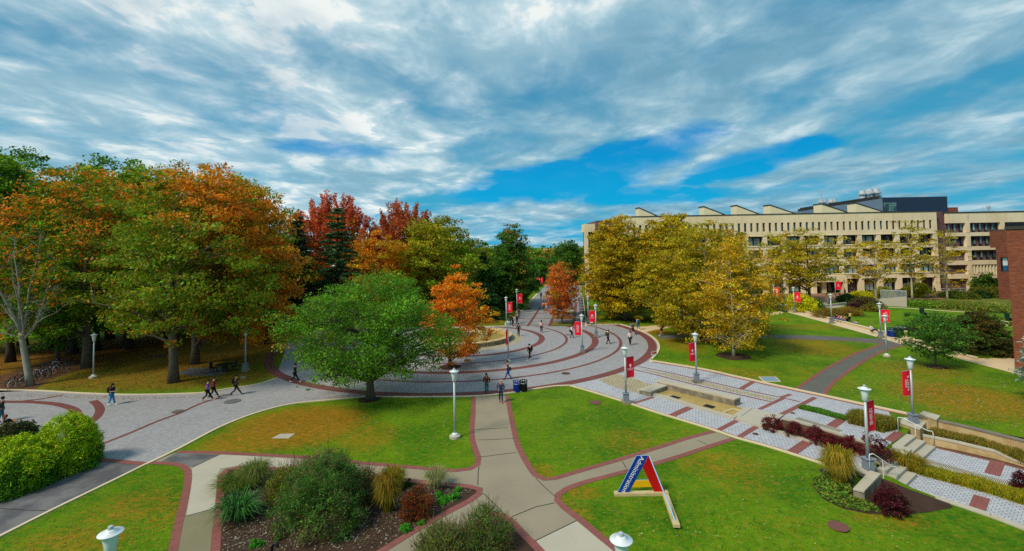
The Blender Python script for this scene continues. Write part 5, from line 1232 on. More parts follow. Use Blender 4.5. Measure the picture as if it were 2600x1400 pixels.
# --- middle distance
def conifer(label, base, xl, xr, yt, yb, pal, layers=22, seed=0, gap=.5, name='spruce_tree', droop=.25, ls=.26, dens=1.0, up=0):
    rng = np.random.default_rng(seed); B = base; root = empty(name, (B.x, B.y, 0)); tag(root, label, 'tree', None); Y = B.y
    x0, x1 = Q(xl, (yt + yb) / 2, Y).x, Q(xr, (yt + yb) / 2, Y).x; zt, zb = Q((xl + xr) / 2, yt, Y).z, max(.3, Q((xl + xr) / 2, yb, Y).z); Rm = (x1 - x0) / 2
    P_ = []; U = []; Dr = []; b = MB(); b.tube([(0, 0, -.1), (0, 0, zb), (0, 0, zt)], [.32, .28, .03], 7)
    for i in range(layers):
        t = (i + rng.random() * .5) / layers; z = zb + (zt - zb) * t; ti = rng.normal() * .06; Rr = Rm * ((1 - t) ** .75 * .95 + .05); nb = int(6 + 5 * (1 - t))
        for k in range(nb):
            a = 2 * np.pi * (k + rng.random() * .8) / nb; rr = Rr * (.65 + .4 * rng.random()); e = np.array([rr * np.cos(a), rr * np.sin(a), z - droop * rr + up * rr + rr * (ti + rng.normal() * .13)])
            b.tube([(0, 0, z), tuple(e)], [.05, .015], 3, cap=False)
            m_ = max(3, int(rr / .38)); 
            for j in range(m_):
                f = (j + .6) / m_; q_ = np.array([0, 0, z]) * (1 - f) + e * f; q_[2] += .25 * rr * f * (1 - f); P_.append(q_); U.append((q_[0] / Rm, q_[1] / Rm, t)); Dr.append((np.cos(a), np.sin(a), -.3))
    b.build('trunk', M_BARKD, root); P_ = np.array(P_); U = np.array(U)
    crown(rng, P_, U, 13 * dens, .50, .28, ls, pal, parent=root, m=M_NEEDLE, dirs=np.array(Dr), asp=.35, upb=1.2, var=.15)
    return root
conifer('black green spruce between the orange oak and the layered spruce', W(757, 66), 690, 822, 548, 800, (DG, (26, 44, 30)), 30, 3, droop=.35, dens=2.0, ls=.34)
conifer('tall spruce with open level branches before the red maple', W(857, 68), 770, 945, 522, 800, (DG2, (40, 66, 44), (54, 84, 36)), 22, 4, droop=.10, dens=2.6, up=.16, ls=.30)
conifer('dark green conifer left of the round green tree', W(1228, 92), 1168, 1285, 640, 806, ((44, 84, 30), DG2, (60, 96, 30)), 24, 5, dens=2.4, ls=.4, name='conifer_tree')
conifer('low dark conifer spreading right of the orange tree', W(1235, 82), 1180, 1300, 715, 812, ((40, 78, 36), DG2), 12, 6, dens=2.4, ls=.36, name='conifer_tree')
def spiky(label, base, xl, xr, yt, yb, pal, pal2, seed, n=150):
    """maple whose top breaks into upright shoots"""
    rng = np.random.default_rng(seed); root = empty('maple_tree', base); tag(root, label, 'tree'); Y = base.y
    x0, x1 = Q(xl, 600, Y).x - base.x, Q(xr, 600, Y).x - base.x; zt, zb = Q((xl + xr) / 2, yt, Y).z, Q((xl + xr) / 2, yb, Y).z; rx = (x1 - x0) / 2; cx = (x0 + x1) / 2
    pts, u = crown_pts(rng, cx, 0, zb, zb + (zt - zb) * .86, rx * 1.05, rx * .8, 'oak', 420, .15)
    V2 = []; U2 = []
    for i in range(120):
        a = rng.random() * 6.28; r = rng.random() ** .5; x = cx + r * rx * np.cos(a); y = r * rx * .8 * np.sin(a); hb = zb + (zt - zb) * (.52 + .30 * (1 - r * r)); L = (zt - zb) * (.10 + .12 * rng.random()) * (1.15 - .5 * r)
        for j in range(14): f = j / 13; V2.append((x + (x - cx) * .18 * f + rng.normal() * .10, y + rng.normal() * .10, hb + L * f)); U2.append((x / rx, 0, 1.1))
    pa = np.concatenate([pts, np.array(V2)]); ua = np.concatenate([u, np.array(U2)])
    k = np.concatenate([np.full(len(pts), 1.5), np.full(len(V2), .42)])
    o1 = crown(rng, pts, u, 75, 1.4, .6, .34, pal2, pal, patch(seed, .5, 2.5, lambda q_: 1.6 * (q_[:, 2] - .5)), parent=root)
    crown(rng, np.array(V2), np.array(U2), 13, .42, 1.0, .30, pal, parent=root, name='shoots', upb=.2)
    trunk_mesh(rng, 0, .4, pts, zb, 22, M_BARKD, root, zt=zt * .9, sub=2)
spiky('crimson maple with upright shoots behind the layered spruce', W(845, 88), 738, 948, 487, 790, ((182, 82, 50), (160, 72, 44), (188, 96, 52)), ((176, 92, 30), OR2, (168, 70, 30), OL), 31)
spiky('rust red maple with a bristling top right of the layered spruce', W(1020, 92), 925, 1130, 516, 780, ((168, 80, 44), (150, 72, 40), (160, 90, 50)), (OR, OR2, OL), 32)
tree('orange and olive tree filling below the two red maples', W(955, 78), 880, 1040, 585, 790, 'round', (OL, OL2, YE2), (OR, OR2, OR3), patch(33, -.1, 2.4, lambda u: .8 * (u[:, 2] - .5)), ncl=190, npl=75, cr=1.1, ls=.3, r0=.3, seed=33, name='maple_tree')
tree('broad olive oak in the middle skyline', W(1105, 86), 985, 1232, 543, 790, 'oak', (OL, YE2, OL2), (G1, OL2), patch(34, .2), ncl=445, npl=85, cr=1.5, flat=.45, ls=.34, r0=.4, seed=34, trunk=M_BARKD, name='oak_tree')
tree('small olive tree between the olive oak and the round green tree', W(1215, 110), 1168, 1258, 600, 780, 'oak', (OL2, OL, G1), None, None, ncl=120, npl=70, cr=1.4, ls=.4, r0=.3, seed=35, name='oak_tree')
tree('upright green maple left of the promenade', W(1292, 95), 1238, 1356, 562, 812, 'egg', ((66, 108, 26), G2, DG2), (OL, (150, 90, 30)), patch(36, .9, 3, lambda u: .8 * (u[:, 2] - .6)), ncl=351, npl=80, cr=1.15, flat=.5, ls=.34, r0=.35, seed=36, trunk=M_BARKD, name='maple_tree')
tree('dark green tree overhanging the left of the promenade', W(1325, 104), 1268, 1378, 650, 790, 'round', (G2, DG2, (66, 110, 26)), None, None, ncl=150, npl=75, cr=1.2, ls=.36, r0=.3, seed=37, name='maple_tree')
tree('dark green tree at the end of the promenade', W(1447, 150), 1398, 1484, 608, 735, 'oak', (G2, DG2, (70, 104, 28)), (OR2, OL), patch(38, .9), ncl=170, npl=70, cr=1.9, ls=.5, r0=.4, seed=38, trunk=M_BARKD, name='oak_tree')
tree('far green tree at the end of the promenade on the left', W(1370, 160), 1335, 1402, 648, 735, 'round', (G2, (74, 108, 26)), None, None, ncl=110, npl=60, cr=2.0, ls=.5, r0=.4, seed=39, name='oak_tree')
tree('small far orange tree on the distant skyline', W(1392, 210), 1373, 1412, 628, 680, 'round', (OR2, OR, OL), None, None, ncl=70, npl=50, cr=2, ls=.7, r0=.3, seed=40, name='maple_tree')
for i, (px, Y, w_, yt) in enumerate(((1345, 240, 60, 632), (1400, 260, 60, 630), (1450, 230, 60, 636), (1300, 200, 70, 625), (1230, 180, 80, 612), (1490, 220, 60, 640), (1150, 150, 110, 600), (900, 130, 140, 600), (760, 125, 160, 590), (1040, 140, 140, 600), (640, 115, 180, 560), (500, 110, 180, 540), (340, 105, 200, 530), (150, 100, 200, 520), (-40, 100, 220, 520))):
    tree('far dark tree in the wood line, ' + ('above the promenade end left', 'above the promenade end middle', 'above the promenade end right', 'left of the promenade end', 'behind the round green maple', 'before the library end block', 'behind the olive oak', 'behind the layered spruce', 'behind the black spruce', 'behind the rust red maple', 'behind the orange oak right side', 'behind the orange oak middle', 'behind the orange oak left side', 'behind the left oak', 'behind the far left oak')[i], W(px, Y), px - w_ / 2, px + w_ / 2, yt, 725 if Y > 150 else 760, 'oak', (G2, DG2, OL2), (OR2, OL), patch(60 + i, .6), ncl=90, npl=60, cr=2.0, ls=.6, r0=.35, seed=60 + i, nl=8, sub=1, trunk=M_BARKD, name='woodland_tree', group='trees of the far wood line')
# --- foreground middle trees
tree('full green tree standing alone on the lawn kerb in the middle', (938, 1014), 722, 1152, 690, 960, 'oak', (G1, (82, 128, 30), (70, 112, 26)), ((128, 136, 40), (150, 130, 40)), patch(41, 1.0, 3.0), ncl=560, npl=95, cr=.95, flat=.5, ls=.155, r0=.36, seed=41, nl=46, lump=.36, inner=.42, name='shade_tree', ry=6.3)
tree('orange tree beside the round fountain', (1143, 932), 1062, 1248, 678, 915, 'egg', ((226, 116, 14), OR3, (226, 100, 18)), (OL, OR2), patch(42, .25, 2.6, lambda u: -1.3 * (u[:, 2] - .45)), ncl=260, npl=62, cr=.72, flat=.4, ls=.19, r0=.18, seed=42, nl=30, lump=.42, trunk=M_BARK, name='orange_tree')
tree('red tree in the first median bed of the promenade', (1427, 822), 1378, 1464, 672, 806, 'egg', ((190, 84, 36), (184, 96, 34), OR2), (OL2, (150, 90, 40)), patch(43, .1), ncl=150, npl=46, cr=.8, flat=.5, ls=.24, lump=.5, r0=.13, seed=43, nl=24, trunk=M_BARKG, name='red_tree', group=None)
tree('red tree behind the first one in the promenade median', (1431, 805), 1388, 1466, 664, 780, 'round', ((196, 70, 40), OR2), (OL2, (150, 90, 40)), patch(44, .1), ncl=130, npl=45, cr=.9, ls=.3, r0=.13, seed=44, nl=18, trunk=M_BARKG, name='red_tree')
PL = dict(flat=.36, name='plane_tree')
tree('golden plane tree nearest the promenade', (1588, 812), 1478, 1655, 548, 800, 'oak', (YE, YE2, YE3), (OL, OL2), patch(45, .3), ncl=560, npl=72, cr=1.2, ls=.30, r0=.28, seed=45, nl=36, trunk=M_BARKG, **PL)
tree('golden plane tree behind the nearest one', (1570, 797), 1500, 1640, 575, 790, 'round', (YE2, YE, OL), (OL2,), patch(46, .3), ncl=340, npl=60, cr=1.2, ls=.32, r0=.24, seed=46, trunk=M_BARKG, **PL)
tree('tallest golden plane tree left of the library front', (1740, 822), 1615, 1800, 538, 810, 'oak', (YE, YE3, YE2), (OL, OL2), patch(47, .4), ncl=560, npl=75, cr=1.2, ls=.29, r0=.28, seed=47, nl=36, trunk=M_BARKG, **PL)
tree('wide golden plane tree over the dark mulch ring', (1797, 864), 1635, 1945, 562, 850, 'oak', (YE, YE2, OL), (OL2, YE3), patch(48, .2), ncl=680, npl=72, cr=1.1, ls=.25, r0=.28, seed=48, nl=40, trunk=M_BARKG, **PL)
tree('plane tree with a pale straight trunk and wide mulch ring', (1863, 905), 1762, 1965, 585, 880, 'egg', (YE, YE3, (214, 164, 40)), (OL, YE2), patch(49, .5), ncl=330, npl=60, cr=.85, ls=.175, r0=.17, seed=49, nl=38, trunk=M_BARKP, lump=.45, **PL)
tree('golden plane tree filling behind the wide one', W(1700, 78), 1560, 1800, 560, 790, 'oak', (YE2, YE, OL), (OL2,), patch(58, .3), ncl=380, npl=65, cr=1.3, ls=.32, r0=.26, seed=58, nl=20, trunk=M_BARKG, **PL)
tree('plane tree shading the library entrance', W(2052, 96), 1930, 2132, 580, 735, 'round', (YE, YE3, (180, 146, 30)), (YE2,), patch(50, .2), ncl=260, npl=50, cr=1.15, ls=.30, r0=.32, seed=50, nl=26, trunk=M_BARKD, lump=.5, **PL)
tree('plane tree before the library right of the entrance', W(2222, 100), 2128, 2300, 605, 725, 'round', (YE, YE3, (180, 146, 30)), (YE2,), patch(51, .3), ncl=150, npl=44, cr=1.1, ls=.30, r0=.25, seed=51, nl=22, trunk=M_BARKP, lump=.55, **PL)
tree('slender plane tree with a gold top near the library corner', W(2313, 98), 2270, 2372, 562, 720, 'vase', (YE, YE2), (OL,), patch(52, .4), ncl=110, npl=38, cr=.9, ls=.28, r0=.2, seed=52, nl=20, trunk=M_BARKP, lump=.6, **PL)
tree('thin plane tree with a bare pale trunk at the brick tower', W(2402, 98), 2352, 2450, 575, 735, 'egg', (YE, YE2, YE3), (OL,), patch(53, .4), ncl=80, npl=30, cr=.85, ls=.27, r0=.2, seed=53, nl=26, trunk=M_BARKP, lump=.6, **PL)
tree('plane tree left of the library entrance', W(1985, 101), 1915, 2040, 598, 760, 'round', (YE2, OL, YE), (OL2,), patch(54, .3), ncl=140, npl=44, cr=1.1, ls=.30, r0=.2, seed=54, trunk=M_BARKP, **PL)
tree('small green tree on the lawn left of the bronze tree', (2376, 932), 2295, 2452, 788, 908, 'round', ((58, 100, 30), (74, 120, 34), DG2), None, None, ncl=200, npl=45, cr=.6, flat=.35, ls=.16, r0=.09, seed=55, nl=26, lump=.5, name='young_tree')
tree('bronze leaved spreading tree at the right', W(2480, 52), 2398, 2562, 785, 895, 'dome', ((66, 70, 22), (76, 66, 24), DG2), ((110, 74, 28),), patch(56, .9), ncl=300, npl=60, cr=.62, flat=.32, ls=.18, r0=.2, seed=56, nl=22, name='ornamental_maple')
tree('small dark evergreen against the brick hall', W(2503, 104), 2472, 2532, 690, 745, 'dome', (DG2, G2), None, None, ncl=90, npl=55, cr=.8, ls=.3, r0=.2, seed=57, nl=10, name='evergreen_tree')
conifer('blue grey spruce boughs at the right edge', W(2620, 36), 2575, 2680, 850, 960, ((120, 144, 130), (90, 116, 104)), 9, 9, dens=2, ls=.2, name='blue_spruce')
# ---------------------------------------------------------------- shrubs
def shrub(label, px, py, wpx, hpx, pal, pal2=None, pf=None, ncl=60, npl=70, cr=None, ls=.08, flat=.7, seed=0, name='shrub', group=None, m=None, drop=0.0, asp=.5, upb=.5, depth=1.0, z=None, shape='dome', inner=.3, lump=.2, cat='shrub', spikes=0):
    """px,py: photo pixel of the foot centre; wpx x hpx size in photo pixels"""
    B = PH(px, py) if z is None else P(px, py, z); k = B.y / F_PX; rx = wpx * k / 2; h = hpx * k
    rng = np.random.default_rng(seed + 700); root = empty(name, B); tag(root, label, cat, group)
    cr = cr or rx * .3
    pts, u = crown_pts(rng, 0, 0, cr * .2, max(.1, h - cr * .4), rx * .9, rx * .9 * depth, shape, ncl, lump, inner)
    crown(rng, pts, u, npl, cr, flat, ls, pal, pal2, pf, name='foliage', parent=root, m=m, drop=drop, asp=asp, upb=upb)
    b = MB()
    for i in range(8): e = pts[rng.integers(0, len(pts))]; b.tube([(0, 0, -.05), (e[0] * .4, e[1] * .4, e[2] * .5), tuple(e)], [.03 * max(.6, rx), .02, .008], 4, cap=False)
    b.build('stem', M_BARKD, root)
    if spikes:
        k_ = rng.integers(0, len(pts), spikes); p0 = pts[k_] + rng.normal(size=(spikes, 3)) * cr * .5; up = u[k_]; d_ = unit(np.stack([up[:, 0] * .5, up[:, 1] * .5, .6 + .5 * rng.random(spikes)], 1) + rng.normal(size=(spikes, 3)) * .15)
        L_ = (.25 + .3 * rng.random((spikes, 1))); s_ = unit(np.cross(d_, rng.normal(size=(spikes, 3)))) * .014; p0 = p0 + d_ * .1
        V = np.stack([p0 - s_ * .5, p0 + s_ * .5, p0 + d_ * L_ * .7 + s_, p0 + d_ * L_, ], 1).reshape(-1, 3)
        A = np.array([lin(c_) for c_ in ((120, 96, 70), (96, 90, 50), (130, 110, 90), (84, 104, 50))]); mesh_np('flower_spikes', V, 4, A[rng.integers(0, 4, spikes)], M_LEAF, root)['kind'] = 'stuff'
    return root
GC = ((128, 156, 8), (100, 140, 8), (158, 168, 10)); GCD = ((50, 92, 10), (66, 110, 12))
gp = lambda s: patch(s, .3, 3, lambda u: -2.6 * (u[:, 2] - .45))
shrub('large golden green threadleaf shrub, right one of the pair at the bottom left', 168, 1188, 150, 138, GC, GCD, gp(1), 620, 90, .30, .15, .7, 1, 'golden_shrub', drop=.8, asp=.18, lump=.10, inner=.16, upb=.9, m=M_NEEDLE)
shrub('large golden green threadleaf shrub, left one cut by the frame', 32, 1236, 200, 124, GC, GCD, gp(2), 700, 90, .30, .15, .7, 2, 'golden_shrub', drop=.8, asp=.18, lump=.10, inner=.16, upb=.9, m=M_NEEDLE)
shrub('dark leathery shrub behind the golden pair', 30, 1120, 110, 48, ((40, 66, 24), (70, 60, 34)), None, None, 90, 70, .35, .14, .6, 3, 'dark_shrub')
# garden bed
shrub('big grey green shrub in the middle of the mulch bed', 815, 1330, 230, 165, ((62, 104, 34), (84, 118, 46), (50, 90, 28)), ((110, 92, 56), (100, 110, 60)), patch(4, .5, 4), 260, 110, .34, .10, .8, 4, 'butterfly_shrub', spikes=500, asp=.32, upb=.1)
shrub('tall grey green shrub at the back of the mulch bed', 830, 1262, 170, 115, ((66, 106, 36), (88, 120, 48)), ((136, 104, 72),), patch(5, .5, 4), 170, 95, .36, .10, .9, 5, 'butterfly_shrub', spikes=500, asp=.32, upb=.1)
shrub('olive shrub left of the big grey green one', 735, 1262, 120, 72, ((84, 104, 30), (104, 120, 34)), ((130, 90, 50),), patch(6, .5, 4), 110, 80, .3, .10, .8, 6, 'butterfly_shrub', spikes=500, asp=.35)
shrub('dark green shrub right of the big grey green one', 905, 1280, 130, 90, ((56, 84, 30), (74, 100, 40)), ((120, 90, 56),), patch(7, .5, 4), 120, 85, .32, .10, .8, 7, 'butterfly_shrub', spikes=500, asp=.35)
shrub('russet red spirea shrub at the right of the mulch bed', 1060, 1308, 100, 68, ((104, 44, 24), (128, 54, 26), (90, 60, 30)), ((90, 84, 30),), patch(8, .6, 3), 130, 80, .22, .06, .7, 8, 'spirea_shrub')
shrub('small crimson shrub by the brick edge', 1003, 1205, 34, 18, ((130, 34, 30),), None, None, 26, 60, .12, .06, .7, 9, 'red_shrub')
shrub('small dark green shrub behind the russet spirea', 1030, 1237, 36, 24, ((36, 66, 26),), None, None, 30, 60, .12, .06, .7, 10, 'dark_shrub')
BG = ((52, 132, 26), (70, 146, 34))
for i, (x, y, w_, lb) in enumerate(((1115, 1262, 22, 'left'), (1132, 1272, 24, 'middle'), (1152, 1268, 30, 'right'), (1120, 1280, 24, 'lower left'), (1163, 1248, 18, 'small upper'), (1030, 1347, 32, 'large lower'), (1070, 1332, 18, 'small lower'), (652, 1386, 30, 'lower left corner'))):
    shrub(lb + ' bright green cushion plant in the mulch bed', x, y, w_, w_ * .6, BG, None, None, 22, 60, .09, .05, .8, 20 + i, 'cushion_plant', cat='plant', group='bright green cushion plants')
def tuft(label, px, py, wpx, hpx, pal, n=700, seed=0, name='ornamental_grass', z=None, spread=.22, wid=.012, group=None, fall=.5, cat='grass', line=None, lens=None, bend=1.0, parent=None):
    """clump (or a row along line) of arching blades"""
    rng = np.random.default_rng(seed + 900)
    if line is None:
        B = PH(px, py) if z is None else P(px, py, z); k = B.y / F_PX; Rr = wpx * k / 2; H = hpx * k * .9
        a = rng.random(n) * 6.283; r = rng.random(n) ** .6 * Rr * spread; base = np.stack([r * np.cos(a), r * np.sin(a), np.zeros(n)], 1); out = np.stack([np.cos(a), np.sin(a), 0 * a], 1); reach = Rr * (.25 + 1.0 * rng.random(n))
    else:
        W_ = [P(x, y, z or 0) for x, y in line]; B = W_[0].copy(); H = lens[1]; t = rng.random(n) * (len(W_) - 1); i0 = np.minimum(t.astype(int), len(W_) - 2); f = t - i0
        A = np.array([tuple(w) for w in W_]) - np.array(tuple(B)); c = A[i0] * (1 - f)[:, None] + A[i0 + 1] * f[:, None]; d = unit(A[i0 + 1] - A[i0]); nn = np.stack([-d[:, 1], d[:, 0], 0 * t], 1)
        base = c + nn * ((rng.random((n, 1)) - .5) * lens[0]) + rng.normal(size=(n, 3)) * np.array([.05, .05, 0]); a = rng.random(n) * 6.283; out = np.stack([np.cos(a), np.sin(a), 0 * a], 1); reach = H * .55 * bend * (.4 + .8 * rng.random(n))
        H = H * (1 + .22 * noise3(seed, c * .9, 1.0))
    root = empty(name, B) if parent is None else parent
    if parent is None: tag(root, label, cat, group)
    h = (H * (.6 + .5 * rng.random(n)) * (1 if line is not None else (1 - .35 * rng.random(n) ** 2)))[:, None]; up = np.array([0, 0, 1.0]); reach = reach[:, None]
    p0 = base; p1 = base + out * reach * .25 + up * h * .65; p2 = base + out * reach * .65 + up * h; p3 = base + out * reach * 1.05 + up * h * (1 - fall * rng.random((n, 1)))
    s = unit(np.cross(out, up) + rng.normal(size=(n, 3)) * .4) * wid
    V = np.empty((n, 3, 4, 3)); V[:, 0] = np.stack([p0 - s, p0 + s, p1 + s, p1 - s], 1); V[:, 1] = np.stack([p1 - s, p1 + s, p2 + s * .7, p2 - s * .7], 1); V[:, 2] = np.stack([p2 - s * .7, p2 + s * .7, p3 + s * .1, p3 - s * .1], 1)
    A = np.array([lin(c_) for c_ in pal]); cl = A[rng.integers(0, len(A), n)] * (1 + .25 * rng.normal(size=(n, 1))).clip(.4, 1.7)
    mesh_np('blades', V.reshape(-1, 3), 4, np.repeat(cl, 3, axis=0).clip(0, .9), M_LEAF, root); return root
GG = ((190, 160, 40), (156, 150, 34), (120, 128, 26), (206, 170, 70))
YG = ((176, 166, 20), (150, 156, 20), (120, 140, 20), (196, 170, 40))
TG = ((150, 136, 40), (120, 120, 34), (170, 140, 60), (96, 104, 28))
tuft('golden feathery grass clump in the mulch bed', 985, 1300, 60, 105, ((150, 140, 30), (120, 122, 30), (170, 120, 40)), 1500, 1, wid=.012, spread=.3)
tuft('second golden grass clump behind the feathery one', 1000, 1245, 60, 60, ((160, 150, 34), (120, 130, 30)), 900, 2, wid=.012)
tuft('wispy pale grass by the right path of the mulch bed', 1108, 1240, 70, 55, ((170, 168, 110), (140, 150, 90)), 700, 3, wid=.008)
tuft('wispy pale grass at the back left corner of the bed', 650, 1225, 80, 56, ((140, 150, 80), (120, 136, 60), (100, 120, 40)), 1200, 4, wid=.009)
tuft('spiky green yucca at the left of the mulch bed', 605, 1318, 112, 62, ((60, 116, 44), (84, 140, 66), (44, 90, 40)), 420, 5, 'yucca', wid=.03, fall=.75, cat='plant', spread=.2)
tuft('small golden yucca at the back of the mulch bed', 712, 1212, 34, 22, ((196, 180, 40), (170, 160, 30)), 110, 6, 'yucca', wid=.022, cat='plant', spread=.2)
tuft('low green weeds along the left of the mulch bed', 610, 1235, 90, 34, ((84, 116, 30), (110, 130, 50)), 700, 7, wid=.012, spread=.8, cat='plant', name='weed_clump')
shrub('seedy brown green perennials in the bottom bed, right part', 1235, 1385, 150, 92, ((84, 106, 40), (96, 100, 50), (66, 104, 34)), ((120, 84, 50),), patch(14, .9, 4), 150, 80, .3, .08, .9, 14, 'perennial_clump', spikes=500, asp=.3, cat='plant')
shrub('seedy brown green perennials in the bottom bed, left part', 1120, 1415, 150, 80, ((88, 104, 38), (104, 100, 54), (74, 102, 34)), ((120, 84, 50),), patch(15, .9, 4), 150, 80, .3, .08, .9, 15, 'perennial_clump', spikes=500, asp=.3, cat='plant')
tuft('tall bright green stalk rising from the bottom bed', 1235, 1345, 22, 68, ((90, 170, 40), (70, 140, 30)), 110, 8, 'tall_plant', wid=.02, spread=.5, cat='plant')
# right planter
RS = ((90, 22, 30), (72, 20, 26), (106, 32, 38)); RSD = ((78, 76, 50), (54, 38, 30))
for i, (x, y, w_, h, lb) in enumerate(((1962, 1092, 54, 40, 'first bright red shrub of the planter, next to the pale slab'), (2018, 1108, 46, 38, 'sparse red shrub, second of the planter'), (2072, 1124, 52, 42, 'third red shrub of the planter'), (2112, 1138, 44, 34, 'small fourth red shrub of the planter'),
                                       (2155, 1150, 64, 46, 'fifth wide red shrub of the planter'), (2222, 1168, 92, 66, 'largest maroon shrub of the planter before the tall lamp'))):
    shrub(lb, x, y, w_, h, RS, RSD, patch(80 + i, .6, 3, lambda u: -1.6 * (u[:, 2] - .35)), 110, 42, .17, .065, .7, 80 + i, 'barberry_shrub', group='red barberry shrubs of the walkway planter')
shrub('round maroon shrub in the mulch below the stone wall end', 2262, 1298, 84, 66, ((72, 20, 28), (56, 18, 24), (86, 28, 34)), RSD, patch(90, .8, 3), 140, 55, .18, .065, .7, 90, 'barberry_shrub')
shrub('maroon shrub cut by the right edge beside the yellow hedge', 2598, 1245, 50, 46, ((82, 18, 28), (62, 16, 24)), RSD, patch(91, .8), 80, 50, .16, .065, .7, 91, 'barberry_shrub', z=ZL)
tuft('big golden grass clump on the lawn beside the tall lamp', 2130, 1224, 64, 86, GG, 2200, 10, wid=.012, spread=.42)
tuft('yellow green grass hedge along the lower walkway', 0, 0, 0, 0, YG, 13000, 11, 'grass_hedge', z=ZL, line=[(2288, 1186), (2370, 1209), (2460, 1232), (2530, 1252), (2600, 1275), (2700, 1305)], lens=(.85, .40), wid=.012)
tuft('rounded low green gold hedge end at the top of the lower walkway', 2302, 1188, 60, 36, ((130, 130, 24), (170, 140, 30)), 1500, 12, 'grass_hedge', z=ZL, wid=.014, spread=.7)
tuft('tawny grass bed between the two stained retaining walls', 0, 0, 0, 0, TG, 11000, 13, 'grass_bed', z=-.42, line=[(2366, 1104), (2430, 1120), (2500, 1137), (2580, 1164), (2680, 1200)], lens=(1.1, .38), wid=.013)
tuft('green gold grass block behind the upper walkway', 0, 0, 0, 0, TG + ((84, 110, 30),), 6500, 14, 'grass_bed', z=0, line=[(2160, 1068), (2210, 1078), (2262, 1095)], lens=(1.7, .62), wid=.013)
tuft('narrow bright green turf strip in the upper walkway', 0, 0, 0, 0, ((70, 130, 24), (96, 150, 30)), 5000, 15, 'grass_strip', z=0, line=[(2034, 1036), (2080, 1047), (2150, 1066)], lens=(.7, .2), wid=.014)
# ground cover by the wall end
def groundcover():
    rng = np.random.default_rng(77); poly = [Vector((p.x, p.y)) for p in [PH(*q_) for q_ in ((2066, 1218), (2091, 1203), (2150, 1196), (2165, 1264), (2200, 1270), (2240, 1300), (2202, 1303), (2139, 1290), (2089, 1265), (2068, 1237))]]
    xs = [p.x for p in poly]; ys = [p.y for p in poly]; pts = []
    while len(pts) < 2600:
        q_ = Vector((rng.uniform(min(xs), max(xs)), rng.uniform(min(ys), max(ys))))
        if inside(q_, poly): pts.append((q_.x, q_.y, HT(q_.x, q_.y) + .03 + .07 * rng.random()))
    pts = np.array(pts); V = leaves(rng, pts, .09, 1.5, .8); A = np.array([lin(c) for c in ((96, 150, 40), (120, 166, 50), (70, 110, 30), (160, 160, 60))])
    o = mesh_np('ground_cover', V, 4, A[rng.integers(0, 4, len(pts))] * rng.uniform(.6, 1.2, (len(pts), 1)), M_LEAF); o['kind'] = 'stuff'; tag(o, 'leafy green ground cover in the mulch by the stone wall end', 'ground cover')
groundcover()
# right background shrubs
YM = ((186, 182, 14), (160, 160, 12), (200, 190, 24))
BR_ = dict(npl=60, flat=.6)
for a in (('yellow mound shrub left of the crest lamp by the beige path', 2032, 790, 84, 46, YM, 'golden_mound'), ('yellow mound shrub beside the amphitheatre stairs', 2188, 762, 58, 26, YM, 'golden_mound'), ('yellow mound shrub against the library columns', 2243, 755, 44, 28, YM, 'golden_mound'),
          ('large yellow green mound shrub right of the library corner', 2330, 755, 62, 40, ((156, 150, 16), (120, 130, 16)), 'golden_mound'), ('yellow mound shrub before the brick hall', 2555, 756, 50, 28, YM, 'golden_mound'),
          ('dark green shrub behind the yellow mound in the bed', 2060, 786, 60, 28, (DG2, G2), 'green_shrub'), ('dark rounded shrub in the middle of the bed', 2152, 768, 46, 22, (DG2, DG), 'green_shrub'), ('purple brown shrub mass before the stairs', 2200, 785, 76, 32, ((84, 62, 40), (70, 74, 34)), 'brown_shrub'),
          ('tawny shrub at the front of the bed', 2100, 806, 70, 26, ((120, 90, 34), (104, 100, 34)), 'brown_shrub'), ('orange brown grass mound in the bed', 2150, 800, 70, 22, ((140, 96, 34), (110, 104, 30)), 'brown_shrub'), ('dark plum shrub beside the white wall piece', 2175, 786, 40, 16, ((66, 34, 40),), 'brown_shrub'),
          ('tawny shrub behind the crest lamp', 2052, 775, 50, 24, ((130, 100, 50), (104, 100, 34)), 'brown_shrub'), ('green mound at the end of the bed near the stairs', 2218, 790, 50, 20, ((96, 104, 30), (120, 100, 40)), 'green_shrub'),
          ('dark green shrub left of the large yellow mound', 2296, 752, 40, 20, (DG2, G2), 'green_shrub'), ('low green hedge before the grey railing', 2440, 757, 90, 18, ((70, 92, 24), (96, 100, 30)), 'hedge'), ('olive hedge right of the railing', 2510, 754, 76, 30, ((96, 100, 26), (80, 92, 24)), 'hedge'), ('dark round shrub in the olive hedge', 2495, 757, 34, 18, (DG, DG2), 'green_shrub'),
          ('small brown shrub beside the brick building foot', 2560, 905, 50, 20, ((110, 70, 30), (80, 70, 30)), 'brown_shrub'), ('dark low shrub behind the beige bins', 2312, 850, 50, 22, ((70, 60, 34), DG2), 'brown_shrub'),
          ('grass mound on the rough meadow slope, left', 2345, 778, 90, 14, ((80, 124, 26), (104, 128, 30)), 'meadow_clump'), ('grass mound on the rough meadow slope, middle', 2430, 782, 120, 16, ((74, 118, 24), (130, 110, 50)), 'meadow_clump'), ('grass mound on the rough meadow slope, right', 2530, 790, 110, 16, ((84, 124, 26), (130, 116, 50)), 'meadow_clump')):
    lb, x, y, w_, h, pl, nm = a; shrub(lb, x, y, w_, h, pl, None, None, 120, 50, None, .26 if y < 800 else .14, .6, int(x), nm, cat='hedge' if nm == 'hedge' else 'shrub')
# median beds of the promenade
for i, (y0, y1, xa, xb) in enumerate(((828.5, 820, 1400, 1452), (810, 804.5, 1405, 1455), (797, 792, 1409, 1457), (786, 782, 1412, 1458))):
    sheet('median_bed', PX([(xa, y0), (xb + 2, y0), (xb + 2.5, y1), (xa + (y0 - y1) * .33, y1)]), M_MEADOW, dz=.05)
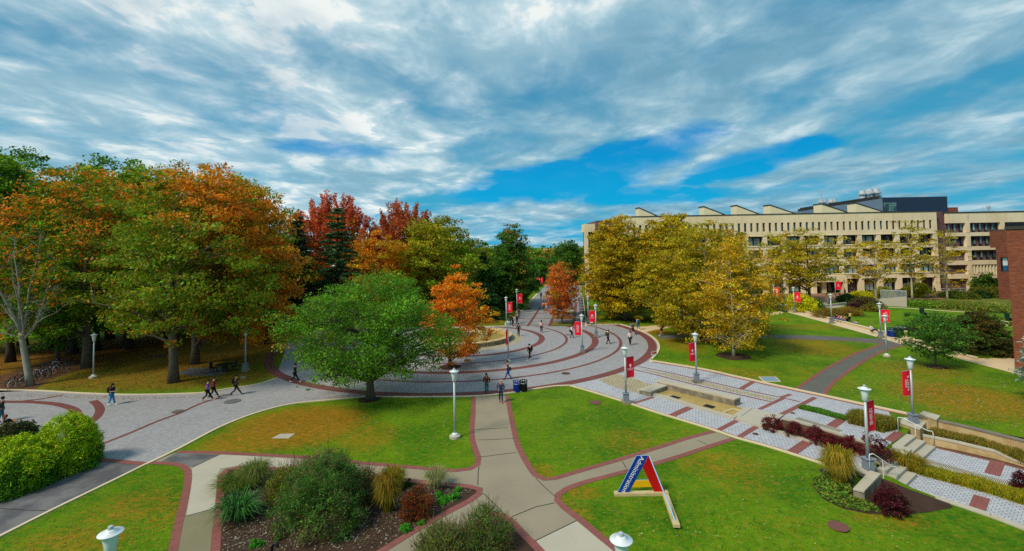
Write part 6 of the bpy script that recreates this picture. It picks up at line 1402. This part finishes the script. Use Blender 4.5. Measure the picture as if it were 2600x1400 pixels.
# ---------------------------------------------------------------- fallen leaves
def litter(name, n, pxpoly, pal, size, seed, label, zf=0.035):
    rng = np.random.default_rng(seed); poly = [Vector((p.x, p.y)) for p in PX(pxpoly)]; xs = [p.x for p in poly]; ys = [p.y for p in poly]; pts = []
    while len(pts) < n:
        q_ = Vector((rng.uniform(min(xs), max(xs)), rng.uniform(min(ys), max(ys))))
        if inside(q_, poly): pts.append((q_.x, q_.y, HT(q_.x, q_.y) + zf))
    pts = np.array(pts); V = leaves(rng, pts, size, 3.0, .7); A = np.array([lin(c) for c in pal])
    o = mesh_np(name, V, 4, A[rng.integers(0, len(A), n)] * rng.uniform(.6, 1.2, (n, 1)), M_LEAF); o['kind'] = 'stuff'; tag(o, label, 'leaves')
litter('fallen_leaves', 16000, [(-20, 985), (220, 992), (430, 994), (600, 975), (700, 950), (700, 860), (500, 850), (200, 855), (-20, 870)], ((176, 104, 40), (150, 84, 34), (196, 140, 70), (120, 70, 34)), .11, 1, 'fallen leaves under the left oaks')
litter('fallen_leaves', 900, [(560, 1095), (940, 1015), (1190, 1015), (1185, 1160), (700, 1140)], ((200, 190, 160), (180, 150, 90), (170, 120, 60)), .07, 2, 'scattered pale leaves on the browned lawn')
litter('fallen_leaves', 900, [(1300, 1010), (1440, 990), (1780, 1090), (1390, 1205)], ((200, 190, 150), (170, 140, 70)), .06, 3, 'scattered pale leaves on the lawn right of the centre path')
litter('fallen_leaves', 1800, [(1440, 1280), (1850, 1130), (2090, 1200), (2300, 1330), (2560, 1400), (1620, 1400)], ((200, 196, 140), (170, 150, 80), (130, 160, 60)), .05, 4, 'scattered leaf bits on the near right lawn')
litter('fallen_leaves', 1500, [(1660, 925), (2010, 985), (2250, 890), (1700, 866)], ((190, 170, 90), (170, 130, 60)), .08, 5, 'scattered leaves on the lawn behind the walkway')
litter('fallen_leaves', 3500, [(2100, 1000), (2260, 905), (2420, 940), (2600, 980), (2600, 1100), (2330, 1050)], ((200, 180, 110), (170, 150, 70), (190, 170, 120)), .08, 6, 'straw coloured leaf bits on the right lawn')
litter('fallen_leaves', 7500, [(570, 1200), (900, 1225), (1120, 1240), (1205, 1245), (960, 1395), (560, 1400)], ((150, 140, 120), (190, 186, 170), (120, 110, 60), (90, 70, 50)), .075, 7, 'pale leaf scraps on the mulch bed')
litter('fallen_leaves', 700, [(1200, 812), (1285, 800), (1285, 826), (1200, 826)], ((196, 120, 40), (200, 150, 50)), .16, 8, 'orange leaves on the verge beside the promenade')
litter('fallen_leaves', 1600, [(150, 1290), (300, 1225), (400, 1185), (455, 1190), (440, 1400), (0, 1400), (0, 1370)], ((190, 160, 80), (160, 120, 50)), .05, 9, 'dry bits on the bottom left lawn')
litter('fallen_leaves', 500, [(0, 1000), (450, 1010), (580, 1000), (560, 1010), (300, 1016), (0, 1006)], ((176, 104, 40), (190, 140, 60)), .08, 10, 'leaves along the left kerb')
litter('fallen_leaves', 350, [(1495, 826), (1575, 827), (1575, 820), (1495, 818)], ((200, 150, 50), (190, 130, 40)), .14, 11, 'leaves on the verge right of the promenade')
# ================================================================ PEOPLE
CLO = {}
def cloth(c):
    if c not in CLO: CLO[c] = mat('cloth_%d' % len(CLO), c, .85, .12, 6, obj=True, bump=0, fine=40)
    return CLO[c]
M_SKIN = mat('skin', (206, 150, 120), .6, .04, obj=True, bump=0); M_SKINB = mat('brown_skin', (140, 92, 68), .6, .04, obj=True, bump=0)
def skin(name, V, E, Rd, m, parent, root=0, sub=1):
    me = bpy.data.meshes.new(name); me.from_pydata([tuple(v) for v in V], E, []); me.materials.append(m)
    o = bpy.data.objects.new(name, me); link(o, parent); md = o.modifiers.new('skin', 'SKIN'); md.use_smooth_shade = True; md.branch_smoothing = .2
    sv = me.skin_vertices[0].data
    for i, r in enumerate(Rd): sv[i].radius = (r, r) if not hasattr(r, '__len__') else r; sv[i].use_root = (i == root)
    s = o.modifiers.new('sub', 'SUBSURF'); s.levels = sub; s.render_levels = sub; return o
def person(label, px, py, face, top=(30, 30, 34), legs=(30, 34, 50), hair=(24, 18, 16), pose='walk', arms='swing', z=0.0, pack=None, sleeve=True, shoes=(24, 24, 26), skinm=None, stride=1.0, H=1.75, long_hair=False, shorts=False, hood=None, bag=None, hood_up=False, group=None, bald=False, lean=.03):
    k = H / 1.75; B = P(px, py, z); root = empty('person', B, face); root.scale = (k, k, k); tag(root, label, 'person', group)
    sm = skinm or M_SKIN
    if pose == 'sit': pz = .14; hipx = 0
    elif pose == 'lie': pz = .14; hipx = 0
    else: pz = .93; hipx = 0
    up = 1.0
    V = []; E = []; Rd = []
    def add(p, r, par=None):
        V.append(Vector(p)); Rd.append(r)
        if par is not None: E.append((par, len(V) - 1))
        return len(V) - 1
    pel = Vector((0, 0, pz)); ln = lean if pose == 'walk' else (-.10 if pose == 'sit' else 0)
    if pose == 'lie': chest = Vector((-.36, 0, .18)); neck = Vector((-.56, 0, .24)); head = Vector((-.72, 0, .34))
    else: chest = pel + Vector((ln * 1.2, 0, .38)); neck = pel + Vector((ln * 2, 0, .56)); head = pel + Vector((ln * 2 + .03, 0, .72))
    a = add(pel, .115); b = add(chest, .135, a); c = add(neck, .055, b); hd = add(head, .085, c); add(head + Vector((.01, 0, .07)), .07, hd)
    s_ = .5 * stride
    arm_l = []; hands = []
    for sd in (1, -1):
        sh = chest + Vector((0, .18 * sd, .10)) if pose != 'lie' else chest + Vector((-.10, .18 * sd, .02))
        if arms == 'swing': el = sh + Vector((-.10 * sd * stride - .02, .06 * sd, -.27)); wr = el + Vector((.12 - .06 * sd * stride, -.01 * sd, -.23))
        elif arms == 'phone': el = sh + Vector((.02, .05 * sd, -.27)); wr = el + Vector((.22, -.09 * sd, .05 if sd > 0 else .02))
        elif arms == 'pockets': el = sh + Vector((-.09, .10 * sd, -.26)); wr = el + Vector((.12, -.10 * sd, -.18))
        elif arms == 'straps': el = sh + Vector((.02, .08 * sd, -.24)); wr = el + Vector((.13, -.10 * sd, .16))
        elif arms == 'back': el = sh + Vector((-.16, .08 * sd, -.20)); wr = el + Vector((-.10, .02 * sd, -.14))
        else: el = sh + Vector((.10, .10 * sd, -.20)); wr = el + Vector((.18, -.08 * sd, -.05))
        if pose == 'lie': el = sh + Vector((.05, .12 * sd, -.06)); wr = el + Vector((.2, -.05 * sd, .0))
        i1 = add(sh, .062, b); i2 = add(el, .042, i1); i3 = add(wr, .028, i2); arm_l.append((sh, el, wr))
        d = (wr - el).normalized(); i4 = add(wr + d * .06, .030, i3); side = Vector((-d.y, d.x, 0)); side = side.normalized() if side.length > .1 else Vector((1, 0, 0))
        hands.append((wr + d * .06, d, side, sd))
    leg_l = []
    for sd in (1, -1):
        hp = pel + Vector((0, .09 * sd, -.04))
        if pose == 'walk':
            f = sd * s_; kn = hp + Vector((.14 * f + .07 * stride, 0, -.41)); an = kn + Vector((.38 * f - (.10 * stride if sd < 0 else 0), 0, -.40 + (.06 if sd < 0 else 0) * stride))
            an.z = max(an.z, .08)
        elif pose == 'stand': kn = hp + Vector((.02, .02 * sd, -.42)); an = Vector((0, .12 * sd, .08))
        elif pose == 'sit': kn = hp + Vector((.40, .06 * sd, .26)); an = Vector((.66, .10 * sd, .08))
        else: kn = hp + Vector((.42, .04 * sd, .06)); an = hp + Vector((.84, .06 * sd, -.02))
        j1 = add(hp, .085, a); j2 = add(kn, .055, j1); j3 = add(an, .038, j2); leg_l.append((hp, kn, an))
    skin('body', V, E, Rd, sm, root)
    hb = MB()
    for c0, d, side, sd in hands:
        up_ = d.cross(side)
        for q_ in range(4):
            o0 = c0 + side * (.026 * (q_ - 1.5) / 1.5); L = (.062, .072, .068, .054)[q_]; hb.tube([o0, o0 + d * L * .55 - up_ * .006, o0 + d * L - up_ * .022], [.010, .009, .007], 5)
        hb.tube([c0 - d * .03 + side * .028 * sd, c0 + side * .05 * sd + d * .01, c0 + side * .052 * sd + d * .035], [.011, .010, .008], 5)
    hb.build('fingers', sm, root, smooth=True)
    # top
    tv = []; te = []; tr_ = []
    def ta(p, r, par=None):
        tv.append(Vector(p)); tr_.append(r)
        if par is not None: te.append((par, len(tv) - 1))
        return len(tv) - 1
    down = (pel - chest).normalized()
    t0 = ta(pel + down * .03, .150); t1 = ta(pel.lerp(chest, .5), .140, t0); t2 = ta(chest + Vector((0, 0, .0)), .158, t1); t3 = ta(chest.lerp(neck, .62), .085, t2)
    for sh, el, wr in arm_l:
        q1 = ta(sh, .082, t2); q2 = ta(el if sleeve else sh.lerp(el, .75), .060, q1)
        if sleeve: ta(el.lerp(wr, .92), .044, q2)
    skin('top', tv, te, tr_, cloth(top), root)
    lv = []; le = []; lr = []
    def la(p, r, par=None):
        lv.append(Vector(p)); lr.append(r)
        if par is not None: le.append((par, len(lv) - 1))
        return len(lv) - 1
    l0 = la(pel, .135)
    for hp, kn, an in leg_l:
        q1 = la(hp, .102, l0); 
        if shorts: la(hp.lerp(kn, .7), .09, q1)
        else: q2 = la(kn, .075, q1); la(kn.lerp(an, .93), .062, q2)
    skin('trousers' if not shorts else 'shorts', lv, le, lr, cloth(legs), root)
    for (hp, kn, an) in leg_l:
        f = MB(); f.ball((an.x + .06, an.y, an.z - .035), (.14, .05, .05), 10, 6); f.build('shoe', cloth(shoes), root, smooth=True)
    if not bald:
        hm = MB(); hm.ball((head.x - .02, head.y, head.z + .045), (.115, .10, .115), 12, 8)
        if long_hair: hm.ball((head.x - .07, head.y, head.z - .10), (.075, .10, .17), 10, 7)
        hm.build('hair', cloth(hair), root, smooth=True)
    fc = MB(); fc.ball((head.x + .10, 0, head.z - .005), (.018, .014, .022), 6, 4); fc.build('nose', sm, root, smooth=True)
    ey = MB()
    for sd in (1, -1): ey.ball((head.x + .088, .032 * sd, head.z + .022), .009, 5, 4)
    ey.build('eyes', M_BLACK, root)
    if hood: hm = MB(); hm.ball((neck.x - .06, 0, neck.z + .02), (.11, .13, .09), 10, 6); hm.build('hood', cloth(hood), root, smooth=True)
    if hood_up: hm = MB(); hm.ball((head.x - .03, 0, head.z + .02), (.125, .125, .15), 12, 8); hm.build('hood', cloth(top), root, smooth=True)
    if pack:
        m_ = MB(); m_.box((chest.x - .24, 0, chest.z - .06), (.20, .32, .46)); m_.build('backpack', cloth(pack), root, bevel=.06)
        m_ = MB()
        for sd in (1, -1): m_.tube([(chest.x - .12, .11 * sd, chest.z + .20), (chest.x + .10, .11 * sd, chest.z + .16), (chest.x + .17, .11 * sd, chest.z - .02), (chest.x + .04, .15 * sd, chest.z - .22)], .018, 5)
        m_.build('straps', cloth(pack), root)
    if bag: m_ = MB(); m_.box((pel.x - .12, -.20, pel.z + .02), (.30, .12, .30)); m_.build('shoulder_bag', cloth(bag), root, bevel=.04)
    if arms == 'phone': w_ = (arm_l[0][2] + arm_l[1][2]) / 2; m_ = MB(); m_.box((w_.x + .10, 0, w_.z + .03), (.03, .08, .15)); m_.build('phone', M_LGREY, root, bevel=.004)
    return root
R_, L_, T_, A_ = 0, math.pi, -math.pi / 2, math.pi / 2      # facing right, left, towards, away
K = (22, 22, 26)
person('person in wide blue trousers with black backpack looking at a phone on the left walk', 283, 1029, R_, K, (30, 130, 190), arms='phone', pack=K, sleeve=False, shoes=(230, 230, 230), long_hair=True, stride=.7)
person('person in a long purple coat walking right on the left walk', 526, 1018, R(10), (120, 70, 150), K, hair=(30, 18, 18), stride=1.3, shoes=(200, 150, 120))
person('person in a maroon top walking beside the purple coat', 541, 1010, R(12), (110, 24, 40), K, stride=1.2)
person('person in brown with a dark backpack striding right near the slate pad', 598, 1004, R(20), (60, 48, 42), (44, 36, 34), pack=K, stride=1.4)
person('person in black with white shoes walking behind the round green tree', 748, 971, R(5), K, K, shoes=(236, 236, 236), stride=1.3)
person('person in a brown jacket and teal jeans walking towards the camera', 1236, 1001, T_, (84, 40, 32), (24, 92, 96), hood=(30, 24, 24), arms='pockets', stride=.5, hair=(20, 14, 14))
person('bald bearded person in a navy sweater and red shoes on the centre path', 1272, 1022, T_ + .1, (42, 54, 96), (20, 44, 84), bald=True, arms='pockets', shoes=(170, 50, 30), stride=.6, H=1.82)
person('person in a grey t-shirt and blue jeans reading in the plaza with a shoulder bag', 1291, 964, R(170), (58, 56, 66), (20, 66, 140), sleeve=False, arms='phone', bag=(96, 84, 60), stride=1.0)
person('person in a black coat with a white hood at the neck crossing the rings', 1346, 915, R(210), K, K, hood=(236, 236, 236), pack=K, stride=.8, shoes=(220, 220, 220))
person('person all in black at the plaza edge near the promenade', 1317, 854, T_, K, K, arms='pockets', stride=.3)
person('person in a pale pink top and black leggings on the plaza', 1375, 845, A_, (226, 196, 184), K, hair=K, stride=.4, long_hair=True)
person('person in a white top with a black shoulder bag beside the OPTIMISM lamp', 1452, 858, R(-30), (226, 226, 230), K, bag=K, stride=.6, long_hair=True)
person('person with a brown backpack and white scarf between the outer rings', 1544, 874, R(-20), (34, 30, 24), K, pack=(62, 56, 40), hood=(232, 226, 200), arms='straps', stride=.7)
person('person in white and black walking away between the outer rings', 1600, 877, R(60), (196, 200, 210), K, stride=.7, bag=K)
person('person with a grey backpack and plum trousers at the outer ring', 1607, 850, R(-40), (60, 60, 70), (66, 44, 60), pack=(120, 124, 136), stride=1.3)
person('person in a pale blue top and blue jeans at the beige path mouth', 1621, 838, A_, (130, 160, 200), (50, 96, 170), pack=(40, 70, 66), shoes=(230, 230, 240), stride=.8)
person('person in a maroon tank top and dark shorts by the asphalt path', 1680, 853, R(190), (150, 40, 56), (40, 24, 30), shorts=True, sleeve=False, arms='phone', pack=(30, 24, 30), shoes=(230, 220, 220), stride=.9)
person('person in black at the left promenade corner, leftmost of three', 1296, 824, R(0), K, K, stride=.4)
person('person in white and black at the left promenade corner, middle of three', 1302, 829, R(60), (210, 214, 226), K, stride=.7, pack=K)
person('person in plum at the left promenade corner, rightmost of three', 1313, 824, R(120), (70, 36, 64), K, stride=.5)
person('person in a dark blue jacket and jeans walking down the promenade', 1318, 809, T_, (30, 40, 70), (50, 84, 130), stride=.5)
person('small distant person in black on the promenade', 1374, 760, T_, K, K, stride=.4)
person('far person in a white and red top under the red tree, left', 1380, 789, T_, (220, 190, 190), (40, 40, 60), sleeve=False)
person('far person in white shorts under the red tree, right', 1387, 789, T_, (226, 170, 160), (200, 200, 210), sleeve=False, shorts=True)
person('person in a navy jacket on the library terrace', 2146, 752, R(100), (40, 60, 110), (34, 40, 70), H=1.8, stride=.7)
person('person in black near the yellow mound on the terrace', 2164, 749, R(180), K, (30, 40, 60), pack=(30, 34, 60), H=1.8)
person('person in pale blue walking past the library columns', 1991, 746, R(0), (150, 170, 200), K, H=1.8)
person('person in a yellow top and white skirt on the concrete walk', 2099, 768, T_, (216, 176, 70), (226, 226, 230), long_hair=True, hair=(60, 30, 20), H=1.85)
person('person in blue sitting on the small concrete walk', 2081, 772, R(180), (90, 110, 170), K, pose='sit', H=1.8)
person('person in dark clothes half hidden by plane leaves on the lawn', 1954, 779, T_, K, K, H=1.8)
person('standing person in black with a yellow backpack above the seated group', 2157, 822, A_, K, K, pack=(190, 170, 90), H=1.85, hair=K, long_hair=True, stride=.3)
for i, (x, y, c, lb) in enumerate(((2122, 812, K, 'black top'), (2128, 814, (220, 120, 110), 'coral top'), (2134, 815, (200, 200, 220), 'white top'), (2142, 817, (200, 110, 100), 'salmon top'), (2150, 819, K, 'black jacket'))):
    person('seated student in a %s, number %s of the row on the seat wall' % (lb, ('first', 'second', 'third', 'fourth', 'fifth')[i]), x, y, R(150), c, (60, 80, 130), pose='sit', arms='rest', H=1.8, group='students seated on the amphitheatre lawn', z=.1)
person('person lying on the lawn in grey beside the seated group', 2168, 823, R(200), (150, 160, 176), (50, 60, 80), pose='lie', H=1.8)
person('person bending low behind the seat wall near the shrub bed', 2092, 804, R(0), (120, 120, 100), K, pose='sit', H=1.7)
person('person in a white shirt sitting alone on the seat wall', 2214, 842, R(-10), (226, 228, 232), (40, 48, 66), pose='sit', arms='rest', z=.28, hair=(120, 100, 80), H=1.85)
person('person in navy standing at the library corner column', 2374, 748, A_, (50, 54, 84), K, H=1.85)
person('person in white beyond the low hedge by the railing', 2411, 750, R(0), (220, 220, 226), K, H=1.7, hair=(30, 20, 20))
person('person in a dark hooded jacket at the left frame edge', 2, 1072, R(20), (56, 58, 60), (60, 100, 110), arms='pockets', H=1.85, stride=.4, hair=K)
def guitar_girl():
    g = person('long brown haired person in black seated by the golden shrub with a round tan drum', 22, 1090, R(10), K, (110, 140, 170), pose='sit', arms='rest', hair=(120, 66, 34), long_hair=True, H=1.8, z=.35)
    b = MB(); b.lathe([(.28, -.04), (.28, .04)], n=22); o = b.build('hand_drum', cloth((190, 150, 120)), None); q_ = P(33, 1074, .6); o.location = q_; o.rotation_euler = (R(78), 0, R(25)); tag(o, 'round tan drum held by the seated person at the left edge', 'drum')
    s = empty('stone_block', P(20, 1092)); tag(s, 'low stone seat behind the dark shrub at the left edge', 'stone'); b = MB(); b.box((0, 0, .2), (1.2, .6, .4)); b.build('block', M_STONED, s, bevel=.03)
guitar_girl()
# ================================================================ BICYCLES
M_SPOKE = mat('spoke_metal', (70, 74, 78), .4, .05, obj=True, bump=0, metal=.5)
def bike_parts(root, fm, detail=True):
    def wheel(x, st=0):
        b = MB(); n = 26
        b.tube([(x + .335 * math.cos(t), 0, .34 + .335 * math.sin(t)) for t in [2 * math.pi * i / n for i in range(n + 1)]], .022, 6, cap=False); w_ = b.build('wheel', M_BLACK, root, smooth=True)
        b = MB(); b.tube([(x + .308 * math.cos(t), 0, .34 + .308 * math.sin(t)) for t in [2 * math.pi * i / n for i in range(n + 1)]], .010, 4, cap=False); b.build('rim', M_SPOKE, w_)
        b = MB()
        for i in range(14): t = 2 * math.pi * i / 14; b.tube([(x, .02 * (-1) ** i, .34), (x + .305 * math.cos(t), 0, .34 + .305 * math.sin(t))], .0035, 3, cap=False)
        b.build('spokes', M_SPOKE, w_)
    wheel(-.52); wheel(.52)
    b = MB(); bb = (-.08, 0, .30); st = (-.20, 0, .82); hd = (.33, 0, .80); hb = (.37, 0, .66)
    for p_, q_ in ((bb, st), (st, hd), (bb, hb), ((-.52, 0, .34), (-.18, 0, .74)), ((-.52, 0, .34), bb), (hd, hb)): b.tube([p_, q_], .019, 6)
    b.tube([hb, (.44, 0, .45), (.52, 0, .34)], .016, 6); b.build('frame', fm, root, smooth=True)
    b = MB(); b.tube([st, (-.22, 0, .90)], .014, 5); b.ball((-.23, 0, .93), (.14, .07, .03), 10, 5); b.build('saddle', M_BLACK, root, smooth=True)
    b = MB(); b.tube([hd, (.31, 0, .95)], .014, 5); b.tube([(.34, .28, .98), (.33, .1, .97), (.31, 0, .96), (.33, -.1, .97), (.34, -.28, .98)], .013, 6); b.build('handlebar', M_BLACK, root, smooth=True)
    b = MB(); b.lathe([(.09, -.008), (.09, .008)], (0, 0, 0), 16); o = b.build('chainring', M_LGREY, root); o.location = (-.08, .04, .30); o.rotation_euler = (R(90), 0, 0)
fmats = [mat('bike_black', (24, 24, 28), .35, .03, obj=True, bump=0), mat('bike_grey', (150, 156, 160), .35, .03, obj=True, bump=0), mat('bike_blue', (24, 50, 96), .35, .03, obj=True, bump=0), mat('bike_green', (60, 80, 60), .35, .03, obj=True, bump=0)]
protos = []
for i, fm in enumerate(fmats):
    r0 = empty('bicycle', (0, 0, 0)); bike_parts(r0, fm); protos.append(r0)
used = set()
def bike(p, ang, k, label, group, tilt=0):
    r0 = protos[k]
    if k in used: r0 = copy_tree(r0)
    used.add(k); r0.location = p; r0.rotation_euler = (tilt, 0, ang); r0.scale = (1.12,) * 3; tag(r0, label, 'bicycle', group)
LB = ['bicycle lying nearest the left frame edge, front of the row', 'second bicycle from the left, leaning behind the first', 'third bicycle in the row, its wheel just left of the bare trunk', 'bicycle directly behind the bare pale trunk', 'bicycle with a grey frame just right of the bare trunk', 'sixth bicycle of the row, right of the grey framed one',
      'middle bicycle of the tight cluster right of the bare trunk', 'eighth bicycle of the row with a dark frame', 'ninth bicycle of the row, close to the rear', 'tenth bicycle of the row beside the last one', 'green grey bicycle at the far right end of the row']
pos = [(38, 986), (52, 976), (66, 970), (84, 966), (95, 961), (103, 958), (111, 955), (119, 951), (128, 946), (138, 941), (156, 940)]
for i, (x, y) in enumerate(pos):
    bike(P(x, y), R([4, 12, 10, 20, -10, 12, -8, 14, 6, 12, 2][i]), [0, 0, 2, 0, 1, 0, 0, 2, 0, 1, 3][i], LB[i], 'bicycles in the row under the left trees', R([-8, 4, 6, -5, 5, 3, -4, 6, 4, -5, 3][i]))
ordn = ['nearest', 'second', 'third', 'fourth', 'fifth', 'sixth', 'seventh', 'eighth', 'ninth', 'tenth', 'eleventh', 'twelfth', 'thirteenth', 'farthest']
for i in range(14):
    t = i / 13; y = 824 - 60 * t ** .8; x = 1488 - 7.5 * t ** .8
    bike(P(x, y), R(5 + 6 * (i % 3)), [0, 0, 2, 0, 3, 0, 0, 1][i % 8], ordn[i] + ' bicycle of the row along the right edge of the promenade', 'bicycles parked along the promenade', R(5 * (-1) ** i))
def hoops():
    for i in range(5):
        x, y = (30 + i * 28, 990 - i * 10); r0 = empty('bike_rack', P(x, y)); tag(r0, ('first', 'second', 'third', 'fourth', 'fifth')[i] + ' steel hoop rack from the left in the left bicycle row', 'bike rack', 'hoop racks of the left bicycle row')
        b = MB(); b.tube([(0, -.35, 0), (0, -.35, .6), (0, -.2, .82), (0, .2, .82), (0, .35, .6), (0, .35, 0)], .025, 6); b.build('hoop', M_LGREY, r0, smooth=True)
hoops()
# ---------------------------------------------------------------- undergrowth that closes the wood
def under():
    rng = np.random.default_rng(99); n = 520; x = rng.uniform(-130, -6, n); y = np.where(x < -35, rng.uniform(80, 112, n), rng.uniform(100, 122, n)); z = rng.uniform(.3, 7, n) ** 1.0
    pts = np.stack([x, y, z], 1); u = np.stack([x / 40, y / 40, z / 7], 1)
    o = crown(rng, pts, u, 46, 2.4, .7, .6, (DG2, G2, DG), (OL2,), patch(97, .8), name='woodland_undergrowth'); o['kind'] = 'stuff'; tag(o, 'dense dark undergrowth deep in the left wood', 'undergrowth')
    n = 700; x = rng.uniform(-50, 34, n); y = rng.uniform(158, 260, n); z = rng.uniform(.3, 9.5, n); pts = np.stack([x, y, z], 1)
    o = crown(rng, pts, np.stack([x / 40, y / 60, z / 7], 1), 36, 3.6, .7, 1.0, (G2, DG2, OL2), (OR2,), patch(98, .9), name='distant_woodland'); o['kind'] = 'stuff'; tag(o, 'distant woodland closing the promenade', 'woodland')
    n = 900; x = rng.uniform(-500, 560, n); y = rng.uniform(330, 420, n); z = rng.uniform(.3, 10, n); pts = np.stack([x, y, z], 1)
    o = crown(rng, pts, np.stack([x / 60, y / 60, z / 7], 1), 22, 8, .6, 2.6, (G2, OL2), (OR2,), patch(96, .9), name='distant_woodland'); o['kind'] = 'stuff'; tag(o, 'far off woods along the horizon', 'woodland')
under()
